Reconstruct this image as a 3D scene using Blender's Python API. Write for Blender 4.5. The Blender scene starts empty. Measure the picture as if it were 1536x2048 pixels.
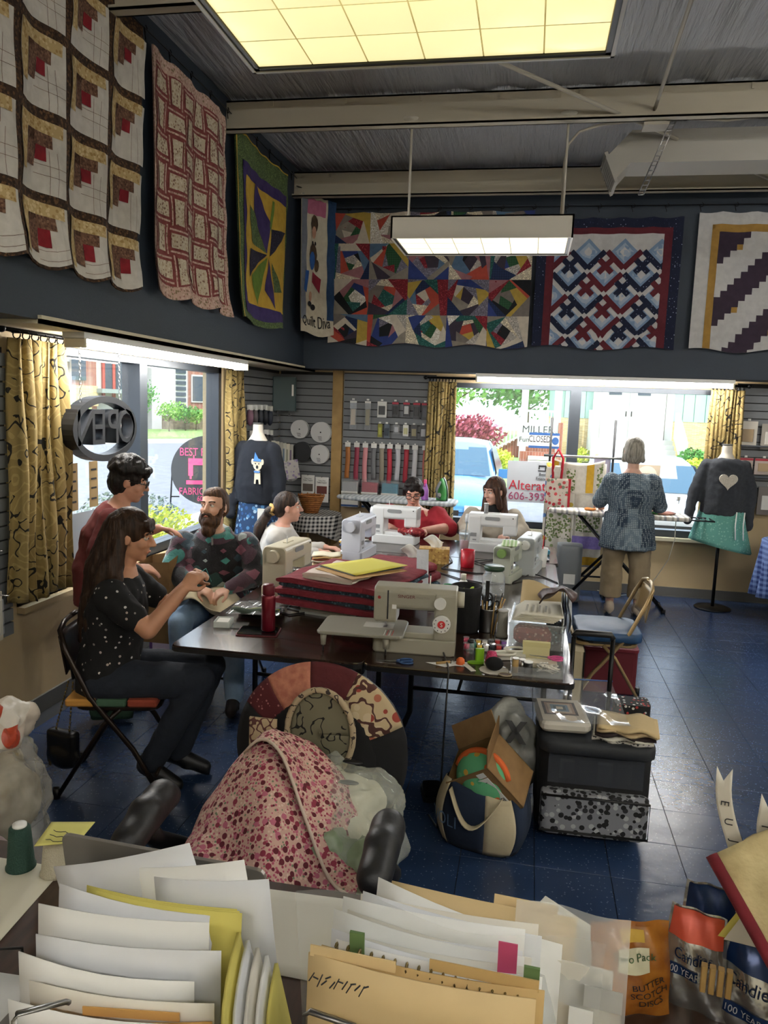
import bpy, math, random
from mathutils import Vector, Matrix, Euler, noise
V = Vector
sc = bpy.context.scene
COL = sc.collection
random.seed(7)
pi = math.pi
def rad(a): return math.radians(a)

# ---------------------------------------------------------------- camera, sky, sun, exposure
def make_camera():
    yaw, pitch, roll = rad(10.456), rad(7.942), rad(1.994)
    f = V((-math.sin(yaw), math.cos(yaw), 0)); r = V((math.cos(yaw), math.sin(yaw), 0)); u = V((0, 0, 1))
    f2 = f*math.cos(pitch) - u*math.sin(pitch); u2 = u*math.cos(pitch) + f*math.sin(pitch)
    r3 = r*math.cos(roll) + u2*math.sin(roll); u3 = u2*math.cos(roll) - r*math.sin(roll)
    cd = bpy.data.cameras.new('camera'); co = bpy.data.objects.new('camera', cd); COL.objects.link(co)
    cd.sensor_fit = 'VERTICAL'; cd.sensor_height = 36; cd.lens = 1535/2048*36; cd.clip_start = .05; cd.clip_end = 400
    m = Matrix((r3, u3, -f2)).transposed().to_4x4(); m.translation = (0, 0, 1.87)
    co.matrix_world = m
    sc.camera = co
make_camera()
W = bpy.data.worlds.new('sky'); sc.world = W; W.use_nodes = True
_b = W.node_tree.nodes['Background']; _b.inputs[0].default_value = (.72, .85, 1, 1); _b.inputs[1].default_value = 2.0
_s = bpy.data.lights.new('sun', 'SUN'); _s.energy = 1.7; _s.angle = .02; _s.color = (1, .95, .86)
_o = bpy.data.objects.new('sun', _s); COL.objects.link(_o)
_o.rotation_euler = V((-.45, .55, -.85)).to_track_quat('-Z', 'Y').to_euler()
vs = sc.view_settings; vs.view_transform = 'Standard'; vs.look = 'None'; vs.gamma = 1; vs.use_curve_mapping = False; vs.exposure = 1.12
sc.cycles.use_denoising = True
sc.cycles.max_bounces = 7; sc.cycles.diffuse_bounces = 4; sc.cycles.transparent_max_bounces = 14; sc.cycles.adaptive_threshold = .02; sc.cycles.caustics_reflective = False; sc.cycles.caustics_refractive = False
sc.cycles.sample_clamp_indirect = 6

# ---------------------------------------------------------------- materials
MATS = {}
def C4(c): return tuple(c) + (1,) if len(c) == 3 else tuple(c)
def hexc(h):
    h = h.lstrip('#'); o = []
    for i in (0, 2, 4):
        c = int(h[i:i+2], 16)/255; o.append(c/12.92 if c <= .04045 else ((c+.055)/1.055)**2.4)
    return tuple(o)
class NT:
    def __init__(s, name):
        s.m = bpy.data.materials.new(name); s.m.use_nodes = True; s.t = s.m.node_tree; s.b = s.t.nodes['Principled BSDF']; s.o = s.t.nodes['Material Output']
    def n(s, ty, ins=None, **kw):
        nd = s.t.nodes.new('ShaderNode'+ty)
        for k, v in kw.items(): setattr(nd, k, v)
        for k, v in (ins or {}).items(): s.set(nd.inputs[k], v)
        return nd
    def set(s, sock, v):
        if hasattr(v, 'is_linked') or isinstance(v, bpy.types.NodeSocket): s.t.links.new(v, sock)
        elif isinstance(v, bpy.types.Node): s.t.links.new(v.outputs[0], sock)
        else:
            if sock.type == 'RGBA' and not isinstance(v, (int, float)): v = C4(v)
            sock.default_value = v
    def math(s, op, a, b=0, c=0): return s.n('Math', {0: a, 1: b, 2: c}, operation=op).outputs[0]
    def mix(s, f, a, b):
        nd = s.n('Mix', data_type='RGBA'); s.set(nd.inputs[0], f); s.set(nd.inputs[6], a); s.set(nd.inputs[7], b); return nd.outputs[2]
    def co(s, kind='Object', scale=None, rot=None):
        c = s.n('TexCoord').outputs[kind]
        if scale is not None or rot is not None:
            mp = s.n('Mapping', {0: c}); 
            if scale is not None: mp.inputs['Scale'].default_value = scale if hasattr(scale, '__len__') else (scale,)*3
            if rot is not None: mp.inputs['Rotation'].default_value = rot
            c = mp.outputs[0]
        return c
    def noise(s, scale, det=2, co=None, rough=.5): return s.n('TexNoise', {'Vector': co or s.co(), 'Scale': scale, 'Detail': det, 'Roughness': rough}).outputs[0]
    def vor(s, scale, co=None, feat='F1', rnd=1): return s.n('TexVoronoi', {'Vector': co or s.co(), 'Scale': scale, 'Randomness': rnd}, feature=feat)
    def ramp(s, f, stops, interp='LINEAR'):
        r = s.n('ValToRGB', {0: f}); e = r.color_ramp.elements; r.color_ramp.interpolation = interp
        while len(e) > 1: e.remove(e[0])
        e[0].position = stops[0][0]; e[0].color = C4(stops[0][1])
        for p, c in stops[1:]: x = e.new(p); x.color = C4(c)
        return r.outputs[0]
    def bump(s, h, st=.3, dist=.01):
        bn = s.n('Bump', {'Strength': st, 'Distance': dist, 'Height': h}); s.set(s.b.inputs['Normal'], bn)
def mat(name, col, rough=.6, metal=0, nz=None, bp=None, coat=0, trans=0, emit=0, alpha=1, sss=0, sheen=0, spec=None):
    if name in MATS: return MATS[name]
    if isinstance(col, str): col = hexc(col)
    t = NT(name); b = t.b; I = b.inputs
    I['Base Color'].default_value = C4(col); I['Roughness'].default_value = rough; I['Metallic'].default_value = metal
    t.m.diffuse_color = C4(col)
    if nz:
        c2 = nz[2] if len(nz) > 2 else tuple(x*.6 for x in col)
        if isinstance(c2, str): c2 = hexc(c2)
        f = t.ramp(t.noise(nz[0], 3), [(.5-.3*(1-nz[1])-.02, (0,)*3), (.5+.3*(1-nz[1])+.02, (1,)*3)])
        I['Base Color'].default_value = C4(col); t.set(I['Base Color'], t.mix(f, col, c2))
    if bp: t.bump(t.noise(bp[0], 3), bp[1], bp[2] if len(bp) > 2 else .01)
    if coat: I['Coat Weight'].default_value = coat; I['Coat Roughness'].default_value = .08
    if trans: I['Transmission Weight'].default_value = trans
    if emit: I['Emission Color'].default_value = C4(col); I['Emission Strength'].default_value = emit
    if alpha < 1: I['Alpha'].default_value = alpha
    if sss: I['Subsurface Weight'].default_value = sss; I['Subsurface Radius'].default_value = (.01, .004, .002)
    if sheen: I['Sheen Weight'].default_value = sheen
    if spec is not None: I['Specular IOR Level'].default_value = spec
    MATS[name] = t.m
    return t.m
def pat(name, fn, rough=.8, bp=None, sheen=0, coat=0):
    """fabric or print whose colour comes from a node function fn(t) -> colour socket"""
    if name in MATS: return MATS[name]
    t = NT(name); t.set(t.b.inputs['Base Color'], fn(t)); t.b.inputs['Roughness'].default_value = rough
    if bp: t.bump(t.noise(bp[0], 3), bp[1], bp[2] if len(bp) > 2 else .01)
    if sheen: t.b.inputs['Sheen Weight'].default_value = sheen
    if coat: t.b.inputs['Coat Weight'].default_value = coat
    MATS[name] = t.m
    return t.m
def film(name, col=(1, 1, 1), a=.25, rough=.15, tint=(.97, .98, .98)):
    """thin clear plastic or window glass: mostly see-through with a soft gloss"""
    if name in MATS: return MATS[name]
    t = NT(name); t.t.nodes.remove(t.b)
    tr = t.n('BsdfTransparent', {0: tint}); gl = t.n('BsdfGlossy', {0: col, 'Roughness': rough}); df = t.n('BsdfDiffuse', {0: col})
    fr = t.math('ADD', .035, t.math('MULTIPLY', t.math('POWER', t.n('LayerWeight', {0: .5}).outputs['Facing'], 4.5), .8))
    m1 = t.n('MixShader', {0: fr, 1: tr.outputs[0], 2: gl.outputs[0]}); m2 = t.n('MixShader', {0: a, 1: m1.outputs[0], 2: df.outputs[0]})
    t.t.links.new(m2.outputs[0], t.o.inputs[0]); MATS[name] = t.m
    return t.m
def squig(bg, ink, s=9, w=.035, s2=None):
    def fn(t):
        a = t.math('ABSOLUTE', t.math('SUBTRACT', t.noise(s, .6), .5))
        m = t.math('LESS_THAN', a, w*.45)
        gate = t.math('GREATER_THAN', t.noise(s*.9, 1, t.co('Object', 1, (1, 2, 3))), .45)
        col = bg
        if s2: col = t.mix(t.math('GREATER_THAN', t.math('SINE', t.math('MULTIPLY', t.noise(s*.5, .5), 60)), .75), bg, s2)
        return t.mix(t.math('MULTIPLY', m, gate), col, ink)
    return fn
def speck(bg, cols, s=60, th=.35, s3=None):
    """small scattered motifs in several colours"""
    def fn(t):
        v = t.vor(s); m = t.math('LESS_THAN', v.outputs['Distance'], th)
        k = len(cols); c = t.ramp(t.n('SeparateColor', {0: v.outputs['Color']}).outputs[0], [(i/k, q) for i, q in enumerate(cols)], 'CONSTANT')
        return t.mix(m, bg, c)
    return fn
def mottle(a, b, s=14, d=4):
    return lambda t: t.ramp(t.noise(s, d), [(.35, a), (.65, b)])
def gingham(a, b, s=40, ax=(0, 2)):
    def fn(t):
        x = t.n('SeparateXYZ', {0: t.co()}); A = t.math('GREATER_THAN', t.math('SINE', t.math('MULTIPLY', x.outputs[ax[0]], s*6.283)), 0); B = t.math('GREATER_THAN', t.math('SINE', t.math('MULTIPLY', x.outputs[ax[1]], s*6.283)), 0)
        return t.mix(t.math('MULTIPLY', t.math('ADD', A, B), .5), a, b)
    return fn
def stripes(cols, s, ax=0):
    def fn(t):
        x = t.n('SeparateXYZ', {0: t.co()}).outputs[ax]; k = len(cols)
        return t.ramp(t.math('FRACT', t.math('MULTIPLY', x, s)), [(i/k, q) for i, q in enumerate(cols)], 'CONSTANT')
    return fn
H = hexc

# ---------------------------------------------------------------- mesh building
class MB:
    def __init__(s): s.v = []; s.f = []; s.m = []; s.s = []; s.T = None; s.mi = 0
    def add(s, vs, fs, sm=False, mi=None):
        b = len(s.v)
        for p in vs: p = V(p); s.v.append(s.T @ p if s.T is not None else p)
        for f in fs: s.f.append([b+i for i in f]); s.m.append(s.mi if mi is None else mi); s.s.append(sm)
        return s
    def at(s, loc=(0, 0, 0), rz=0, rx=0, ry=0, sc_=1): s.T = Matrix.Translation(loc) @ Euler((rx, ry, rz)).to_matrix().to_4x4() @ Matrix.Scale(sc_, 4); return s
    def box(s, a, b):
        x0, y0, z0 = a; x1, y1, z1 = b
        return s.add([(x0,y0,z0),(x1,y0,z0),(x1,y1,z0),(x0,y1,z0),(x0,y0,z1),(x1,y0,z1),(x1,y1,z1),(x0,y1,z1)], [(0,3,2,1),(4,5,6,7),(0,1,5,4),(1,2,6,5),(2,3,7,6),(3,0,4,7)])
    def cb(s, c, d): return s.box((c[0]-d[0]/2, c[1]-d[1]/2, c[2]-d[2]/2), (c[0]+d[0]/2, c[1]+d[1]/2, c[2]+d[2]/2))
    def prism(s, poly, z0, z1, bev=0, sm=False):
        """polygon in xy extruded along z, edges chamfered by bev"""
        n = len(poly); cx = sum(p[0] for p in poly)/n; cy = sum(p[1] for p in poly)/n
        L = []
        def ring(z, k):
            out = []
            for x, y in poly:
                d = math.hypot(x-cx, y-cy) or 1; q = max(0, (d-k)/d); out.append((cx+(x-cx)*q, cy+(y-cy)*q, z))
            return out
        rings = [ring(z0, bev), ring(z0+bev, 0), ring(z1-bev, 0), ring(z1, bev)] if bev else [ring(z0, 0), ring(z1, 0)]
        vs = sum(rings, []); fs = [tuple(range(n))[::-1], tuple(range((len(rings)-1)*n, len(rings)*n))]
        for r in range(len(rings)-1):
            for i in range(n): j = (i+1) % n; fs.append((r*n+i, r*n+j, (r+1)*n+j, (r+1)*n+i))
        s.add(vs, fs[:2], False); 
        b = len(s.v)-len(vs)
        for f in fs[2:]: s.f.append([b+i for i in f]); s.m.append(s.mi); s.s.append(sm)
        return s
    def rb(s, c, d, r=.01, bev=0, seg=3):
        """box with rounded vertical edges and optionally chamfered rims"""
        return s.prism(rrect(c[0], c[1], d[0], d[1], r, seg), c[2]-d[2]/2, c[2]+d[2]/2, bev)
    def cyl(s, p0, p1, r0, r1=None, n=12, cap=True, sm=True):
        p0 = V(p0); p1 = V(p1); r1 = r0 if r1 is None else r1
        d = (p1-p0); q = d.to_track_quat('Z', 'Y') if d.length > 1e-9 else Euler((0, 0, 0)).to_quaternion(); vs = []
        for p, r in ((p0, r0), (p1, r1)):
            for i in range(n): a = 2*pi*i/n; vs.append(p + q @ V((r*math.cos(a), r*math.sin(a), 0)))
        s.add(vs, [(i, (i+1) % n, n+(i+1) % n, n+i) for i in range(n)], sm)
        if cap: s.f += [[len(s.v)-2*n+i for i in range(n)][::-1], [len(s.v)-n+i for i in range(n)]]; s.m += [s.mi]*2; s.s += [False]*2
        return s
    def tube(s, pts, r, n=8, closed=False, taper=None):
        P = [V(p) for p in pts]; k = len(P); vs = []; up = V((.123, .35, 1)).normalized()
        for i, p in enumerate(P):
            d = (P[(i+1) % k]-P[i-1]) if closed else (P[min(i+1, k-1)]-P[max(i-1, 0)])
            d = d.normalized() if d.length > 1e-9 else V((0, 0, 1))
            a = d.cross(up); 
            if a.length < 1e-3: a = d.cross(V((1, 0, 0)))
            a.normalize(); b = d.cross(a); rr = r if taper is None else r*taper(i/(k-1))
            for j in range(n): t = 2*pi*j/n; vs.append(p+a*(rr*math.cos(t))+b*(rr*math.sin(t)))
        fs = []
        for i in range(k if closed else k-1):
            for j in range(n): fs.append((i*n+j, i*n+(j+1) % n, ((i+1) % k)*n+(j+1) % n, ((i+1) % k)*n+j))
        s.add(vs, fs, True)
        if not closed: b = len(s.v)-len(vs); s.f += [[b+j for j in range(n)][::-1], [b+(k-1)*n+j for j in range(n)]]; s.m += [s.mi]*2; s.s += [False]*2
        return s
    def lathe(s, prof, c=(0, 0, 0), n=20, sx=1, sy=1, cap=True):
        vs = []; k = len(prof)
        for r, z in prof:
            for i in range(n): a = 2*pi*i/n; vs.append((c[0]+sx*r*math.cos(a), c[1]+sy*r*math.sin(a), c[2]+z))
        fs = [(r*n+i, r*n+(i+1) % n, (r+1)*n+(i+1) % n, (r+1)*n+i) for r in range(k-1) for i in range(n)]
        s.add(vs, fs, True)
        if cap: b = len(s.v)-len(vs); s.f += [[b+i for i in range(n)][::-1], [b+(k-1)*n+i for i in range(n)]]; s.m += [s.mi]*2; s.s += [False]*2
        return s
    def ell(s, c, r, nu=14, nv=9, rot=None):
        c = V(c); R = rot.to_matrix() if rot else None; r = (r,)*3 if not hasattr(r, '__len__') else r
        vs = []
        for j in range(nv+1):
            t = pi*j/nv
            for i in range(nu):
                a = 2*pi*i/nu; p = V((r[0]*math.sin(t)*math.cos(a), r[1]*math.sin(t)*math.sin(a), -r[2]*math.cos(t)))
                vs.append(c+(R @ p if R else p))
        return s.add(vs, [(j*nu+i, j*nu+(i+1) % nu, (j+1)*nu+(i+1) % nu, (j+1)*nu+i) for j in range(nv) for i in range(nu)], True)
    def grid(s, fn, nu, nv, sm=True, thick=0, closeu=False):
        """surface fn(u, v) -> point, u and v in 0..1; thick gives it a back and rims"""
        P = [[V(fn(i/nu, j/nv)) for i in range(nu+1)] for j in range(nv+1)]; w = nu+1
        vs = [p for row in P for p in row]; fs = [(j*w+i, j*w+i+1, (j+1)*w+i+1, (j+1)*w+i) for j in range(nv) for i in range(nu)]
        if thick:
            N = []
            for j in range(nv+1):
                for i in range(nu+1):
                    a = P[j][min(i+1, nu)]-P[j][max(i-1, 0)]; b = P[min(j+1, nv)][i]-P[max(j-1, 0)][i]; c = a.cross(b); N.append(c.normalized() if c.length > 1e-12 else V((0, 0, 1)))
            k = len(vs); vs = vs+[vs[i]-N[i]*thick for i in range(k)]
            fs = fs+[tuple(k+i for i in f[::-1]) for f in fs]
            rim = [i for i in range(w)]+[j*w+nu for j in range(1, nv+1)]+[nv*w+i for i in range(nu-1, -1, -1)]+[j*w for j in range(nv-1, 0, -1)]
            for a, b in zip(rim, rim[1:]+rim[:1]): fs.append((a, k+a, k+b, b))
        return s.add(vs, fs, sm)
    def mesh(s, name):
        me = bpy.data.meshes.new(name); me.from_pydata([tuple(v) for v in s.v], [], s.f)
        me.polygons.foreach_set('material_index', s.m); me.polygons.foreach_set('use_smooth', s.s); me.update(); return me
    def build(s, name, mats, parent=None, label=None, cat=None, group=None, kind=None):
        me = s.mesh(name)
        for m in (mats if isinstance(mats, (list, tuple)) else [mats]): me.materials.append(m)
        return link(name, me, parent, label, cat, group, kind)
def rrect(cx, cy, w, h, r, seg=3):
    r = min(r, w/2*.999, h/2*.999); o = []
    for sx, sy, a0 in ((1, 1, 0), (-1, 1, 90), (-1, -1, 180), (1, -1, 270)):
        for k in range(seg+1): a = rad(a0+90*k/seg); o.append((cx+sx*(w/2-r)+r*math.cos(a), cy+sy*(h/2-r)+r*math.sin(a)))
    return o
def link(name, me, parent=None, label=None, cat=None, group=None, kind=None):
    o = bpy.data.objects.new(name, me); COL.objects.link(o)
    if parent is not None: o.parent = parent
    return tag(o, label, cat, group, kind)
def tag(o, label=None, cat=None, group=None, kind=None):
    for k, v in (('label', label), ('category', cat), ('group', group), ('kind', kind)):
        if v: o[k] = v
    return o
def thing(name, label, cat, loc=(0, 0, 0), rz=0, group=None, kind=None):
    o = bpy.data.objects.new(name, None); COL.objects.link(o); o.empty_display_size = .05
    o.location = loc; o.rotation_euler = (0, 0, rz); return tag(o, label, cat, group, kind)
def dup(root, loc=None, rz=None, label=None, parent=None):
    def cp(o, p):
        c = o.copy(); COL.objects.link(c); c.parent = p
        for ch in [x for x in o.children]: cp(ch, c)
        return c
    c = cp(root, parent)
    if loc is not None: c.location = loc
    if rz is not None: c.rotation_euler = (0, 0, rz)
    if label: c['label'] = label
    return c
def text_mesh(body, size, depth=.001, align='CENTER', mirror=False, font_scale=(1, 1)):
    cu = bpy.data.curves.new('t', 'FONT'); cu.body = body; cu.size = size; cu.extrude = depth; cu.align_x = align; cu.align_y = 'CENTER'; cu.resolution_u = 3
    o = bpy.data.objects.new('t', cu); COL.objects.link(o); bpy.context.view_layer.update()
    me = bpy.data.meshes.new_from_object(o.evaluated_get(bpy.context.evaluated_depsgraph_get())); bpy.data.objects.remove(o); bpy.data.curves.remove(cu)
    for v in me.vertices: v.co.x *= font_scale[0]*(-1 if mirror else 1); v.co.y *= font_scale[1]
    return me
def text(name, body, size, loc, rot, m, parent=None, depth=.001, fs=(1, 1), align='CENTER', mirror=False):
    """lettering lying in the xy plane of its own frame, turned by rot"""
    me = text_mesh(body, size, depth, align, mirror, fs); me.materials.clear(); me.materials.append(m)
    if mirror: me.flip_normals()
    o = link(name, me, parent); o.location = loc; o.rotation_euler = rot; return o
def rnd(a, b): return a+(b-a)*random.random()
def blob(prims, voxel=.01, smooth=4, disp=0, dscale=8, sm_f=.5):
    """one closed skin around overlapping limbs and masses. prims: ('c', p0, p1, r0, r1) ('e', c, (rx, ry, rz)[, euler]) ('l', [(c, rx, ry[, tilt])])"""
    mb = MB()
    for p in prims:
        if p[0] == 'c':
            a, b, r0, r1 = V(p[1]), V(p[2]), p[3], p[4]; d = b-a; L = d.length; q = d.to_track_quat('Z', 'Y'); prof = []
            for k in range(5): t = -pi/2+pi/2*k/4; prof.append((max(r0*math.cos(t), 1e-4), r0*math.sin(t)))
            for k in range(5): t = pi/2*k/4; prof.append((max(r1*math.cos(t), 1e-4), L+r1*math.sin(t)))
            mb.T = Matrix.Translation(a) @ q.to_matrix().to_4x4(); mb.lathe(prof, n=14); mb.T = None
        elif p[0] == 'e': mb.ell(p[1], p[2], 16, 12, p[3] if len(p) > 3 else None)
        elif p[0] == 'b': mb.rb(p[1], p[2], p[3] if len(p) > 3 else .01)
        elif p[0] == 'm': mb.add(p[1], p[2])
        else:
            R = p[1]; n = 20; vs = []
            for ring in R:
                c = V(ring[0]); e = Euler((ring[3] if len(ring) > 3 else 0, 0, ring[4] if len(ring) > 4 else 0)).to_matrix()
                for i in range(n): a = 2*pi*i/n; vs.append(c+e @ V((ring[1]*math.cos(a), ring[2]*math.sin(a), 0)))
            fs = [(k*n+i, k*n+(i+1) % n, (k+1)*n+(i+1) % n, (k+1)*n+i) for k in range(len(R)-1) for i in range(n)]+[tuple(range(n))[::-1], tuple(range((len(R)-1)*n, len(R)*n))]
            mb.add(vs, fs)
    me = mb.mesh('blob'); o = bpy.data.objects.new('blob', me); COL.objects.link(o)
    md = o.modifiers.new('r', 'REMESH'); md.mode = 'VOXEL'; md.voxel_size = voxel; md.use_smooth_shade = True
    if smooth: sm = o.modifiers.new('s', 'SMOOTH'); sm.iterations = smooth; sm.factor = sm_f
    bpy.context.view_layer.update()
    out = bpy.data.meshes.new_from_object(o.evaluated_get(bpy.context.evaluated_depsgraph_get())); bpy.data.objects.remove(o); bpy.data.meshes.remove(me)
    if disp:
        ns = [v.normal.copy() for v in out.vertices]
        for v, nn in zip(out.vertices, ns):
            p = v.co
            if disp < 0: v.co = p-nn*disp*(.4-1.3*abs(noise.noise(V((p.x*dscale, p.y*dscale, p.z*dscale*.5))))-.8*abs(noise.noise(V((p.x*dscale*1.9, p.y*dscale*1.9+3, p.z*dscale*1.3))))); continue
            v.co = p+nn*(disp*(noise.noise(V((p.x*dscale, p.y*dscale, p.z*dscale*.6)))+.5*noise.noise(p*dscale*2.3)))
    out.polygons.foreach_set('use_smooth', [True]*len(out.polygons)); out.materials.clear()
    return out
def put(name, me, m, parent=None, **kw):
    me.materials.append(m) if not isinstance(m, (list, tuple)) else [me.materials.append(x) for x in m]
    return link(name, me, parent, **kw)
# ---------------------------------------------------------------- shared materials
beige = mat('beige_wall_paint', '#c3ad87', .7, nz=(3, .2, '#bba57e'), bp=(140, .08))
cream = mat('cream_paint', '#d8cfb4', .6)
navy = mat('navy_soffit_paint', '#2f3a47', .62, nz=(2, .3, '#2a3440'), bp=(90, .1))
dkgrey = mat('dark_grey_metal', '#4a4f57', .45, .3)
black = mat('black_plastic', '#0c0c0e', .45)
blackm = mat('black_metal', '#101012', .35, .6)
white = mat('white_plastic', '#e6e6e2', .35)
whitep = mat('white_paper', '#eeeeea', .8)
steel = mat('brushed_steel', '#a8a8a8', .3, 1)
slatm = mat('grey_slat', '#787b7e', .55, nz=(6, .2, '#6f7275'))
groove = mat('slat_groove', '#141414', .6)
oak = mat('tan_oak_trim', '#b08f57', .55, nz=(9, .3, '#9a7a45'))
basegrey = mat('grey_vinyl_base', '#5b5a57', .5)
beamm = mat('beam_paint', '#b3ab98', .6)
ceilm = pat('quilted_ceiling_vinyl', lambda t: t.mix(t.noise(.7, 2), H('#a9aaaa'), H('#94969a')), .5)
_t = NT('ceiling_vinyl'); _t.b.inputs['Base Color'].default_value = C4(H('#a3a5a8')); _t.b.inputs['Roughness'].default_value = .42
_t.bump(_t.noise(3, 4, _t.co('Object', (9, .8, 1))), .7, .05); ceilm = _t.m
glass = film('window_glass', a=.012, rough=.02)
clear = film('clear_plastic', (.9, .92, .93), .13, .12)
milky = film('milky_plastic', (.86, .9, .86), .5, .25)

def struct(mb, name, m, parent=None): return mb.build(name, m, parent, kind=None if parent else 'structure')
# floor: glossy blue vinyl tiles on a dark bed
def tile_mat():
    t = NT('blue_vinyl_tile'); co = t.n('NewGeometry').outputs['Position']
    v = t.n('TexVoronoi', {'Vector': co, 'Scale': 55.}); m = t.math('LESS_THAN', v.outputs['Distance'], .16)
    r = t.n('ObjectInfo').outputs['Random']
    base = t.mix(t.n('TexNoise', {'Vector': co, 'Scale': 5.}).outputs[0], H('#213250'), H('#2b3f60'))
    base = t.mix(t.math('MULTIPLY', r, .35), base, H('#1c2c48'))
    t.set(t.b.inputs['Base Color'], t.mix(t.math('MULTIPLY', m, .45), base, H('#7d8da2')))
    t.b.inputs['Roughness'].default_value = .27; t.b.inputs['Specular IOR Level'].default_value = .6
    bn = t.n('Bump', {'Strength': .12, 'Distance': .02, 'Height': t.n('TexNoise', {'Vector': co, 'Scale': 9., 'Detail': 3.}).outputs[0]}); t.set(t.b.inputs['Normal'], bn)
    return t.m
tilem = tile_mat()
fl = MB().box((-2.95, -3.6, -.1), (5.2, 8.42, -.004)).build('floor', mat('dark_floor_bed', '#0a1018', .7), kind='structure')
TS = .3065; tme = None; rest = MB(); tl = []
ts = TS-.0025
for i in range(-12, 15):
    for j in range(-22, 17):
        x0 = .7405+i*TS; y0 = 3.024+j*TS
        if x0 < -2.78 or x0+TS > 5.2 or y0+TS > 8.5 or y0 < -3.6: continue
        cx, cy = x0+TS/2, y0+TS/2; vis = cy > 1.7 and -2.75 < cx < min(2.6, .15+cy*.33) and cx > -.75*cy+.3-.3
        tl.append((0 if vis else 1, math.hypot(cx, cy), x0, y0))
tl.sort(); TM = MB().prism([(0, 0), (ts, 0), (ts, ts), (0, ts)], -.005, 0, .0008).mesh('tile'); TM.materials.append(tilem)
for k, (nv, d, x0, y0) in enumerate(tl):
    y1 = min(y0+ts, 8.22); x1 = min(x0+ts, 5)
    if k < 300 and not nv and x0 > -2.75 and y0+ts < 8.22:
        o = link('tile', TM, fl); o.location = (x0, y0, 0)
    else: rest.prism([(max(x0, -2.75), y0), (x1, y0), (x1, y1), (max(x0, -2.75), y1)], -.005, 0, .0008)
rest.build('tile_field', tilem, fl, kind='stuff')
# walls
w = MB()
for a, b in (((-2.95, -3.6, 0), (-2.75, 3.72, 4.2)), ((-2.95, 6.66, 0), (-2.75, 8.42, 4.2)), ((-2.95, 3.72, 0), (-2.75, 6.66, .68)), ((-2.95, 3.72, 2.15), (-2.75, 6.66, 4.2))): w.box(a, b)
struct(w, 'wall_left', beige)
w = MB()
for a, b in (((-2.75, 8.22, 0), (-.95, 8.42, 4.2)), ((1.95, 8.22, 0), (5.2, 8.42, 4.2)), ((-.95, 8.22, 0), (1.95, 8.42, .62)), ((-.95, 8.22, 2.13), (1.95, 8.42, 4.2))): w.box(a, b)
struct(w, 'wall_back', beige)
struct(MB().box((5, -3.6, 0), (5.2, 8.22, 4.2)), 'wall_right', cream)
struct(MB().box((-2.75, -3.8, 0), (5, -3.6, 4.2)), 'wall_front', cream)
struct(MB().box((-2.75, -3.6, 2.22), (-2.35, 8.22, 4.09)), 'trim_1', navy)
struct(MB().box((-2.35, 7.82, 2.22), (5, 8.22, 4.09)), 'trim_2', navy)
struct(MB().box((-2.75, 3.4, 2.2), (-2.33, 8.2, 2.222)).box((-2.35, 3.4, 2.2), (-2.33, 8.2, 2.24)), 'trim_3', cream)
struct(MB().box((-2.75, -3.6, 0), (-2.735, 8.22, .1)), 'baseboard_left', basegrey)
struct(MB().box((-2.73, 8.205, 0), (5, 8.22, .1)).box((-2.73, 8.2, 0), (5, 8.205, .012)), 'baseboard_back', basegrey)
struct(MB().grid(lambda u, v: (-2.95+8.15*u, -3.8+12.2*v, 4.13-.05*v+.012*math.sin(u*150)*math.sin(v*37+3*math.sin(u*9))), 160, 60).box((-2.95, -3.8, 4.25), (5.2, 8.42, 4.35)), 'ceiling', ceilm)
def beam(y, z0, z1, n):
    b = MB().box((-2.35, y, z0), (5, y+.012, z1)).box((-2.35, y-.07, z0), (5, y+.012, z0+.012)).box((-2.35, y-.07, z0), (5, y-.062, z0+.025)).box((-2.35, y, z1-.012), (5, y+.08, z1))
    for k in range(13): b.box((-2+k*.55, y-.006, z1-.05), (-1.985+k*.55, y, z1-.012))
    struct(b, 'trim_%d' % n, beamm)
for k, y in enumerate((7.4, 5.72, 4.04, 2.36, .68, -1.0, -2.7)): beam(y, 3.80+k*.03, 4.04+k*.02, 4+k)
struct(MB().box((-2.12, 8.17, .02), (-2.01, 8.22, 2.22)), 'trim_12', oak)
# slat walls, every slat a piece
def slatwall(n, p0, ax, L, z0, z1):
    T = thing('trim_%d' % n, None, None, p0, 0 if ax == 'x' else pi/2, kind='structure')
    MB().box((0, -.012, z0), (L, 0, z1)).build('backing', groove, T)
    me = MB().box((0, -.03, 0), (L, -.01, .066)).mesh('slat'); me.materials.append(slatm)
    z = z0+.005
    while z+.07 < z1: o = link('slat', me, T); o.location = (0, 0, z); z += .0762
slatwall(13, (-2.72, 8.22, 0), 'x', .6, .42, 2.2)
slatwall(14, (-2.0, 8.22, 0), 'x', 1.0, .9, 2.2)
slatwall(15, (2.0, 8.22, 0), 'x', 2.2, 1.02, 2.2)
slatwall(16, (-2.75, 7.0, 0), 'y', 1.2, .42, 2.2)
slatwall(17, (-2.75, 2.3, 0), 'y', 1.35, .55, 2.1)
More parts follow.
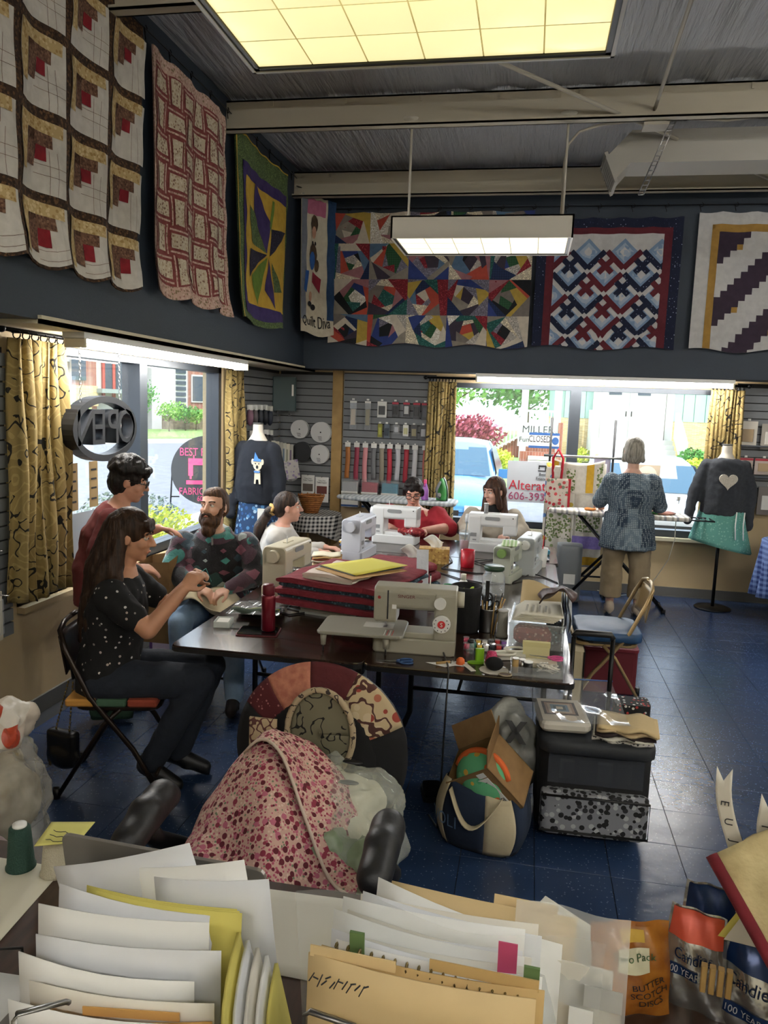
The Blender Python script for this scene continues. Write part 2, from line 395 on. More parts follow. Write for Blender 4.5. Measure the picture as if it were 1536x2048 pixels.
# windows
def window(n, p0, ax, L, z0, z1, mull):
    T = thing('window_%d' % n, None, None, p0, 0 if ax == 'x' else pi/2, kind='structure'); s = 1
    fm = mat('window_frame', '#3b4046', .4, .4)
    MB().box((0, .02, z1-.07), (L, .14, z1)).box((0, .02, z0), (L, .14, z0+.07)).box((0, .02, z0), (.06, .14, z1)).box((L-.06, .02, z0), (L, .14, z1)).build('frame', fm, T)
    MB().box((mull-.055, .0, z0+.07), (mull+.055, .14, z1-.07)).build('mullion', fm, T)
    MB().box((0, -.05, z0-.035), (L, .02, z0)).build('sill', cream if n == 2 else beige, T)
    for a, b in ((.06, mull-.055), (mull+.055, L-.06)): MB().box((a, .085, z0+.07), (b, .09, z1-.07)).build('pane', glass, T)
    return T
w1 = window(1, (-2.75, 3.72, 0), 'y', 2.94, .68, 2.17, 1.465)
w2_ = window(2, (-.95, 8.22, 0), 'x', 2.9, .62, 2.15, 1.4)
# window strip lights, also added unseen fill: two tubes, a housing, end sockets
tubem = mat('lit_tube', (1, .975, .94), .5, emit=33)
def strip(loc, rz, label, L=2.44, half=1):
    T = thing('fluorescent_strip_light', label, 'light', loc, rz, 'tube lights above the windows')
    MB().box((-L/2, -.06, .0), (L/2, .07, .035)).build('housing', white, T)
    for x in (-L/2, L/2-.02): MB().rb((x+.01, 0, -.022), (.02, .13, .05), .01).build('socket', mat('ivory_socket', '#c9bfa6', .5), T)
    for y in (-.035, .04):
        if y > 0: MB().cyl((-L/2+.02, y, -.025), (L/2-.02, y, -.025), .016, n=14).build('tube', tubem, T)
        else: MB().cyl((-L/2+.02, y, -.025), (L/2-.02, y, -.025), .019, n=14).build('tube', tubem, T)
strip((-2.42, 5.03, 2.165), pi/2, 'lit twin-tube strip light above the left street window')
strip((.66, 7.88, 2.18), 0, 'lit twin-tube strip light above the wide back window')
for k, (x, y) in enumerate(((-1.4, -1.9), (1.0, -1.9), (3.4, -1.9), (3.4, .6), (3.4, 4.2))): strip((x, y, 3.4), 0, ['bare tube strip light behind the desk at left', 'bare tube strip light behind the desk at centre', 'bare tube strip light at the rear right', 'bare tube strip light over the right aisle', 'bare tube strip light over the far right aisle'][k])  # added tube lights outside the view, there to brighten the room
# ceiling fixtures
lensm = NT('lit_diffuser'); _v = lensm.vor(60, lensm.co('Object'))
lensm.b.inputs['Base Color'].default_value = (.9, .85, .6, 1); lensm.b.inputs['Roughness'].default_value = .4
_w = lensm.math('ADD', .8, lensm.math('MULTIPLY', lensm.noise(2.5, 1), .5)); lensm.set(lensm.b.inputs['Emission Strength'], lensm.math('MULTIPLY', _w, .42)); lensm.b.inputs['Emission Color'].default_value = (1, .88, .42, 1); lensm = lensm.m
whitefix = mat('fixture_enamel', '#c9c4b6', .4)
def troffer(loc, label, name='hanging_ceiling_light', rods=True, warm=True):
    T = thing(name, label, 'light', loc, 0, 'hanging fluorescent ceiling lights')
    w, d, h = 1.24, .63, .15
    b = MB()
    b.box((-w/2, -d/2, 0), (-w/2+.012, d/2, h)).box((w/2-.012, -d/2, 0), (w/2, d/2, h)).box((-w/2, -d/2, 0), (w/2, -d/2+.012, h)).box((-w/2, d/2-.012, 0), (w/2, d/2, h)).box((-w/2, -d/2, h-.01), (w/2, d/2, h)); b.build('housing', whitefix, T)
    f = MB().box((-w/2+.012, -d/2+.012, .004), (w/2-.012, -d/2+.032, .012)).box((-w/2+.012, d/2-.032, .004), (w/2-.012, d/2-.012, .012)).box((-w/2+.012, -d/2+.012, .004), (-w/2+.03, d/2-.012, .012)).box((w/2-.03, -d/2+.012, .004), (w/2-.012, d/2-.012, .012)); f.build('trim_rim', black, T)
    cw, cd = (w-.06)/6, (d-.064)/3
    me = MB().grid(lambda u, v: ((u-.5)*(cw-.005), (v-.5)*(cd-.005), -.008*math.sin(pi*u)*math.sin(pi*v)), 6, 4).mesh('diffuser_panel'); me.materials.append(lensm if warm else lens2)
    for i in range(6):
        for j in range(3): o = link('diffuser_panel', me, T); o.location = (-w/2+.03+cw*(i+.5), -d/2+.032+cd*(j+.5), .01)
    if rods:
        for x in (-.55, .55):
            MB().cyl((x, 0, h), (x, 0, .86), .009, n=8).build('rod', whitefix, T)
            MB().lathe([(.01, .83), (.03, .84), (.075, .865), (.08, .88), (.075, .885)], (x, 0, 0)).build('canopy', whitefix, T)
    return T
troffer((-.42, 2.465, 3.02), 'large lit ceiling light with yellowish grid panels nearest the camera')
_l2 = NT('lit_diffuser_pale'); _l2.b.inputs['Base Color'].default_value = (.9, .88, .75, 1); _l2.b.inputs['Emission Color'].default_value = (1, .91, .68, 1); _l2.b.inputs['Emission Strength'].default_value = .5; lens2 = _l2.m
troffer((-.41, 5.775, 3.02), 'white box ceiling light hanging on two rods in front of the quilts', warm=False)
troffer((2.9, 2.465, 3.02), 'box ceiling light hanging on two rods over the right of the shop')  # added box light out of view, raises the indoor brightness
troffer((-.42, -1.2, 3.02), 'box ceiling light hanging on two rods behind the desk')  # added behind the camera to brighten the interior
troffer((2.9, -1.2, 3.02), 'box ceiling light hanging on two rods at the rear right')  # added unseen light that fills the rear right
# conduit, brace wire, duct, perforated strut
pipe = mat('painted_pipe', '#a8a294', .5)
MB().cyl((.66, 3.2, 4.02), (.70, 5.74, 3.9), .012, n=8).tube([(.13, 5.78, 3.03), (.13, 5.8, 3.6), (.15, 5.8, 3.72), (.22, 5.8, 3.8), (.36, 5.8, 3.84), (.62, 5.8, 3.86)], .009).tube([(.8, 5.8, 3.87), (1.2, 5.85, 3.86), (1.6, 5.85, 3.9), (2.1, 5.85, 3.98)], .008).build('electrical_conduit', pipe, label='thin painted conduit curving from the junction box to the lamp rod', cat='conduit')
MB().rb((.72, 5.79, 3.86), (.13, .12, .07), .008).box((.64, 5.72, 3.805), (.8, 5.86, 3.824)).build('junction_box', pipe, label='square junction box under the front ceiling beam', cat='electrical box')
MB().cyl((-.6, 4.5, 3.88), (2.6, 8.15, 3.88), .013, n=8).build('brace_rod', pipe, label='long diagonal brace rod crossing beneath the ceiling', cat='rod')
ductm = mat('duct_paint', '#aaa79e', .45)
D = thing('air_duct', 'rectangular white air duct with angled end under the ceiling', 'duct', (0, 0, 0))
MB().add([(.62, 6.25, 3.95), (.62, 6.6, 3.95), (.62, 6.6, 3.72), (.62, 6.25, 3.72), (5, 6.25, 3.95), (5, 6.6, 3.95), (5, 6.6, 3.72), (5, 6.25, 3.72), (.44, 6.25, 3.76), (.44, 6.6, 3.76), (.52, 6.6, 3.6), (.52, 6.25, 3.6)], [(0, 1, 5, 4), (1, 2, 6, 5), (2, 3, 7, 6), (3, 0, 4, 7), (0, 8, 9, 1), (1, 9, 10, 2), (2, 10, 11, 3), (3, 11, 8, 0), (8, 11, 10, 9)]).build('casing', ductm, D)
g = MB()
for k in range(9): t = k/8; g.add([(.435+.08*t-.012, y, 3.76-.16*t-.006+dz) for y, dz in ((6.27, 0), (6.58, 0), (6.58, .012), (6.27, .012))], [(0, 1, 2, 3)])
g.build('grille', mat('grille_dark', '#55544f', .5), D)
MB().add([(.428, 6.23, 3.79), (.428, 6.62, 3.79), (.52, 6.62, 3.575), (.52, 6.23, 3.575), (.45, 6.23, 3.80), (.45, 6.62, 3.80), (.54, 6.62, 3.585), (.54, 6.23, 3.585)], [(0, 1, 5, 4), (1, 2, 6, 5), (2, 3, 7, 6), (3, 0, 4, 7)]).build('grille_frame', ductm, D)
st = MB(); a = V((.84, 5.8, 3.86)); b = V((.69, 6.05, 3.44)); 
for off in (-.018, .018): st.cyl(a+V((off, 0, 0)), b+V((off, 0, 0)), .005, n=6)
for k in range(16): p = a.lerp(b, k/15); st.cyl(p+V((-.018, 0, 0)), p+V((.018, 0, 0)), .005, n=5)
st.build('perforated_strut', steel, label='slotted metal strut hanging at a slant beside the duct', cat='bracket')
# curtains on rods
curt = pat('squiggle_curtain_cloth', squig(H('#94804f'), H('#17130e'), 12, .05, H('#a8935f')), .85, bp=(200, .15))
def curtain(loc, rz, W_, z0, z1, label, folds=9, seed=0, flare=0):
    T = thing('curtain', label, 'curtain', loc, rz, 'squiggle print window curtains')
    def fn(u, v):
        a = u*folds*2*pi+seed; k = .6+.4*v
        return (W_*(u-.5)*(1+flare*v)+.012*math.sin(a*2.3+v*3), (.035+.01*math.sin(u*7+seed))*math.sin(a)*k+.012*math.sin(v*7+u*9), z1-(z1-z0)*v+.01*math.sin(u*11+seed)*v)
    MB().grid(fn, folds*10, 24, thick=.003).build('cloth', curt, T)
    for k in range(folds):
        u = (k+.5)/folds; MB().tube([(W_*(u-.5), .022*math.cos(t), z1+.018+.022*math.sin(t)) for t in [2*pi*q/12 for q in range(12)]], .004, 6, True).build('ring', blackm, T)
def rod(a, b, label):
    T = thing('curtain_rod', label, 'curtain rod', a); d = V(b)-V(a)
    MB().cyl((0, 0, 0), d, .012, n=10).build('pole', blackm, T)
    for p in ((0, 0, 0), d): MB().ell(p, .022).build('finial', blackm, T)
    for t in (.06, .94): p = d*t; q = V((-.1, 0, 0)) if abs(d.y) > abs(d.x) else V((0, .12, 0)); MB().cyl(p, p+q, .008, n=8).build('bracket', blackm, T)
rod((-2.66, 3.55, 2.19), (-2.66, 7.0, 2.17), 'black curtain rod above the left street window')
rod((-1.1, 8.1, 2.17), (2.08, 8.1, 2.17), 'black curtain rod above the wide back window')
curtain((-2.66, 3.86, 0), pi/2, .46, .73, 2.15, 'gathered squiggle curtain beside the hanging neon sign at far left', 6, 1, .2)
curtain((-2.66, 6.76, 0), pi/2, .38, .66, 2.13, 'squiggle curtain between the left window and the slat wall', 4, 2.2, .15)
curtain((-.92, 8.1, 0), 0, .3, .66, 2.13, 'squiggle curtain left of the back window behind the seated women', 9, .5, .06)
curtain((1.89, 8.1, 0), 0, .32, .7, 2.13, 'squiggle curtain right of the back window behind the heart sweater', 9, 3, .12)
# ---------------------------------------------------------------- outdoors
asph = mat('grey_asphalt', '#84848a', .85, nz=(4, .4, '#76767c')); conc = mat('pale_concrete', '#c9c5ba', .85, nz=(3, .3, '#b9b5aa'))  # asphalt is a plain mottled grey
grass = mat('lawn_grass', '#7a9650', .9, nz=(8, .3, '#8ca662'))
MB().box((-120, -60, -.6), (100, 140, -.3)).build('ground_lot', asph, kind='structure')
MB().box((-5.6, 2, -.3), (-2.96, 14, -.1)).box((-2.96, 8.43, -.3), (12, 10.2, -.1)).build('sidewalk', conc, kind='structure')
u2 = V((.586, .81, 0)); n2 = V((-.81, .586, 0))
def F(s_, d, z): p = u2*s_+n2*d; return (p.x, p.y, z)
def fbox(mb, s0, s1, d0, d1, z0, z1):
    P = [F(a, b, c) for c in (z0, z1) for a, b in ((s0, d0), (s1, d0), (s1, d1), (s0, d1))]
    return mb.add(P, [(0, 3, 2, 1), (4, 5, 6, 7), (0, 1, 5, 4), (1, 2, 6, 5), (2, 3, 7, 6), (3, 0, 4, 7)])
bluek = mat('blue_curb_paint', '#3f7fc4', .7)
fbox(MB(), -5, 21.5, 33.7, 34.4, -.3, -.12).build('curb', conc, kind='structure'); fbox(MB(), 21.5, 60, 33.7, 34.4, -.3, -.1).build('curb', bluek, kind='structure')
fbox(MB(), -10, 60, 34.4, 44, -.3, -.08).build('verge', grass, kind='structure')
brick = pat('red_brick', lambda t: t.n('TexBrick', {'Vector': t.co('Object', (1.2, 1.2, 1.2)), 'Color1': H('#9c5a45') + (1,), 'Color2': H('#8a4a38') + (1,), 'Mortar': H('#b9a99a') + (1,), 'Scale': 4.0}).outputs[0], .85)
stonem = pat('pale_ledge_stone', lambda t: t.n('TexBrick', {'Vector': t.co('Object', (1, 1, 2.6), (pi/2, 0, 0)), 'Color1': H('#c9ad7c') + (1,), 'Color2': H('#ddc699') + (1,), 'Mortar': H('#a98f66') + (1,), 'Scale': 2.6, 'Mortar Size': .015}).outputs[0], .9)
darkw = mat('dark_window', '#3c4650', .15); offw = mat('off_white_wall', '#c4c2ba', .7); redp = mat('red_paint', '#a8402f', .6); wtrim = mat('white_trim', '#cfcdc6', .6)  # offw is one even off-white wall colour
B = thing('brick_shop_building', 'red brick and white building across the parking lot', 'building')
fbox(MB(), 13, 19.6, 46, 52, -.3, 6).build('wall', brick, B); fbox(MB(), 13, 19.6, 45.8, 46, 1.2, 2.4).build('stone_band', stonem, B)
for s0, s1, z0, z1 in ((14, 16.4, 2.7, 3.9), (16.9, 18.9, 2.7, 3.9)): f = fbox(MB(), s0, s1, 45.85, 46, z0, z1).build('window', darkw, B)
fbox(MB(), 13, 19.6, 45.7, 46, -.3, .7).build('base_wall', redp, B)
fbox(MB(), 19.6, 22.7, 46.5, 52, -.3, 6).build('white_wall', offw, B)
for s_ in (20.1, 20.75, 21.8): fbox(MB(), s_, s_+.16, 46.3, 46.5, 1.4, 5).build('red_column', redp, B)
for s_ in (20.3, 21.0, 22.0): fbox(MB(), s_, s_+.6, 46.4, 46.5, 2.2, 4.2).build('pane', darkw, B)
fbox(MB(), 19.5, 22.7, 45, 46.5, 2.0, 2.25).build('canopy', mat('grey_canopy', '#8c948f', .6), B)
B = thing('white_office_building', 'tall white building with louvred strip and brick wing', 'building')
fbox(MB(), 22.9, 25.4, 45.5, 52, -.3, 7).build('wall', offw, B); fbox(MB(), 25.4, 31, 45.8, 52, -.3, 7).build('brick_wing', brick, B)
for k in range(11): fbox(MB(), 24.55, 25.25, 45.42, 45.5, .9+k*.36, 1.14+k*.36).build('louver', darkw, B)
for s_ in (25.8, 27.3): f = fbox(MB(), s_, s_+.9, 45.7, 45.8, 1.6, 3.4).build('window', wtrim, B); fbox(MB(), s_+.08, s_+.82, 45.66, 45.7, 1.7, 3.3).build('pane', darkw, f)
fbox(MB(), 22.9, 31, 43.6, 44.2, -.3, .75).build('garden_wall', mat('stacked_stone', '#8a7a68', .9, nz=(6, .5, '#6a5c4e')), label='long low retaining wall along the far verge', cat='wall')
def leafy(center, r, n, size, cols, seed, squash=1.0):
    rr = random.Random(seed); mb = MB()
    for k in range(n):
        d = V((rr.gauss(0, 1), rr.gauss(0, 1), rr.gauss(0, 1))).normalized()*(rr.random()**.4); p = V(center)+V((d.x*r[0], d.y*r[1], d.z*r[2]*squash))
        a = V((rr.gauss(0, 1), rr.gauss(0, 1), rr.gauss(0, 1))).normalized(); b = a.orthogonal().normalized(); c = a.cross(b); s_ = size*rr.uniform(.6, 1.3)
        mb.mi = rr.randrange(len(cols)); mb.add([p-b*s_, p-c*s_*.55, p+b*s_, p+c*s_*.55], [(0, 1, 2, 3)])
    return mb
def leafcols(name, hs): return [mat(name+str(i), h, .7) for i, h in enumerate(hs)]
G1 = leafcols('spring_leaf', ['#7fae4a', '#95bf5c', '#6a9a3c', '#a9cc70']); G2 = leafcols('deep_leaf', ['#4d8a35', '#5f9c40', '#3f7a2e']); RM = leafcols('red_maple_leaf', ['#9c3f50', '#b85668', '#84303f', '#c0687a']); YG = leafcols('yellow_shrub_leaf', ['#c8cf3e', '#b3c23a', '#dcd95a']); GR = leafcols('grey_shrub_leaf', ['#7d8a7c', '#94a090', '#68766a'])
bark = mat('tree_bark', '#6a5a4a', .9)
def tree(loc, h, r, cols, label, seed, n=1500, size=.16, name='tree', cat='tree', group=None, multi=False):
    T = thing(name, label, cat, loc, 0, group)
    tr = MB()
    tr.cyl((0, 0, 0), (.05, 0, h*.62), .1*h/4, .05*h/4, n=9)
    for k in range(5): a = k*1.25+seed; tr.cyl((0, 0, h*(.3+.05*k)), (r[0]*.6*math.cos(a), r[1]*.6*math.sin(a), h*(.55+.05*k)), .04*h/4, .015*h/4, n=7)
    tr.build('trunk', bark, T)
    for k in range(5):
        a = k*2.4+seed; q = (0 if k == 0 else .5)
        lf = leafy((r[0]*q*math.cos(a), r[1]*q*math.sin(a), h-r[2]*.9+(.35*r[2] if k % 2 else 0)), [x*(.8 if k == 0 else .6) for x in r], n//5, size, cols, seed*10+k); lf.build('foliage', cols, T, kind='stuff')
    return T
def bush(loc, r, cols, label, seed, n=900, size=.05, group=None):
    T = thing('shrub', label, 'shrub', loc, 0, group); leafy((0, 0, r[2]*.95), r, n, size, cols, seed).build('foliage', cols, T, kind='stuff')
    st = MB(); 
    for k in range(6): a = k*1.05; st.cyl((0, 0, 0), (r[0]*.5*math.cos(a), r[1]*.5*math.sin(a), r[2]*1.1), .02, .008, n=6)
    st.build('stem', bark, T)
# lawn and the house with the sign, behind the back window
MB().add([(-9, 20, -.3), (30, 20, -.3), (30, 31, .1), (-9, 31, .1), (30, 60, .1), (-9, 60, .1), (-9, 20, -.6), (30, 20, -.6)], [(0, 1, 2, 3), (3, 2, 4, 5), (6, 7, 1, 0)]).build('lawn', grass, kind='structure')
Hs = thing('house', 'tan ledgestone house with green board siding and white front doors', 'house')
MB().box((.9, 31, -.3), (14, 40, 1.62)).build('stone_wall', stonem, Hs)
sidm = mat('sage_green_siding', '#9fbcae', .7)
for k in range(30):
    x = 1.3+k*.4
    if not 2.2 < x < 4.9: MB().box((x, 30.98, 1.62), (x+.37, 31.1, 3.2)).build('siding_board', sidm, Hs)
MB().box((.9, 31.02, 1.6), (14, 40, 4)).build('upper_wall', mat('sage_wall', '#93b0a2', .7), Hs)
for x in (.9, 5.05, 9.5): MB().box((x, 30.85, -.3), (x+.28, 31.0, 3.3)).build('white_post', wtrim, Hs)
MB().box((2.35, 30.7, .8), (5.0, 31.0, 3.3)).build('door_surround', wtrim, Hs)
for x in (2.65, 3.7):
    d = MB().box((x, 30.64, .9), (x+.98, 30.72, 2.95)).build('door', wtrim, Hs); MB().box((x+.25, 30.62, 2.55), (x+.72, 30.645, 2.78)).build('door_light', darkw, d); MB().box((x+(.9 if x < 3 else .05), 30.6, 1.75), (x+(.94 if x < 3 else .09), 30.64, 1.95)).build('door_pull', blackm, d)
for k in range(5): MB().box((2.2, 28.9+k*.36, .05+k*.17), (5.3, 30.8, .05+(k+1)*.17)).build('step', conc, Hs)
for x in (2.2, 5.35): MB().add([(x, 28.6, .0), (x+.16, 28.6, 0), (x+.16, 30.6, 1.0), (x, 30.6, 1.0), (x, 28.6, .9), (x+.16, 28.6, .9), (x+.16, 30.6, 1.95), (x, 30.6, 1.95)], [(0, 3, 2, 1), (4, 5, 6, 7), (0, 1, 5, 4), (1, 2, 6, 5), (2, 3, 7, 6), (3, 0, 4, 7)]).build('stair_wall', wtrim, Hs)
Rr = thing('porch_railing', 'white porch railing with balusters going down the steps', 'railing')
MB().box((-.35, 29.6, -.2), (-.1, 29.85, 3.4)).build('post', wtrim, Rr); MB().box((-.1, 29.7, 1.8), (.95, 29.78, 1.88)).box((-.1, 29.7, 1.0), (.95, 29.78, 1.06)).build('rail', wtrim, Rr)
for k in range(9): MB().box((-.02+k*.11, 29.71, 1.0), (.03+k*.11, 29.76, 1.85)).build('baluster', wtrim, Rr)
for k in range(12): x = -.4-k*.14; z = 1.62-k*.085; MB().box((x-.05, 29.71, z-.85), (x, 29.76, z)).build('baluster', wtrim, Rr)
MB().cyl((-.3, 29.74, 1.68), (-2.15, 29.74, .6), .05, n=6).cyl((-.3, 29.74, .9), (-2.15, 29.74, -.15), .04, n=6).build('sloped_rail', wtrim, Rr)
MB().add([(-2.0, 29.9, -.3), (1, 29.9, -.3), (1, 29.9, .95), (-.3, 29.9, .95), (-2, 31.5, -.3), (1, 31.5, -.3), (1, 31.5, .95), (-.3, 31.5, .95)], [(0, 1, 2, 3), (4, 7, 6, 5), (2, 6, 7, 3), (3, 7, 4, 0)]).build('porch_base', brick, Rr)
S = thing('lawn_sign', 'white lawn sign with dark serif letters on brick posts', 'sign', (0, 0, 0))
MB().box((-.4, 27.9, .58), (1.0, 28.0, 1.42)).build('board', wtrim, S); MB().box((1.0, 27.8, -.1), (1.16, 28.1, 1.46)).box((-.3, 27.85, -.2), (.95, 28.1, .4)).build('brick_post', brick, S)
inkm = mat('dark_ink', '#26262a', .7)
text('lettering', 'MILLER', .36, (.3, 27.89, 1.18), (pi/2, 0, 0), inkm, S); text('lettering', 'Funeral Home', .25, (-.35, 27.89, .82), (pi/2, 0, 0), inkm, S, align='LEFT')
for k in range(2): MB().box((.0+.0*k, 27.7, .12-.16*k), (.9, 27.84, .26-.16*k)).build('name_plate', mat('plate_cream', '#d8d2bf', .7), S)
tree((-2.2, 26.5, -.1), 1.75, (1.3, 1.0, .75), RM, 'red maple with weeping crown left of the lawn sign', 3, 2200, .09)
tree((-4.5, 42, 0), 5.5, (3.5, 3, 2.2), G1, 'pale green spring tree behind the red maple', 5, 2600, .2)
tree((-.2, 50, 0), 6.0, (3.4, 3, 2.8), G2, 'deep green tree behind the white porch post', 6, 2600, .2)
tree((-11.5, 44, 0), 6.0, (3.4, 3, 2.8), G2, 'deep green tree half hidden by the curtain', 8, 1500, .2)
tree((-13, 64, 0), 8, (5, 3, 4), G1, 'large pale tree far behind the house lawn', 9, 1500, .3)
bush((-.95, 25.6, -.1), (.5, .5, .35), YG, 'bright yellow shrub in front of the lawn sign', 1, 900, .06)
bush((1.85, 29.0, 0), (.42, .4, .3), YG, 'yellow shrub against the ledgestone wall', 2, 700, .06)
bush((5.6, 28.0, 0), (.55, .5, .4), G2, 'green spiky shrub right of the front steps', 3, 800, .07); bush((5.5, 26.8, -.1), (.5, .4, .3), YG, 'low yellow shrub right of the front steps', 4, 600, .06)
# shrubs and signs outside the left window
bush((-5.2, 9.4, -.1), (.7, .6, .38), GR, 'grey green shrub outside the left window', 5, 1500, .035); bush((-4.3, 8.5, -.1), (.5, .5, .35), YG, 'yellow green shrub beside the round shop sign', 6, 1200, .035)
bush((-4.0, 7.4, -.1), (.45, .5, .3), YG, 'yellow green shrub below the left window', 9, 1200, .03)
bush((-4.1, 5.85, .5), (.28, .28, .2), YG, 'yellow green shrub in the red planter', 7, 900, .025)
MB().add([(-4.42, 5.5, -.1), (-3.8, 5.5, -.1), (-3.8, 6.2, -.1), (-4.42, 6.2, -.1), (-4.5, 5.42, .55), (-3.72, 5.42, .55), (-3.72, 6.28, .55), (-4.5, 6.28, .55)], [(0, 3, 2, 1), (4, 5, 6, 7), (0, 1, 5, 4), (1, 2, 6, 5), (2, 3, 7, 6), (3, 0, 4, 7)]).build('garden_planter', mat('red_wood_planter', '#8e3f3a', .8, nz=(12, .4, '#a5605a')), label='square red wooden planter outside the left window', cat='planter')
for k, (s_, d, h) in enumerate(((15.5, 40, 1.5), (17.2, 41.5, 1.4), (20.6, 42, 3.0), (21.7, 41, 1.8), (23.3, 42, 1.5), (24.3, 42.5, 1.3))): p = F(s_, d, -.1); tree(p, h, (.9, .9, h*.4), G1 if k % 2 else G2, ['low green bush on the far verge at left', 'second green bush on the far verge', 'young tree by the far red columns', 'leafy bush before the far white wall', 'green bush before the tall white building', 'small bush by the louvred strip'][k], 20+k, 500, .09)
pinkm = mat('hot_pink_vinyl', '#f0568c', .6)
RS = thing('round_shop_sign', 'round black sign with hot pink lettering and sewing machine emblem', 'sign', (-4.73, 10.83, .5), rad(24))
MB().prism([(0.52*math.cos(2*pi*k/48), .52*math.sin(2*pi*k/48)) for k in range(48)], 0, .02).build('disc', mat('sign_charcoal', '#3f4044', .6), RS)
RS.children[0].rotation_euler = (pi/2, 0, 0); RS.children[0].location = (0, .02, .3)
for b_, s_, z_ in (('BEST FRIENDS', .135, .57), ('FABRIC & MORE', .12, -.02), ('606-393', .09, -.13)): text('lettering', b_, s_, (0, -.006, z_), (pi/2, 0, 0), pinkm, RS, .004, (.95, 1.25))
mm = MB().at((0, -.004, .2), 0, pi/2)
mm.box((-.3, -.11, 0), (.36, -.05, .006)).box((-.27, .18, 0), (.3, .28, .006)).box((-.27, .02, 0), (-.2, .18, .006)).box((-.25, -.03, 0), (-.22, .02, .006)).box((.14, -.05, 0), (.3, .2, .006)).box((.3, .16, 0), (.36, .26, .006)).box((-.2, .28, 0), (-.18, .33, .006)).box((.1, .28, 0), (.14, .32, .006)); mm.build('machine_emblem', pinkm, RS)
MB().cyl((-.55, .03, -.6), (-.5, .03, .35), .012).cyl((.55, .03, -.6), (.5, .03, .35), .012).cyl((-.53, .03, -.1), (-.4, .03, -.1), .01).cyl((.53, .03, -.1), (.4, .03, -.1), .01).build('stand', blackm, RS)
# cars nosed in to the back window
def car(loc, paint, label, suv):
    T = thing('parked_car', label, 'car', loc); h = 1.62 if suv else 1.48; w = .92
    sec = [(0, .38, .68, .86), (.15, .3, .82, .9), (.9, .28, .98 if suv else .9, .92), (1.25, .28, 1.04 if suv else .95, .92), (2.0, .28, h-.06, .92), (2.7, .28, h, .92), (3.7, .28, h-.05, .92), (4.4, .3, 1.1, .9), (4.5, .4, 1.0, .86)]
    b = MB(); n = 0; vs = []
    for y, z0, z1, ww in sec:
        zb = min(z1, 1.0 if suv else .9); tw = ww if z1 < 1.15 else ww*.78
        ring = [(-ww*.9, y, z0), (-ww, y, z0+.25), (-ww, y, zb-.06), (-(tw+ww)/2 if z1 > 1.15 else -ww*.96, y, (zb+z1)/2 if z1 > 1.15 else z1-.02), (-tw*.92, y, z1-.02), (-tw*.5, y, z1+.02), (tw*.5, y, z1+.02), (tw*.92, y, z1-.02), ((tw+ww)/2 if z1 > 1.15 else ww*.96, y, (zb+z1)/2 if z1 > 1.15 else z1-.02), (ww, y, zb-.06), (ww, y, z0+.25), (ww*.9, y, z0)]
        vs += ring; n = len(ring)
    fs = [(k*n+i, k*n+(i+1) % n, (k+1)*n+(i+1) % n, (k+1)*n+i) for k in range(len(sec)-1) for i in range(n)]+[tuple(range(n))[::-1], tuple(range((len(sec)-1)*n, len(sec)*n))]
    b.add(vs, fs, True); b.build('body', paint, T)
    zt = h-.14; zb = 1.08 if suv else .99; yb, yt = (1.3, 1.93)
    cg = mat('car_glass', '#3f5f74', .12, spec=.3)
    MB().add([(-.8, yb-.03, zb), (.8, yb-.03, zb), (.68, yt-.03, zt+.03), (-.68, yt-.03, zt+.03)], [(0, 1, 2, 3)]).build('windshield', cg, T)
    for s_ in (-1, 1): MB().add([(s_*.9, 1.55, zb), (s_*.9, 3.6, zb), (s_*.765, 3.4, zt+.02), (s_*.765, 2.1, zt+.02)], [(0, 1, 2, 3)]).build('side_window', cg, T); m_ = MB().rb((s_*1.02, 1.55, zb+.03), (.2, .1, .15), .03).build('mirror', paint, T)
    for s_ in (-1, 1): MB().rb((s_*.68, -.0, .66), (.36, .1, .14), .03).build('headlight', mat('lamp_glass', '#dfe6ea', .1), T)
    MB().box((-.42, -.03, .5), (.42, .03, .66)).build('grille', black, T)
    MB().rb((0, -.02, .36), (1.7, .16, .16), .05).build('bumper', mat('bumper_grey', '#6d7176', .5), T)
    for s_ in (-1, 1):
        for y in (.85, 3.6): wl = MB().cyl((s_*.78, y, .34), (s_*.93, y, .34), .34, n=20).build('wheel', black, T); MB().cyl((s_*.93, y, .34), (s_*.94, y, .34), .2, n=16).build('hub', steel, wl)
car((-1.38, 11.3, -.3), mat('sky_blue_car_paint', '#3f86c0', .25, .2, coat=1), 'sky blue pickup parked nose-in behind the seated women', True)
car((1.9, 11.0, -.3), mat('white_car_paint', '#9a9da0', .25, coat=1), 'white sedan parked nose-in behind the standing woman', False)
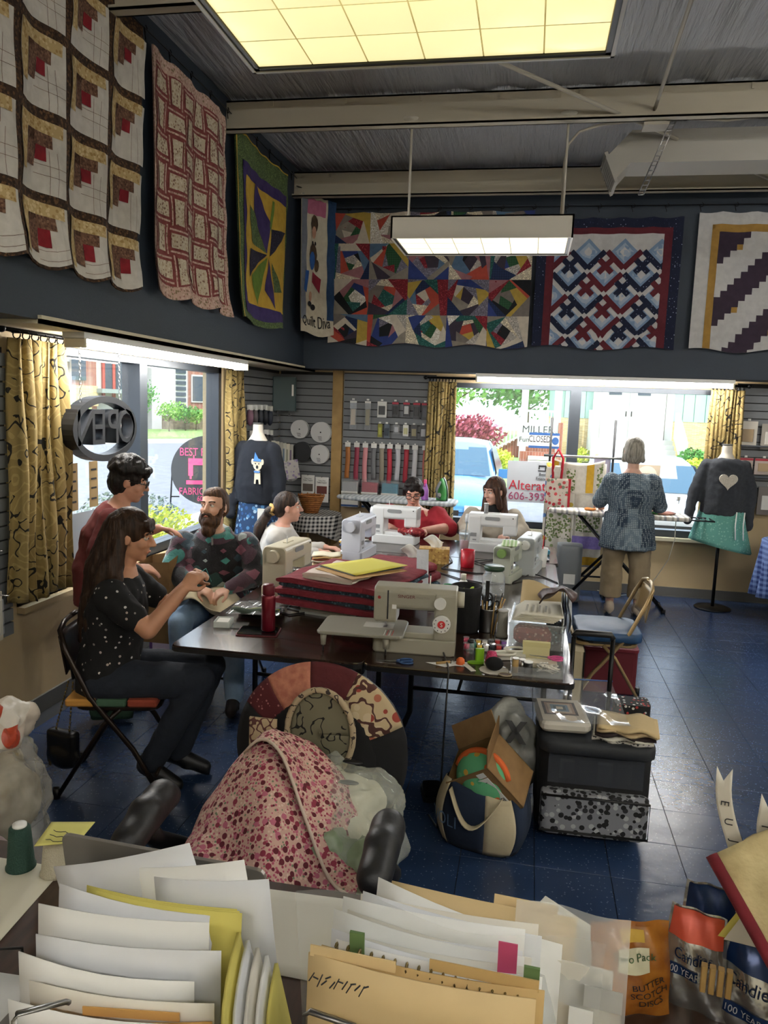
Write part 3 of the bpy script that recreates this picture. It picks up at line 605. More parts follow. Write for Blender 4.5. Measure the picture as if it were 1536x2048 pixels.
# ---------------------------------------------------------------- quilts hung on wires
def clip(poly, ax, val, keep_less):
    out = []
    for i in range(len(poly)):
        a, b = poly[i-1], poly[i]; fa = (a[ax] <= val) if keep_less else (a[ax] >= val); fb = (b[ax] <= val) if keep_less else (b[ax] >= val)
        if fa != fb: t = (val-a[ax])/(b[ax]-a[ax]); out.append((a[0]+(b[0]-a[0])*t, a[1]+(b[1]-a[1])*t))
        if fb: out.append(b)
    return out
class Quilt:
    def __init__(s, label, O, U, W_, Hh, mats, amp=.02, waves=3, curl=.05, seed=0, inset=0, step=.05):
        s.T = thing('hanging_quilt', label, 'quilt', O, 0, 'quilts hanging above the windows')
        s.U = V(U).normalized(); s.N = s.U.cross(V((0, 0, 1))).normalized(); s.W = W_; s.H = Hh; s.mats = mats; s.amp = amp; s.wv = waves; s.curl = curl; s.seed = seed; s.inset = inset; s.step = step
        s.part('backing', [([(0, 0), (W_, 0), (W_, Hh), (0, Hh)], 0)], 0, True)
    def S(s, u, v, l):
        a = u/s.W*2*pi*s.wv+s.seed; k = v/s.H
        d = .03+s.amp*(1+math.sin(a+k*1.3))*(.45+.7*k)+s.curl*max(0, k-.75)**2*8+l+.006*math.sin(u*23)*math.sin(v*19)
        top = .018*abs(math.sin(u/s.W*pi*5+s.seed))*max(0, 1-k*4)
        uu = u-s.inset*k*(u/s.W-.2) if s.inset else u
        return s.U*uu+V((0, 0, -v-top+(.02*math.sin(a)*k if k > .9 else 0)))+s.N*d
    def part(s, name, patches, lift, thick=False):
        mb = MB(); st = s.step
        for poly, mi in patches:
            lf = lift
            if isinstance(mi, tuple): mi, lf = mi
            lf *= 1.7
            u0, u1 = min(p[0] for p in poly), max(p[0] for p in poly); v0, v1 = min(p[1] for p in poly), max(p[1] for p in poly)
            for i in range(int(u0/st-1e-6), int(u1/st)+1):
                pc = clip(clip(poly, 0, i*st, False), 0, (i+1)*st, True)
                if len(pc) < 3: continue
                for j in range(int(v0/st-1e-6), int(v1/st)+1):
                    q = clip(clip(pc, 1, j*st, False), 1, (j+1)*st, True)
                    if len(q) < 3: continue
                    w_ = [s.S(a, b, lf) for a, b in q]
                    mb.add(w_, [tuple(range(len(w_)))[::-1]], False, mi)
                    if thick: mb.add([p-s.N*.008 for p in w_], [tuple(range(len(w_)))], False, mi)
        return mb.build(name, s.mats, s.T)
def rc(x, y, w_, h): return [(x, y), (x+w_, y), (x+w_, y+h), (x, y+h)]
qb = (160, .12, .004)
def cloth(name, c, c2=None, s_=18): return pat(name, mottle(H(c), H(c2 or c), s_), .9, bp=(60, .25, .006))
qwhite = cloth('quilt_white', '#d8d3ca', '#cbc6bd'); qbrown = pat('quilt_brown_print', speck(H('#3d2a1c'), [H('#5a4028'), H('#2c1d12'), H('#6a4c30')], 70, .5), .9); qtan = pat('quilt_tan_print', speck(H('#c2a978'), [H('#a98a55'), H('#d6c294')], 55, .45), .9); qmid = pat('quilt_taupe_print', speck(H('#6e4f3d'), [H('#55392b'), H('#85654f')], 80, .5), .9); qred = cloth('quilt_crimson', '#8c1a26', '#7a141f')
# log cabin quilt
q = Quilt('large cream log-cabin quilt with brown sashing and red squares', (-2.34, 2.08, 3.96), (0, 1, 0), 2.26, 1.5, [qbrown, qwhite, qtan, qmid, qred], .025, 6, .08, 1.0, .2)
for ci, yc in enumerate((4.205, 3.815, 3.425, 3.035, 2.645, 2.255)):
    for ri, zc in enumerate((3.72, 3.34, 2.96, 2.585)):
        x = yc-.165-2.08; y = 3.96-zc-.16; hb = .33 if ri < 3 else .27
        P = [(rc(x, y, .33, hb), (1, .002)), (rc(x, y, .3, .06), (2, .004)), (rc(x, y, .065, .25), (2, .004)), (rc(x+.065, y+.06, .17, .06), (3, .005)), (rc(x+.065, y+.06, .065, .16), (3, .005)), (rc(x+.13, y+.12, .065, .065), (4, .006))]
        P += [(rc(x+.13, y+.2+.045*k, .215, .002), (3, .0035)) for k in range(2)]+[(rc(x+.215+.045*k, y+.13, .002, .2), (3, .0035)) for k in range(2)]
        P = [(po, mi) for po, mi in P if max(p[0] for p in po) <= 2.3 and max(p[1] for p in po) < 1.5]
        q.part('log_cabin_block', P, .003)
# woven rail quilt
pk = pat('quilt_pink_floral', speck(H('#c9a99a'), [H('#a87f72'), H('#8d7a5e'), H('#d8beb0')], 60, .45), .9); mr = pat('quilt_maroon_print', mottle(H('#7f3b3a'), H('#8f4a47'), 40), .9); crm = pat('quilt_cream_floral', speck(H('#cdbfa6'), [H('#b39d80'), H('#8a6a5a'), H('#d9cfbb')], 60, .42), .9)
q = Quilt('pink and maroon basket-weave quilt second from the left', (-2.34, 4.45, 3.92), (0, 1, 0), 1.15, 1.42, [pk, mr, crm], .03, 2.5, .07, 2)
for i in range(6):
    for j in range(7):
        x = .035+i*.18; y = .08+j*.18; P = [(rc(x, y, .18, .18), (1, .002))]
        P.append((rc(x+.045, y+.012, .09, .156), (2, .005)) if (i+j) % 2 else (rc(x+.012, y+.045, .156, .09), (2, .005)))
        P += [(rc(x+.016, y, .012, .18), (0, .0035)), (rc(x+.152, y, .012, .18), (0, .0035))] if (i+j) % 2 else [(rc(x, y+.016, .18, .012), (0, .0035)), (rc(x, y+.152, .18, .012), (0, .0035))]
        q.part('woven_block', P, .003)
# star quilt
gq = pat('quilt_green_print', speck(H('#4c5f37'), [H('#5f7543'), H('#3a4b2a'), H('#73884f')], 110, .5), .9); pq = cloth('quilt_purple', '#3f2f66', '#34265a'); yq = cloth('quilt_yellow', '#c9a53c', '#bd9936'); dq = pat('quilt_dark_speckle', speck(H('#1d1a2c'), [H('#5a5570'), H('#3a3550')], 110, .3), .9); lg = cloth('quilt_lime', '#6d8a34', '#5f7a2c')
q = Quilt('green bordered quilt with a purple star on yellow', (-2.34, 5.74, 3.9), (0, 1, 0), 1.28, 1.4, [gq, pq, yq, dq, lg], .03, 1.3, .05, .5, .15)
q.part('border', [(rc(0, 0, 1.25, .012), (2, .004)), (rc(0, 0, .012, 1.4), (2, .004))], .003)
q.part('inner_border', [(rc(.12, .2, 1.1, .1), (1, .003)), (rc(.12, .2, .06, 1.15), (1, .003)), (rc(.12, 1.25, 1.1, .1), (1, .003))], .003)
q.part('field', [(rc(.18, .3, 1.03, .95), (2, .004))], .003)
cx_, cy_ = .66, .8
for po, mi in (([(.446, .27), (.826, .525), (.76, .79), (.43, .51)], 1), ([(.29, .5), (.43, .52), (.76, .79), (.36, .76)], 0), ([(.85, .57), (1.2, .53), (.8, .81)], 3), ([(.34, .82), (.76, .8), (.31, 1.05)], 3), ([(.42, 1.02), (.76, .82), (.56, 1.24)], 4), ([(.78, .83), (.9, 1.24), (.71, 1.1)], 1), ([(.84, .85), (1.1, 1.07), (.87, 1.1)], 0), ([(.86, .33), (.9, .33), (.84, .6), (.8, .56)], 4)): q.part('star_point', [(po, (mi, .006))], .006)
# diva panel, hung across the corner
gy = cloth('quilt_grey', '#6f7480', '#7b808b'); pkq = cloth('quilt_rose', '#b56a86', '#a85f7b'); bl = cloth('quilt_blue', '#26466e', '#203c60'); cr = cloth('quilt_ecru', '#cfc8b4', '#c5bda8')
hairq = cloth('applique_brown', '#5a4632', '#46362a'); skq = cloth('applique_skin', '#c69a82', '#b88a72'); bq = cloth('applique_bright_blue', '#2f62a8', '#28569a'); rq = cloth('applique_red', '#8e2438', '#7d1c30'); kq = mat('applique_black', '#15151a', .9)
q = Quilt('narrow cream applique quilt with lettering in the room corner', (-2.3, 7.4, 3.86), (.235, .38, 0), .455, 1.32, [cr, gy, pkq, bl, hairq, skq, bq, rq, kq], .012, 1, .03, 1)
q.part('border', [(rc(0, 0, .07, 1.2), (1, .003)), (rc(.07, .03, .25, .15), (2, .003)), (rc(.345, 0, .11, 1.17), (3, .003))], .003)
def disc(x, y, rx, ry, n=10): return [(x+rx*math.cos(2*pi*k/n), y+ry*math.sin(2*pi*k/n)) for k in range(n)]
for po_ in [(disc(.17, .27, .045, .09), (4, .005)), (disc(.165, .35, .03, .06), (5, .006)), (disc(.16, .56, .05, .11), (4, .005)), (disc(.145, .62, .035, .09), (6, .007)), (disc(.21, .66, .03, .06), (4, .006)), ([(.16, .72), (.27, .78), (.25, .92), (.15, .82)], (7, .006)), ([(.05, .72), (.1, .72), (.08, .93), (.04, .9)], (6, .006)), (disc(.13, .96, .02, .05), (5, .006)), (disc(.12, 1.03, .03, .025), (8, .007)), (disc(.17, 1.06, .035, .03), (8, .007)), (disc(.15, .45, .012, .02), (8, .006)), (disc(.19, .45, .012, .02), (8, .006))]: q.part('applique_piece', [po_], .005)
tm = text_mesh('Quilt Diva', .13, .001, 'LEFT', False, (.68, 1.1))
for v in tm.vertices: v.co = q.S(.02+v.co.x, 1.2-v.co.y, .005+v.co.z)
tm.materials.append(kq); link('lettering', tm, q.T)
# crazy patch quilt
CP = ['#7c1f2a', '#1f2f55', '#c9bfae', '#20554f', '#15171c', '#b59a45', '#6d6a78', '#9c6a70', '#2d5a3a', '#a8a29a', '#8a8377', '#3b3340', '#c2b7a0', '#54708c', '#b24a3a', '#d0cabd', '#78706a', '#2b3c78']
cpm = [pat('crazy_patch_%d' % i, (speck(H(c), [tuple(min(1, x*1.9+.03) for x in H(c)), tuple(x*.5 for x in H(c))], 75, .35) if i % 3 == 0 else gingham(H(c), tuple(x*.6 for x in H(c)), 45) if i % 7 == 1 else mottle(H(c), tuple(x*.85 for x in H(c)), 25)), .9) for i, c in enumerate(CP)]
q = Quilt('multicoloured crazy-patch quilt behind the hanging box light', (-2.07, 7.8, 3.76), (1, 0, 0), 2.0, 1.29, cpm, .012, 3, .03, .3, step=.1)
cr_ = random.Random(11)
def split(poly, ang, off):
    nx, ny = math.cos(ang), math.sin(ang); c = (sum(p[0] for p in poly)/len(poly)*nx+sum(p[1] for p in poly)/len(poly)*ny)+off; A, B_ = [], []
    for i in range(len(poly)):
        a, b = poly[i-1], poly[i]; da, db = a[0]*nx+a[1]*ny-c, b[0]*nx+b[1]*ny-c
        if (da < 0) != (db < 0): t = da/(da-db); p = (a[0]+(b[0]-a[0])*t, a[1]+(b[1]-a[1])*t); A.append(p); B_.append(p)
        (A if db < 0 else B_).append(b)
    return A, B_
for i in range(5):
    for j in range(4):
        x, y = i*.4, j*.345-.04; w_ = .4; h = .345
        if y < 0: h += y; y = 0
        if y+h > 1.29: h = 1.29-y
        cxq, cyq = x+w_/2+cr_.uniform(-.05, .05), y+h/2; core = rc(x, y, w_, h); P = []; a = cr_.uniform(0, 6.28)
        for k in range(14):
            r = .17-.0105*k
            if r < .03: break
            nx, ny = math.cos(a), math.sin(a); c = cxq*nx+cyq*ny+r+cr_.uniform(-.015, .015); A, B_ = [], []
            for ii in range(len(core)):
                p0, p1 = core[ii-1], core[ii]; da, db = p0[0]*nx+p0[1]*ny-c, p1[0]*nx+p1[1]*ny-c
                if (da < 0) != (db < 0): t = da/(da-db); p = (p0[0]+(p1[0]-p0[0])*t, p0[1]+(p1[1]-p0[1])*t); A.append(p); B_.append(p)
                (A if db < 0 else B_).append(p1)
            if len(B_) >= 3: P.append((B_, (cr_.randrange(18), .003)))
            if len(A) < 3: break
            core = A; a += cr_.uniform(1.0, 1.75)
        P.append((core, (cr_.randrange(18), .003))); q.part('crazy_block', P, .003)
# lattice quilt
nv = pat('quilt_navy_stars', speck(H('#121a33'), [H('#8e99b5'), H('#2a3555'), H('#1b2340')], 45, .2), .9); md = cloth('quilt_burgundy', '#5e1d28', '#551924'); lb = cloth('quilt_light_blue', '#7f97b5', '#748dab'); pb = cloth('quilt_pale_blue', '#a5b3c4', '#9aa9bb'); sw = cloth('quilt_silver_white', '#c7c6c4', '#bcbbba')
q = Quilt('white quilt with navy and burgundy diagonal lattice', (-.03, 7.8, 3.69), (1, 0, 0), 1.32, 1.21, [nv, md, sw, lb, pb], .006, 1.5, .01, .2)
q.part('border', [(rc(.09, .09, 1.14, 1.12), (1, .002))], .002)
q.part('field', [(rc(.165, .15, .99, 1.06), (2, .003))], .003)
X0, Y0, X1, Y1 = .165, .15, 1.155, 1.21
def bar(x, y, dx, dy, L, w_):
    n_ = (-dy, dx); return [(x+n_[0]*w_, y+n_[1]*w_), (x+dx*L+n_[0]*w_, y+dy*L+n_[1]*w_), (x+dx*L-n_[0]*w_, y+dy*L-n_[1]*w_), (x-n_[0]*w_, y-n_[1]*w_)]
def inb(po):
    for ax, val, less in ((0, X0, False), (0, X1, True), (1, Y0, False), (1, Y1, True)):
        po = clip(po, ax, val, less)
        if len(po) < 3: return None
    return po
k7 = .7071; p_ = .33
for i in range(4):
    for j in range(6):
        cxq = X0+p_*(i-.05)+(p_/2 if j % 2 else 0); cyq = Y0+.17+j*p_*.62
        pcs = []
        for s_, mi in ((.125, 3), (.085, 4), (.045, 2)): pcs.append(([(cxq, cyq-s_), (cxq+s_, cyq), (cxq, cyq+s_), (cxq-s_, cyq)], (mi, .004+.001*(1-s_*5))))
        m_ = 0 if (i+j) % 2 else 1
        for sx in (-1, 1): pcs.append((bar(cxq, cyq+.15, sx*k7, -k7, .22, .026), (m_, .0065)))
        pcs = [(inb(po), mi) for po, mi in pcs]; pcs = [x for x in pcs if x[0]]
        if pcs: q.part('lattice_block', pcs, .004)
for i in range(4):
    for j in range(5):
        po = [inb(bar(X0+p_*(i+.45)+(p_/2 if j % 2 else 0)-.06*sx, Y0+.3+j*p_*.62-.06, sx*k7, k7, .17, .026)) for sx in (-1, 1)]; po = [(x, (1 if (i+j) % 2 else 0, .0066)) for x in po if x]
        if po: q.part('lattice_bar', po, .006)
# stepped quilt
pl = cloth('quilt_plum', '#3a2c3c', '#332736'); gd = cloth('quilt_gold', '#a8833f', '#9c783a')
q = Quilt('white and plum stair-step quilt with gold border at right', (1.42, 7.8, 3.73), (1, 0, 0), 1.35, 1.25, [sw, gd, pl], .01, 2, .02, .7)
q.part('gold_border', [(rc(.12, .11, 1.1, .07), (1, .003)), (rc(.12, .11, .065, 1.14), (1, .003))], .003)
q.part('field', [(rc(.185, .18, 1.04, 1.07), (2, .003))], .003)
for off in (-.1, .56, 1.2):
    for k in range(19):
        x = .185+k*.0545; y = .55+off*.85-k*.057
        for a in range(1):
            po = rc(x, y, .0545, .3); po = [(min(max(px_, .185), 1.225), min(max(py_, .18), 1.25)) for px_, py_ in po]
            if po[2][1]-po[0][1] > .01: q.part('stair_strip', [(po, (0, .0045))], .004)
            if k % 6 == 3 and .18 < y < 1.2: q.part('gold_square', [(rc(x, max(y, .18), .05, .05), (1, .006))], .006)
# wires with hooks
def wire(a, b, n, label):
    T = thing('hanging_wire', label, 'wire', a); d = V(b)-V(a)
    MB().cyl((0, 0, 0), d, .004, n=6).build('line', blackm, T)
    side = V((0, 0, 1)).cross(d.normalized())
    for k in range(n):
        p = d*((k+.5)/n); dn = d.normalized()
        MB().tube([p+dn*(.018*math.sin(t))+V((0, 0, .012+.018*math.cos(t)-.012)) for t in [i*.6 for i in range(9)]]+[p+V((0, 0, -.06))], .0035, 5).build('hook', blackm, T)
wire((-2.31, 2.1, 3.97), (-2.31, 7.35, 3.97), 17, 'black wire with hooks carrying the left wall quilts')
wire((-2.31, 7.35, 3.9), (-2.04, 7.77, 3.88), 2, 'short black wire with hooks across the corner')
wire((-2.04, 7.77, 3.79), (4.6, 7.77, 3.79), 22, 'black wire with hooks carrying the back wall quilts')
# ---------------------------------------------------------------- signs in the windows
OS = thing('open_sign', 'black oval neon sign hanging by chains in the left window', 'sign', (-2.6, 4.365, 1.665), pi/2)
ring = MB()
def oval(rx, rz, y, n=40): return [(rx*math.cos(2*pi*k/n), y, rz*math.sin(2*pi*k/n)) for k in range(n)]
A, B_, C_, D_ = oval(.365, .2, -.04), oval(.365, .2, .04), oval(.32, .16, -.04), oval(.32, .16, .04); n = 40; ring.add(A+B_+C_+D_, [f for i in range(n) for f in ((i, (i+1) % n, n+(i+1) % n, n+i), (2*n+i, 3*n+i, 3*n+(i+1) % n, 2*n+(i+1) % n), (i, 2*n+i, 2*n+(i+1) % n, (i+1) % n), (n+i, n+(i+1) % n, 3*n+(i+1) % n, 3*n+i))]); ring.build('oval_frame', mat('sign_black', '#17181b', .5), OS)
lm = mat('sign_black', '#17181b', .5)
for ch, x in (('O', .235), ('P', .08), ('E', -.075), ('N', -.225)): text('letter', ch, .27, (x, 0, 0), (pi/2, 0, 0), lm, OS, .04, (1.05, 1.15), mirror=True)
rg = mat('neon_red_edge', '#d8452f', .4)
for ch, x in (('O', .235), ('P', .08), ('E', -.075), ('N', -.225)): text('neon_letter', ch, .2, (x, .048, 0), (pi/2, 0, 0), rg, OS, .004, (1.05, 1.15), mirror=True)
for x, l in ((-.22, .44), (.22, .47)):
    ch = MB()
    for k in range(14): z = .17+k*.021*l/.3*.7; ch.tube([(x+(.007*math.cos(t) if k % 2 else 0), (0 if k % 2 else .007*math.cos(t)), z+.013*math.sin(t)) for t in [2*pi*i/8 for i in range(8)]], .002, 4, True)
    ch.build('chain', steel, OS)
hang = mat('kraft_card', '#b59a6a', .8)
for k, (y, w_, l) in enumerate(((4.34, .12, 'tall kraft paper notice taped in the left window'), (4.58, .1, 'shorter kraft notice taped beside the mullion'))):
    N_ = thing('paper_notice', l, 'notice', (-2.79, y, 1.3), pi/2); MB().box((-w_/2, 0, -.16), (w_/2, .002, .14)).build('card', hang, N_)
    for z in (.08, .02, -.04, -.11): MB().box((-w_*.3, -.003, z), (w_*.3, -.001, z+.012)).build('print', inkm, N_)
MB().box((-2.80, 4.3, .7), (-2.795, 4.75, 1.12)).build('window_poster', mat('poster_grey_blue', '#b9c3cc', .7), label='pale grey poster standing in the left window', cat='poster')
MB().box((-3.3, 4.4, 1.9), (-3.28, 5.1, 2.1)).cyl((-3.29, 5.11, -.1), (-3.29, 5.11, 2.12), .015).build('street_banner', mat('banner_white', '#dfe2e2', .7), label='plain pale banner on a pole outside the left window', cat='banner')
CS = thing('closed_sign', 'white and blue closed sign hanging in the back window', 'sign', (.155, 8.16, 1.56))
MB().rb((0, 0, 0), (.31, .006, .16), .002).build('board', whitep, CS); bs = mat('sign_blue', '#274f86', .6)
MB().box((-.155, -.005, .055), (.155, -.003, .08)).box((-.155, -.005, -.08), (.155, -.003, -.055)).build('blue_band', bs, CS)
text('lettering', 'CLOSED', .085, (-.045, -.005, .012), (pi/2, 0, 0), inkm, CS, .0005, (.7, 1.1)); MB().at((.115, -.004, 0), 0, pi/2).prism(disc(0, 0, .035, .04, 16), 0, .001).build('round_emblem', bs, CS)
MB().tube([(-.12, 0, .08), (0, .0, .2), (0, .02, .52), (0, .1, .54)], .0015, 4).tube([(.12, 0, .08), (0, 0, .2)], .0015, 4).build('string', inkm, CS)
AS = thing('alterations_sign', 'white sign board with red alterations lettering in the back window', 'sign', (.1, 8.12, 1.13))
MB().box((-.3, 0, -.22), (.4, .01, .21)).build('board', mat('sign_pale_grey', '#cfd4da', .6), AS); rdt = mat('sign_red_ink', '#c2283c', .6)
text('lettering', 'Alterations', .135, (-.28, -.003, -.045), (pi/2, 0, 0), rdt, AS, .001, (1, 1.05), 'LEFT'); text('lettering', '606-393-3811', .115, (-.28, -.003, -.16), (pi/2, 0, 0), mat('sign_magenta_ink', '#a8446a', .6), AS, .001, (1, 1), 'LEFT')
text('lettering', 'Best', .04, (.06, -.003, .08), (pi/2, 0, 0), inkm, AS); text('lettering', 'Friends', .045, (.06, -.003, .035), (pi/2, 0, 0), inkm, AS)
mm = MB().at((.06, -.002, .13), 0, pi/2, 0, .16); mm.box((-.3, -.11, 0), (.36, -.05, .006)).box((-.27, .18, 0), (.3, .28, .006)).box((-.27, .02, 0), (-.2, .18, .006)).box((.14, -.05, 0), (.3, .2, .006)); mm.build('machine_emblem', inkm, AS)
CP2 = thing('round_emblem_poster', 'tan poster with a round emblem in the back window', 'poster', (1.22, 8.298, 1.2)); MB().box((-.13, 0, -.15), (.13, .004, .15)).build('sheet', mat('poster_tan', '#b9aa94', .7), CP2)
MB().at((0, -.002, .04), 0, pi/2).prism(disc(0, 0, .1, .1, 24), 0, .001).build('disc', mat('poster_cream', '#ded3c2', .7), CP2); text('lettering', 'MONOGRAMS\n& MORE', .025, (0, -.004, .04), (pi/2, 0, 0), inkm, CP2)
# ---------------------------------------------------------------- tables
topm = pat('dark_walnut_laminate', lambda t: t.ramp(t.noise(6, 4, t.co('Object', (2, 14, 1))), [(.3, H('#241812')), (.7, H('#33231b'))]), .22, coat=.2)
tleg = mat('table_leg_black', '#0f0f11', .4, .4)
def table(label, x0, x1, y0, y1, legs, along='y'):
    T = thing('folding_table', label, 'table', (x0, y0, 0), 0, 'dark folding tables pushed together'); w_, d = x1-x0, y1-y0
    MB().prism(rrect(w_/2, d/2, w_, d, .04, 3), .715, .74, .004).build('tabletop', topm, T); MB().prism(rrect(w_/2, d/2, w_+.004, d+.004, .042, 3), .712, .732).build('edge_band', black, T)
    for q_ in legs:
        for s_ in (.09, (w_ if along == 'y' else d)-.09):
            P = [(s_, q_, .712), (s_, q_, .4), (s_, q_+.0, .16), (s_-.06 if s_ < .3 else s_+.0, q_+.02, 0)] if along == 'y' else [(q_, s_, .712), (q_, s_, .3), (q_, s_, 0)]
            MB().tube(P, .016, 8).build('leg', tleg, T)
        MB().tube([(.09, q_, .3), (w_-.09, q_, .3)] if along == 'y' else [(q_, .09, .3), (q_, d-.09, .3)], .011, 8).build('cross_bar', tleg, T)
        c = q_+.5 if q_ < (d if along == 'y' else w_)/2 else q_-.5
        MB().tube([(w_/2-.1, q_, .3), (w_/2, c, .7)] if along == 'y' else [(q_, d/2, .3), (c, d/2, .7)], .009, 6).build('brace', tleg, T)
    return T
table('dark folding table nearest the seated woman with the long hair', -1.57, -.66, 3.18, 5.75, (.9, 2.2))
table('dark folding table under the grey sewing machine at front right', -.66, .25, 3.18, 5.75, (.93, 2.2))
table('dark folding table at the back before the two seated women', -1.5, .27, 5.76, 6.5, (.2, 1.55), 'x')
# ---------------------------------------------------------------- folding chairs
def fchair(label, loc, rz, fm, name='folding_chair', seatm=None):
    """faces +y; origin on the floor below the seat"""
    T = thing(name, label, 'chair', loc, rz, 'metal folding chairs')
    for s_ in (-1, 1):
        x = s_*.2
        MB().tube([(x*1.08, .24, .0), (x*1.05, .1, .25), (x, -.1, .5), (x, -.2, .72), (x*.82, -.235, .8), (x*.4, -.245, .82), (0, -.246, .822)], .0125, 8).build('back_post', fm, T)
        MB().tube([(x*.95, -.26, .0), (x*.95, -.04, .36), (x*.95, .04, .44)], .011, 8).build('rear_leg', fm, T)
        for p in ((x*1.08, .24, .02), (x*.95, -.26, .02)): MB().cyl((p[0], p[1], 0), (p[0], p[1], .05), .017, .015, n=10).build('foot_cap', black, T)
    MB().prism(rrect(0, .02, .39, .39, .06, 4), .43, .452, .006).build('seat', seatm or fm, T)
    MB().grid(lambda u, v: ((u-.5)*.38, -.205-.03*v-.02*math.cos((u-.5)*pi)+.0, .60+.18*v), 10, 6, thick=.006).build('backrest', fm, T)
    MB().tube([(-.2, .2, .12), (.2, .2, .12)], .008).build('stretcher', fm, T)
    return T
brownm = mat('brown_chair_enamel', '#241a14', .3, .5); tanm = mat('tan_chair_enamel', '#a58c62', .35, .5)
fchair('dark folding chair under the woman with long brown hair', (-1.86, 3.28, 0), rad(-76), brownm)
fchair('tan metal folding chair with a blue cushion at the right', (.56, 4.98, 0), rad(92), tanm)
fchair('dark folding chair under the bearded man', (-1.92, 4.62, 0), rad(172), brownm)
fchair('dark folding chair under the girl with the ponytail', (-1.83, 5.52, 0), rad(-86), brownm)
fchair('folding chair under the woman in the red shirt', (-.97, 6.82, 0), rad(180), tanm)
fchair('folding chair under the woman in the cream cardigan', (-.28, 6.84, 0), rad(180), tanm)
ch = thing('seat_cushion', 'blue padded cushion on the tan folding chair', 'cushion', (.56, 4.98, .453), rad(92)); put('pad', blob([('e', (0, 0, .045), (.24, .22, .05)), ('b', (0, 0, .04), (.43, .4, .06), .06)], .014, 6), mat('blue_cushion_vinyl', '#22456b', .5, bp=(6, .2, .02)), ch)
MB().prism(rrect(-.02, .0, .36, .3, .05), -.004, .012).build('underside', black, ch); MB().tube([(.2, -.2, .03), (.24, -.22, -.02), (.22, -.22, -.12)], .004, 5).build('tie', black, ch)
cu = thing('seat_cushion', 'thin patchwork cushion under the woman with long hair', 'cushion', (-1.86, 3.28, .453), rad(-76)); cl = [cloth('cush_rust', '#8a3a26'), cloth('cush_gold', '#b8843a'), cloth('cush_green', '#3c5a44')]
for k in range(3): MB().rb((-.12+.0*k, -.14+.14*k, .018), (.2, .135, .036), .01, .008).rb((.1, -.14+.14*k, .018), (.22, .135, .036), .01, .008).build('patch', cl[(k+1) % 3], cu)
# ---------------------------------------------------------------- ironing boards
def iboard(loc, rz, L, hgt, cover, label, legs=True):
    T = thing('ironing_board', label, 'ironing board', loc, rz, 'ironing boards')
    def wd(t): return .19*min(1, (t/.35)**.6) if t < .35 else .19
    o = [(-L/2+L*t, wd(t)) for t in (.0, .02, .06, .12, .2, .28, .36, .6, .94, .985, 1)]; o[0] = (-L/2, .02); o[-2] = (L/2-.02, .17); o[-1] = (L/2, .13)
    MB().prism(o+[(x, -y) for x, y in o[::-1]], hgt-.04, hgt, .012, True).build('padded_top', cover, T)
    if legs:
        for s_ in (-1, 1):
            MB().tube([(-L*.28, s_*.06, hgt-.045), (L*.36, s_*.15, .02)], .015, 8).build('leg', tleg, T); MB().tube([(L*.2, s_*.05, hgt-.045), (-L*.38, s_*.14, .02)], .015, 8).build('leg', tleg, T)
            for x in (L*.36, -L*.38): MB().cyl((x-.02, s_*.15, .018), (x+.02, s_*.15, .018), .018, n=10).build('foot', black, T)
        MB().tube([(L*.36, -.17, .02), (L*.36, .17, .02)], .014).build('foot_bar', tleg, T)
    return T
icov = pat('striped_board_cover', stripes([H('#d8d4cc'), H('#a9a59c'), H('#e2dfd8'), H('#8f8f92'), H('#cfc9bd')], 9, 0), .8)
T = iboard((.88, 7.62, 0), 0, 1.3, .93, icov, 'striped ironing board in front of the standing woman')
MB().tube([(.6, -.1, .9), (.86, -.12, .9), (.86, .12, .9), (.6, .1, .9)], .007).tube([(.66, -.1, .9), (.66, .1, .9)], .005).tube([(.74, -.11, .9), (.74, .11, .9)], .005).tube([(.8, -.11, .9), (.8, .11, .9)], .005).build('iron_rest', tleg, T)
ccov = pat('diamond_board_cover', gingham(H('#cfd3d4'), H('#8d979c'), 22, (0, 1)), .8)
iboard((-1.3, 7.72, 0), 0, 1.25, .93, ccov, 'checked ironing board behind the woman in red')
def iron(loc, rz, label):
    T = thing('clothes_iron', label, 'iron', loc, rz, 'green upright clothes irons'); gm = mat('iron_green', '#3f8a45', .3)
    sole = [(-.055, 0), (.055, 0), (.06, .06), (.05, .13), (.025, .2), (0, .235), (-.025, .2), (-.05, .13), (-.06, .06)]
    MB().at((0, 0, 0), 0, pi/2).prism(sole, 0, .012).build('soleplate', steel, T); MB().at((0, 0, 0), 0, pi/2).prism([(x*.92, y*.96+.004) for x, y in sole], -.055, 0, .012, True).build('shell', gm, T)
    MB().tube([(0, .05, .03), (0, .105, .05), (0, .11, .12), (0, .075, .17), (0, .05, .19)], .015, 8).build('handle', mat('iron_grey', '#6f7478', .4), T)
    MB().cyl((0, .06, .06), (0, .075, .06), .022, n=16).build('dial', white, T); return T
iron((1.22, 7.6, .932), rad(140), 'green iron standing at the right of the woman with grey hair'); iron((-.82, 7.7, .932), rad(150), 'green iron standing beside the back window curtain')
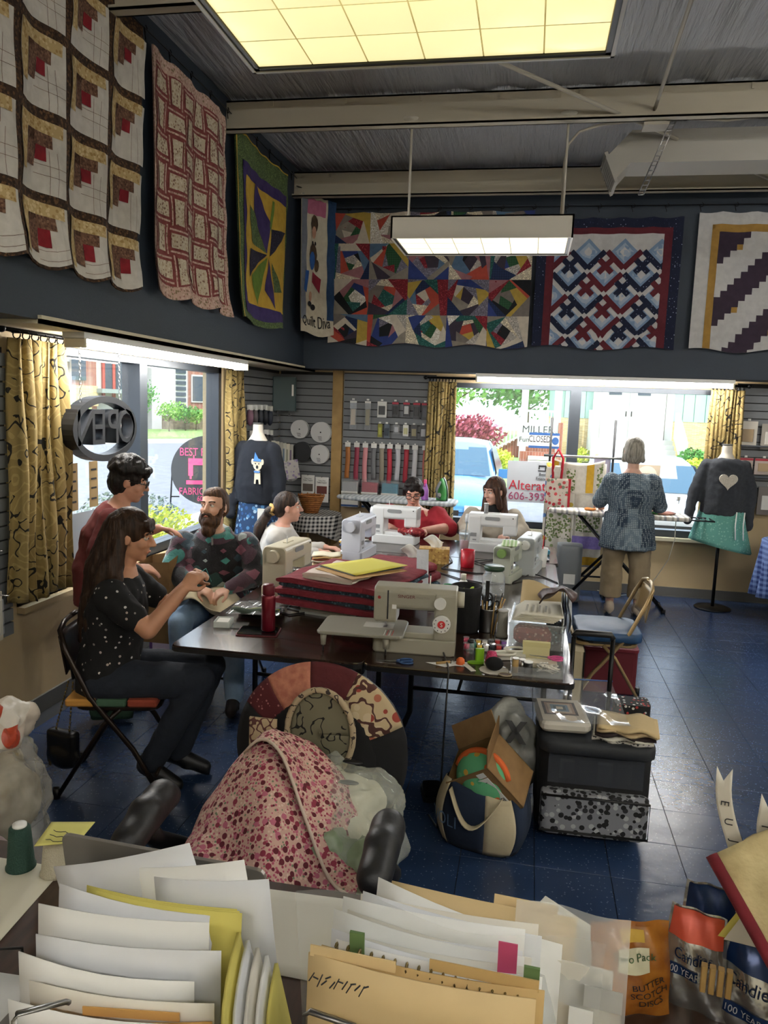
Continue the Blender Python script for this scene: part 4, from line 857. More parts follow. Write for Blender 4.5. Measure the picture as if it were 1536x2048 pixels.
# garment rack with towels, behind the board
R_ = thing('garment_rack', 'dark garment rack with two tall posts before the window', 'rack', (.52, 7.98, 0))
for x in (-.3, .32): MB().cyl((x, 0, .05), (x, 0, 1.8), .012, n=8).build('post', tleg, R_); MB().box((x-.02, -.16, .02), (x+.02, .16, .05)).build('foot', tleg, R_)
MB().cyl((-.36, 0, 1.42), (.46, 0, 1.42), .014, n=8).build('hanging_bar', steel, R_); MB().cyl((-.3, 0, .2), (.32, 0, .2), .01).build('lower_bar', tleg, R_)
def towel(x0, x1, z0, z1, y, m, label, name='tea_towel', parts=(), sag=0, wav=2):
    T = thing(name, label, 'towel', (x0, y, z1), 0, 'towels hung on the rack'); w_ = x1-x0; h = z1-z0
    f = lambda u, v: (u*w_, .012*math.sin(u*wav*6.28+v)*(.3+v), -v*h-sag*math.sin(pi*u)*(1-v))
    MB().grid(lambda u, v: f(u, 1-v), 18, 14, thick=.002).build('cloth', m, T)
    for pm, (u0, u1, v0, v1), nm in parts: MB().grid(lambda u, v: V(f(u0+(u1-u0)*u, v0+(v1-v0)*(1-v)))-V((0, .004, 0)), 8, 8).build(nm, pm, T)
    return T
lin = cloth('linen_white', '#d9d4c8', '#cfc9bb', 30); yel = cloth('linen_yellow', '#d0a52f', '#c39a2a', 30); lav = cloth('linen_lavender', '#8d7fc0', '#7a6cb0', 40)
fl1 = pat('blue_floral_towel', speck(H('#dcd8cc'), [H('#5f84c0'), H('#6f7f4a'), H('#c9b04a'), H('#8a9a6a'), H('#d8d2c2')], 17, .42), .85); sprig = pat('green_sprig', speck(H('#d9d4c8'), [H('#7f8f5a'), H('#5f7042')], 42, .5), .85); redp2 = pat('red_kitchen_print', speck(H('#dccfc0'), [H('#b8323c'), H('#7f8a72'), H('#c94f52'), H('#d9c9b6')], 26, .45), .85)
towel(.19, .5, .32, 1.36, 7.96, fl1, 'white tea towel with blue flowers and a yellow bee', parts=((sprig, (.1, .9, .55, .75), 'sprig_print'),))
towel(.49, .78, .3, 1.36, 7.94, lin, 'white tea towel with lavender stripe hanging behind the board', parts=((sprig, (.1, .9, .5, .66), 'sprig_print'), (lav, (0, 1, .7, .82), 'lavender_band'), (yel, (0, 1, .9, .98), 'yellow_band')))
towel(.25, .76, 1.05, 1.4, 7.90, lin, 'cream apron bib with yellow stripes and an herb sprig', 'apron', ((yel, (.0, .12, .05, .95), 'yellow_band'), (yel, (.66, .8, .05, .95), 'yellow_band'), (sprig, (.86, .97, .1, .95), 'leaf_band'), (sprig, (.27, .45, .2, .95), 'sprig_print')), .05, 1)
a = towel(.2, .44, .86, 1.2, 7.86, redp2, 'kitchen print towel hanging on a red ribbon', 'hanging_towel', ((cloth('red_edge', '#a8202c'), (.9, 1, 0, 1), 'red_edge'),)); MB().tube([(.06, 0, 0), (.05, .02, .2), (.1, .03, .29), (.15, .02, .2), (.14, 0, 0)], .014, 6).build('ribbon', cloth('red_ribbon', '#b51f30'), a); MB().grid(lambda u, v: (.1+(u-.5)*(.12-.07*v), .0, v*.13), 6, 6, thick=.004).build('gathered_top', lin, a)
towel(.66, .82, 1.1, 1.42, 7.99, cloth('pale_lilac', '#c3bdd6'), 'pale lilac cloth at the right end of the rack', 'hanging_cloth')
gb = thing('storage_bin', 'grey plastic storage bin under the hanging tea towels', 'bin', (.46, 7.66, 0)); gbm = mat('grey_bin_plastic', '#7d8286', .4); put('body', blob([('b', (0, 0, .3), (.24, .22, .56), .05)], .02, 3), gbm, gb); MB().box((-.05, -.125, .2), (.06, -.118, .3)).build('sticker', whitep, gb)
# ---------------------------------------------------------------- dress forms
def sweater(prims_shift, arms, m, T, hem=0): pass
def form(loc, rz, label, sweatm, pole=True):
    T = thing('dress_form', label, 'dress form', loc, rz, 'dressed mannequins')
    put('torso', blob([('l', [((0, 0, 1.605), .046, .046), ((0, .0, 1.52), .05, .05), ((0, 0, 1.46), .09, .07), ((0, 0, 1.4), .16, .09), ((0, 0, 1.25), .16, .11), ((0, 0, 1.05), .12, .09), ((0, 0, .9), .16, .11), ((0, 0, .8), .17, .11)])], .012, 4), mat('mannequin_cream', '#d8d0c2', .5), T)
    MB().cyl((0, 0, 1.6), (0, 0, 1.612), .047, n=20).build('neck_cap', mat('cap_grey', '#5a5a58', .5), T)
    if pole: MB().cyl((0, 0, .02), (0, 0, .85), .016, n=10).build('pole', blackm, T); MB().lathe([(.17, 0), (.172, .008), (.16, .014), (.02, .022)], (0, 0, 0), 28).build('base', blackm, T)
    return T
swg = mat('charcoal_sweater', '#33363c', .95, nz=(40, .4, '#2b2e33'), bp=(14, .3, .02))
fm = form((1.87, 7.84, 0), 0, 'dress form in a charcoal heart sweater and teal skirt', swg)
put('sweater', blob([('l', [((0, 0, 1.475), .105, .085), ((0, 0, 1.43), .185, .11), ((0, 0, 1.3), .2, .135), ((0, -.01, 1.1), .2, .14), ((.0, -.01, .98), .205, .145), ((-.01, -.01, .93), .19, .14)]), ('c', (-.17, 0, 1.41), (-.26, 0, 1.16), .062, .056), ('c', (-.26, 0, 1.16), (-.31, -.02, .86), .056, .042), ('c', (.17, 0, 1.41), (.25, 0, 1.15), .062, .056), ('c', (.25, 0, 1.15), (.25, -.03, .82), .055, .042)], .013, 5, .012, 9), swg, fm)
hp = [(.0, -.075)]+[(.016*16*math.sin(t)**3*.35, .005*(13*math.cos(t)-5*math.cos(2*t)-2*math.cos(3*t)-math.cos(4*t))*.9) for t in [2*pi*k/30 for k in range(30)]][1:]
hp = [(.0052*16*math.sin(t)**3, .0052*(13*math.cos(t)-5*math.cos(2*t)-2*math.cos(3*t)-math.cos(4*t))) for t in [2*pi*k/36 for k in range(36)]]
MB().at((0.0, -.155, 1.27), 0, pi/2).prism(hp, -.012, .004, .002).build('heart_patch', mat('heart_fleece', '#c9c2b4', .95, nz=(80, .4, '#b3ab9b'), bp=(120, .4)), fm)
tealf = pat('teal_dotted_cloth', speck(H('#5f9c8f'), [H('#8fc0b4'), H('#7bb0a4')], 42, .3), .9)
MB().grid(lambda u, v: ((.19+.1*v)*math.cos(u*2*pi)*(1+.04*math.sin(u*18)*v)+.02*v, (.135+.06*v)*math.sin(u*2*pi), 1.0-.38*v-.06*v*math.cos(u*2*pi)), 48, 10, thick=.003).build('skirt', tealf, fm)
for x in (.1, .17): MB().tube([(x, -.16, .98), (x-.01, -.19, .85), (x+.0, -.2, .72)], .006, 5).build('tie', whitep, fm)
navyk = mat('navy_sweatshirt', '#171b24', .95, bp=(12, .3, .02))
fm2 = form((-2.4, 6.62, .06), rad(-14), 'dress form in a navy sweatshirt with a dog applique', navyk, True)
put('sweater', blob([('l', [((0, 0, 1.46), .1, .085), ((0, 0, 1.4), .17, .12), ((0, 0, 1.25), .2, .16), ((0, -.01, 1.05), .21, .17), ((0, -.01, .93), .2, .16), ((0, -.01, .89), .19, .15)]), ('c', (-.16, 0, 1.38), (-.25, 0, 1.1), .07, .06), ('c', (-.25, 0, 1.1), (-.2, -.14, .78), .06, .05), ('c', (.16, 0, 1.38), (.24, 0, 1.1), .07, .06), ('c', (.24, 0, 1.1), (.25, -.02, .82), .06, .05)], .013, 5, .012, 8), navyk, fm2)
MB().grid(lambda u, v: ((.17+.05*v)*math.cos(u*2*pi), (.13+.05*v)*math.sin(u*2*pi), .95-.4*v), 30, 8, thick=.003).build('skirt', pat('blue_batik', speck(H('#1f3a5c'), [H('#4f7ea8'), H('#2a5080'), H('#9ab4c8')], 24, .4), .9), fm2)
MB().rb((.16, -.16, .74), (.09, .03, .24), .01).build('white_pocket', lin, fm2)
dg = MB().at((.115, -.172, 1.2), 0, pi/2); dg.prism(disc(0, .05, .045, .05, 16), 0, .006).prism([(-.028, .0), (.028, 0), (.034, -.12), (.018, -.12), (.012, -.08), (-.012, -.08), (-.018, -.12), (-.034, -.12)], 0, .006).prism(disc(-.05, .075, .014, .026, 10), 0, .006).prism(disc(.05, .075, .014, .026, 10), 0, .006); dg.build('dog_patch', mat('dog_cream', '#d9cdb4', .9), fm2)
MB().at((.115, -.18, 1.2), 0, pi/2).prism([(-.042, .08), (.042, .08), (.038, .1), (.012, .105), (-.02, .16), (-.03, .1)], 0, .006).build('blue_hat', mat('patch_blue', '#4a7fc0', .9), fm2); MB().at((.115, -.18, 1.2), 0, pi/2).prism([(-.032, -.005), (.032, -.005), (.028, -.02), (-.028, -.02)], 0, .006).build('blue_collar', mat('patch_blue', '#4a7fc0', .9), fm2); MB().at((.115, -.18, 1.2), 0, pi/2).prism(disc(0, .03, .012, .016, 10), 0, .004).prism(disc(-.018, .06, .005, .006, 8), 0, .004).prism(disc(.018, .06, .005, .006, 8), 0, .004).build('dog_face', black, fm2)
# skirted table and round table
bt = thing('skirted_display_table', 'display table with a blue patterned gathered skirt at the right edge', 'table', (2.85, 7.35, 0)); bsk = pat('blue_diamond_cloth', gingham(H('#24386e'), H('#6f86b8'), 22, (0, 2)), .9)
MB().grid(lambda u, v: ((.72+.05*v+.03*v*math.sin(u*130))*math.cos(u*2*pi), (.42+.05*v+.03*v*math.sin(u*130))*math.sin(u*2*pi), .78-.5*v), 200, 8, thick=.003).build('skirt', bsk, bt); MB().prism([(.72*math.cos(2*pi*k/40), .42*math.sin(2*pi*k/40)) for k in range(40)], .76, .785).build('tabletop', bsk, bt)
for x, y in ((-.5, -.25), (.5, -.25), (-.5, .25), (.5, .25)): MB().box((x-.025, y-.025, 0), (x+.025, y+.025, .76)).build('leg', oak, bt)
MB().rb((2.3, 7.3, .82), (.2, .14, .06), .01).build('card_box', mat('pink_card', '#d8c4c4', .7), label='small pale box on the skirted table', cat='box')
b = thing('paper_stand', 'white wire stand of cards on the skirted table', 'stand', (2.5, 7.5, .786)); MB().box((-.1, -.01, 0), (.1, .01, .3)).build('panel', whitep, b); MB().box((-.1, -.06, 0), (.1, .06, .01)).build('foot', steel, b)
rt = thing('round_side_table', 'round side table under a black and white checked cloth', 'table', (-2.18, 7.72, 0)); rtc = pat('black_white_check', gingham(H('#d5d2cb'), H('#1c1c1e'), 26, (0, 2)), .9)
MB().grid(lambda u, v: ((.29+.05*v+.03*v*math.sin(u*44))*math.cos(u*2*pi), (.29+.05*v+.03*v*math.sin(u*44))*math.sin(u*2*pi), .72-(.22+.07*math.cos(u*8*pi/2))*v), 90, 10, thick=.003).build('cloth_skirt', rtc, rt)
MB().prism([(.29*math.cos(2*pi*k/32), .29*math.sin(2*pi*k/32)) for k in range(32)], .7, .722).build('cloth_top', pat('black_white_check_top', gingham(H('#d5d2cb'), H('#1c1c1e'), 26, (0, 1)), .9), rt)
for k in range(3): a_ = k*2.1+.5; MB().cyl((.2*math.cos(a_), .2*math.sin(a_), 0), (.16*math.cos(a_), .16*math.sin(a_), .7), .02).build('leg', oak, rt)
bk = thing('wicker_basket', 'small tan wicker basket on the round checked table', 'basket', (-2.2, 7.7, .723)); wm = mat('wicker', '#a5672c', .7, nz=(30, .5, '#84501f'))
for k in range(9): r = .07+.008*k; MB().tube([(r*math.cos(t), r*.8*math.sin(t), .012+k*.021) for t in [2*pi*i/24 for i in range(24)]], .0115, 6, True).build('weave', wm, bk)
for k in range(12): t = 2*pi*k/12; MB().cyl((.07*math.cos(t), .056*math.sin(t), .0), (.142*math.cos(t), .114*math.sin(t), .2), .006, n=5).build('stake', wm, bk)
MB().lathe([(.001, .004), (.07, .004), (.07, .012), (.001, .012)], (0, 0, 0), 20, 1, .8).build('base', wm, bk)
# ---------------------------------------------------------------- sewing machines (front faces -y, needle at the left)
def machine(label, loc, rz, body, trim, kind='full', name='sewing_machine', s=1.0):
    T = thing(name, label, 'sewing machine', loc, rz, 'sewing machines on the tables'); T.scale = (s, s, s)
    MB().rb((.0, 0, .035), (.38, .17, .07), .02, .006).build('base', body, T)
    MB().rb((-.02, -.0, .082), (.3, .12, .026), .02, .004).build('free_arm', body, T)
    def sec(x0, x1, z0, z1, y0=.075, r=.025):  # rounded block, profile in yz
        return MB().at((x0, 0, 0), pi/2, pi/2).prism(rrect(0, (z0+z1)/2, y0*2, z1-z0, r, 4), 0, x1-x0, .006)
    sec(.09, .19, .06, .3).build('column', body, T); sec(-.19, .19, .2, .305, .072).build('arm', body, T); sec(-.19, -.085, .135, .3, .07).build('head', body, T)
    MB().cyl((.19, 0, .25), (.222, 0, .25), .038, .036, n=20).build('handwheel', trim, T)
    MB().cyl((-.14, -.01, .09), (-.14, -.01, .14), .0035, n=6).build('needle_bar', steel, T); MB().rb((-.14, -.015, .1), (.02, .035, .006), .004).build('presser_foot', steel, T)
    MB().box((-.175, -.05, .0955), (-.1, .045, .097)).build('needle_plate', steel, T)
    if kind == 'front':
        for (x, z, r) in ((.115, .245, .027), (.125, .15, .04)): k_ = MB().cyl((x, -.09, z), (x, -.074, z), r, r*1.04, n=24).build('dial', white, T)
        MB().cyl((.125, -.0925, .15), (.125, -.089, .15), .018, n=20).build('red_dial_hub', mat('singer_red', '#c22a2e', .5), T); text('dial_letter', 'S', .028, (.125, -.094, .149), (pi/2, 0, 0), white, T)
        for k in range(9): a = rad(50+32*k); MB().at((.125+.032*math.sin(a), -.0915, .15+.032*math.cos(a)), 0, pi/2, 0).box((-.002, -.0025, 0), (.002, .0025, .001)).build('dial_mark', inkm, T)
        text('brand_lettering', 'SINGER', .021, (-.04, -.0735, .265), (pi/2, 0, 0), mat('maroon_ink', '#6e2a34', .6), T, .0004, (1.15, 1)); text('model_lettering', 'Heavy Duty', .013, (.035, -.0735, .265), (pi/2, 0, 0), mat('pale_ink', '#8d897c', .6), T, .0004)
        MB().cyl((-.165, -.072, .255), (-.165, -.0705, .255), .008, n=14).build('red_emblem', MATS['singer_red'], T)
        MB().box((-.128, -.0735, .155), (-.122, -.069, .29)).build('thread_slot', inkm, T); MB().box((-.105, -.074, .205), (-.085, -.07, .225)).build('thread_lever', white, T); MB().box((.06, -.0715, .198), (.19, -.0705, .2)).build('seam_line', mat('seam_grey', '#7a766a', .6), T)
        MB().box((.0, -.086, .005), (.19, -.0845, .068)).build('storage_drawer', body, T)
    else:
        MB().rb((-.0, .0, .304), (.1, .03, .012), .01).build('handle', trim, T)
        MB().at((.0, .0725, .27), 0, -pi/2).prism(rrect(0, 0, .12, .028, .013), 0, .003).build('handle_slot', mat('slot_grey', '#8d8f90', .6), T)
        MB().box((.12, .0755, .12), (.17, .077, .15)).box((.12, .0755, .09), (.15, .077, .1)).build('rating_label', mat('label_grey', '#8a8c8e', .6), T)
        MB().cyl((-.16, .0725, .28), (-.16, .0755, .28), .005, n=10).build('screw', black, T)
    MB().cyl((.06, .02, .3), (.06, .02, .35), .003, n=6).build('spool_pin', white, T)
    MB().cyl((.14, -.0, .0), (.14, -.0, -.0), .001).build('pad', black, T) if False else None
    return T
gmach = mat('putty_grey_plastic', '#a19d8d', .4); cmach = mat('cream_plastic', '#cdc5ae', .4); wmach = mat('white_machine_plastic', '#dfe0e0', .35); lmach = mat('pale_lilac_plastic', '#cfd2dc', .35)
sg = machine('grey heavy duty sewing machine facing the camera at front', (-.47, 3.46, .74), rad(3), gmach, mat('wheel_cream', '#bdb8a6', .4), 'front')
MB().cyl((.06, .02, .35), (.06, .02, .36), .003).build('pin_tip', black, sg)
xt = thing('extension_table', 'grey fold-leg extension table attached to the front sewing machine', 'extension table', (-.71, 3.43, .74), rad(3)); MB().prism(rrect(0, 0, .4, .28, .03), .085, .1, .004).build('plate', mat('extension_grey', '#8e8c80', .35), xt); MB().box((-.0, -.02, .1), (.14, .06, .1015)).build('print_card', mat('card_grey', '#b5b3ab', .5), xt)
for x, y in ((-.17, -.11), (.12, -.11), (-.17, .11)): l = MB().cyl((x, y, .03), (x, y, .087), .011, .016, n=12).build('leg', gmach, xt); MB().cyl((x, y, 0), (x, y, .03), .004, n=8).build('leg_foot', black, l)
for k in range(4): MB().box((.11+.012*k, -.13, .1), (.113+.012*k, -.05, .101)).build('ruler_line', MATS['singer_red'] if k % 2 else white, xt)
machine('cream sewing machine beside the red water bottle seen end-on', (-1.37, 4.32, .74), rad(-97), cmach, cmach)
machine('pale lilac-white sewing machine with clear lid before the ponytail girl', (-1.2, 5.52, .74), rad(-96), lmach, lmach)
machine('white sewing machine in front of the woman in red', (-1.04, 6.22, .74), rad(174), wmach, wmach)
machine('white sewing machine in front of the woman in the cream cardigan', (-.24, 6.12, .74), rad(177), wmach, wmach)
machine('small pale machine with a green striped top near the jar', (-.09, 5.12, .74), rad(-104), mat('pale_green_grey', '#b9beb0', .4), mat('leaf_green_plastic', '#7fa05a', .5), s=.8)
machine('pale grey machine behind the green striped one', (.05, 5.42, .74), rad(-100), mat('cool_grey_plastic', '#bfc4c6', .4), white, s=.86)
MB().prism(rrect(-.085, 5.1, .1, .24, .02), .986, .99).build('green_machine_mat', pat('green_stripe_cloth', stripes([H('#8fb06a'), H('#c9d6b0')], 40, 0), .8), label='green striped cloth on top of the small pale machine', cat='cloth')
sp = thing('thread_spool', 'white thread spool on the machine of the woman in the cardigan', 'spool', (-.3, 6.1, 1.045)); MB().cyl((0, 0, 0), (0, 0, .075), .017, n=14).build('thread', mat('grey_thread', '#9a9a9a', .8), sp); MB().cyl((0, 0, .075), (0, 0, .08), .02, n=14).build('cap', white, sp)
# ---------------------------------------------------------------- folded quilt pile
def folded(name, label, cat, loc, rz, size, layers, mats, parent=None, wob=.01):
    T = thing(name, label, cat, loc, rz)
    h = size[2]/layers
    for k in range(layers):
        dx, dy = rnd(-wob, wob), rnd(-wob, wob)
        P = [('l', [((-size[0]/2+dx+.01, dy, h*(k+.5)), h*.5, .0, 0)])] if False else None
        def fn(u, v, k=k, dx=dx, dy=dy):
            a = 2*pi*v; cx_ = (size[0]/2)*math.copysign(abs(math.cos(a))**.25, math.cos(a)); cz = h*.52*math.copysign(abs(math.sin(a))**.6, math.sin(a))
            x = cx_+dx+.004*math.sin(u*17+k); return (x, (u-.5)*size[1]+dy, h*(k+.5)+cz+.006*math.sin(x*19+k*2)*math.sin(u*9+k))
        MB().grid(fn, 14, 28).add([fn(0, j/28) for j in range(28)], [tuple(range(28))]).add([fn(1, j/28) for j in range(28)], [tuple(range(28))[::-1]]).build('fold', mats[k % len(mats)], T)
    return T
rq1 = pat('burgundy_quilt_cloth', mottle(H('#6e1c28'), H('#7d2430'), 20), .9, bp=(45, .5, .01)); nq = pat('slate_quilt_cloth', speck(H('#263a46'), [H('#4f6a78'), H('#1a2a34')], 60, .4), .9, bp=(45, .3, .008))
bks = thing('paper_stack', 'stack of pale booklets under the folded burgundy quilt', 'stack', (-1.0, 3.98, .74), rad(-12))
for k in range(5): MB().box((-.14+rnd(-.01, .01), -.12, k*.014), (.16+rnd(-.01, .01), .13, k*.014+.0125)).build('booklet', mat('booklet_%d' % (k % 3), ('#b9bcb8', '#d2d2cc', '#8f9a92')[k % 3], .7), bks)
folded('folded_quilt', 'burgundy and slate folded quilt under the yellow envelope', 'quilt', (-.9, 4.03, .812), rad(-14), (.62, .6, .14), 5, [rq1, nq, rq1, nq, rq1], wob=.02)
folded('folded_quilt', 'second burgundy quilt draped behind the yellow envelope', 'quilt', (-.76, 4.6, .742), rad(-20), (.44, .34, .17), 3, [nq, rq1, rq1], wob=.02)
folded('folded_cloth', 'white folded cotton beneath the yellow envelope', 'cloth', (-.93, 3.93, .955), rad(-16), (.3, .36, .035), 2, [lin, cloth('blush_cotton', '#d8c8bc')])
env = thing('envelope_stack', 'yellow envelope with kraft sheets on the folded quilts', 'envelope', (-.85, 3.95, .994), rad(-38)); MB().box((-.13, -.2, 0), (.18, .18, .002)).build('kraft_sheet', mat('kraft', '#b08a55', .8), env); MB().box((-.17, -.15, .003), (.13, .21, .006)).build('grey_board', mat('grey_board', '#55564f', .7), env)
MB().grid(lambda u, v: (-.16+.3*u, -.14+.36*v, .009+.012*u*v), 6, 6, thick=.002).build('yellow_envelope', mat('yellow_paper', '#d8cf5a', .7), env)
# stacks of cut fabric
for lab, loc, rz, n_, cols in (('stack of cut fabric pieces by the ponytail girl', (-1.36, 5.2, .741), .2, 6, ['#c9b08a', '#b58a6a', '#d8cdb4', '#a0563f', '#c7a06a', '#d9d0b8']), ('patterned fabric pile left of the lilac-white machine', (-1.34, 5.98, .741), -.1, 4, ['#3c5a86', '#d8d4c4', '#cfa45a', '#e0dccf'])):
    T = thing('fabric_stack', lab, 'fabric stack', loc, rz)
    for k in range(n_): MB().grid(lambda u, v: ((u-.5)*.2+rnd(-.002, .002)+.006*math.sin(k*2), (v-.5)*.15+.01*math.sin(k*3), .003+k*.013+.004*math.sin(u*9+k)), 8, 6, thick=.009).build('piece', cloth('cut_%s' % cols[k].strip('#'), cols[k]), T)
MB().grid(lambda u, v: (-1.52+.34*u, 4.62+.3*v, .742+.01*math.sin(u*6)*v), 8, 8, thick=.002).build('pattern_sheet', whitep, label='white pattern sheets beside the cream sewing machine', cat='paper')
b = thing('fabric_bundle', 'plastic-wrapped bundle of folded fabrics by the water bottle', 'fabric', (-1.34, 3.72, .742), rad(8))
for k, c in enumerate(('#39463a', '#6a6a32', '#2c4a4a', '#4a2f4a', '#1f2a30')): MB().grid(lambda u, v: ((u-.5)*.24, -.1+.045*k+.05*v, .012+.02*math.sin(pi*v)+.01*(4-k)+.004*math.sin(u*12+k)), 10, 5, thick=.006).build('folded_piece', cloth('bundle%d' % k, c), b)
MB().grid(lambda u, v: ((u-.5)*.27, -.13+.26*v, .055+.012*math.sin(u*14)*math.sin(v*10)), 14, 10).build('wrap', clear, b)
wb = thing('water_bottle', 'tall dark red metal water bottle on the front table', 'bottle', (-1.205, 3.5, .752)); MB().lathe([(.03, 0), (.034, .006), (.034, .165), (.031, .178), (.0285, .18)], (0, 0, 0), 24).build('body', mat('dark_red_metal', '#6f1224', .3, .4, coat=.3), wb); MB().lathe([(.0285, .18), (.0295, .182), (.0295, .225), (.026, .232), (.001, .233)], (0, 0, 0), 24).build('lid', mat('dark_red_lid', '#5f0f1e', .4), wb)
tb = thing('tablet', 'black tablet in a red case under the water bottle', 'tablet', (-1.25, 3.49, .741), rad(8)); MB().rb((0, 0, .003), (.2, .15, .006), .012).build('case', mat('case_red', '#5a1a22', .6), tb); MB().rb((0, 0, .008), (.19, .14, .003), .01).build('screen', mat('screen_black', '#060608', .08), tb)
pk_ = thing('pin_box', 'open clear plastic box on the front left table corner', 'box', (-1.42, 3.56, .741), rad(10)); MB().box((-.08, -.05, 0), (0, .05, .002)).box((-.08, -.05, 0), (-.078, .05, .03)).box((-.002, -.05, 0), (0, .05, .03)).box((-.08, -.05, 0), (0, -.048, .03)).box((-.08, .048, 0), (0, .05, .03)).build('tray', milky, pk_); MB().box((.003, -.05, .0), (.083, .05, .004)).build('lid', clear, pk_); MB().box((-.07, -.04, .003), (-.01, .04, .026)).build('contents', mat('paper_grey', '#c8c6be', .8), pk_)
# tissue boxes
def tissues(loc, rz, label, m, d=(.2, .12, .1)):
    T = thing('tissue_box', label, 'tissue box', loc, rz); MB().box((-d[0]/2, -d[1]/2, 0), (d[0]/2, d[1]/2, d[2])).build('carton', m, T)
    MB().grid(lambda u, v: ((u-.5)*(.05+.1*v)+.01*math.sin(v*5), .012*math.sin(u*9+v*3)*(.3+v), d[2]-.005+.1*v*(.75+.25*math.cos((u-.4)*5))), 16, 8, thick=.001).build('tissue', whitep, T)
tissues((-.63, 5.5, .74), rad(5), 'gold floral tissue box with a white tissue', pat('gold_floral_card', speck(H('#b08a4a'), [H('#8a5f2c'), H('#d0b070'), H('#c7a25a')], 40, .45), .6), (.22, .12, .11))
tissues((-.74, 5.12, .74), rad(20), 'small red tissue box behind the slate quilt', mat('card_maroon', '#5a2028', .7), (.11, .11, .1))
def cup(label, loc, r0, r1, h, m, name='cup', lid=None, straw=None, cat='cup', contents=None):
    T = thing(name, label, cat, loc); MB().lathe([(r0*.96, 0), (r0, .004), (r1, h), (r1*.93, h), (r0*.9, .008), (.001, .008)], (0, 0, 0), 24).build('body', m, T)
    if contents: MB().lathe([(.001, .01), (r0*.88, .01), (r0*.88+(r1-r0)*.6*.9, h*.62), (.001, h*.62)], (0, 0, 0), 18).build('drink', contents, T)
    if lid: MB().lathe([(r1*1.04, h-.006), (r1*1.04, h+.008), (r1*.6, h+.02), (.001, h+.021)], (0, 0, 0), 24).build('lid', lid, T)
    if straw: MB().cyl((0, 0, .02), (.012, 0, h+.09), .004, n=8).build('straw', straw, T)
    return T
cup('bright red plastic jar beside the tangled cords', (-.38, 5.42, .74), .048, .05, .125, mat('bright_red_plastic', '#b3162a', .4))
cup('clear drink cup with pink contents and a straw', (-.45, 5.95, .74), .034, .046, .16, clear, lid=clear, straw=mat('straw_grey', '#6a7a80', .5), contents=mat('pink_drink', '#c77f88', .4))
cup('white drink cup with a red straw at the right of the machines', (.14, 5.62, .74), .036, .046, .14, white, straw=mat('straw_red', '#b3242e', .5))
jr = thing('glass_jar', 'empty clear glass jar with a dark green lid', 'jar', (-.16, 4.62, .74)); MB().lathe([(.06, 0), (.068, .01), (.07, .12), (.055, .15), (.052, .165), (.05, .165), (.053, .15), (.066, .118), (.064, .012), (.001, .01)], (0, 0, 0), 28).build('glass', clear, jr); MB().lathe([(.001, .16), (.06, .16), (.062, .165), (.062, .183), (.058, .187), (.001, .187)], (0, 0, 0), 28).build('lid', mat('dark_green_lid', '#26402c', .35), jr)
cup('small green and white food can behind the grey machine', (-.42, 4.5, .74), .036, .036, .075, pat('green_can_print', stripes([H('#1f6a3c'), H('#2b7a48'), H('#e6e6dc'), H('#1f6a3c')], 18, 2), .4), 'food_can', cat='can')
gl = thing('glue_bottle', 'white bottle with a pale cap beside the green can', 'bottle', (-.34, 4.58, .74)); MB().lathe([(.03, 0), (.034, .008), (.034, .06), (.026, .085), (.016, .095)], (0, 0, 0), 20).build('body', white, gl); MB().cyl((0, 0, .095), (0, 0, .13), .017, n=16).build('cap', mat('cap_cream', '#cfccbd', .5), gl)
rc_ = thing('fabric_packet', 'tall white packet leaning up behind the grey machine', 'packet', (-.555, 4.32, .76), rad(12)); MB().at((0, 0, 0), 0, rad(-18)).rb((0, 0, .14), (.07, .01, .3), .004).build('pouch', mat('pouch_white', '#cfd3dc', .4, bp=(30, .5, .01)), rc_); MB().at((0, 0, 0), 0, rad(-18)).box((-.02, -.007, .0), (.02, -.006, .02)).build('pink_tab', pinkm, rc_)
pb_ = thing('pink_basket', 'small magenta plastic basket of notions', 'basket', (-.66, 4.74, .74), rad(15)); MB().box((-.06, -.05, 0), (.06, .05, .004)).box((-.06, -.05, 0), (-.057, .05, .1)).box((.057, -.05, 0), (.06, .05, .1)).box((-.06, -.05, 0), (.06, -.047, .1)).box((-.06, .047, 0), (.06, .05, .1)).build('tub', mat('magenta_plastic', '#b0368c', .4), pb_)
for k in range(7): MB().ell((rnd(-.04, .04), rnd(-.03, .03), .09+rnd(0, .03)), (.018, .015, .012), 8, 6).build('notion', cl[k % 3] if k % 2 else rq1, pb_)
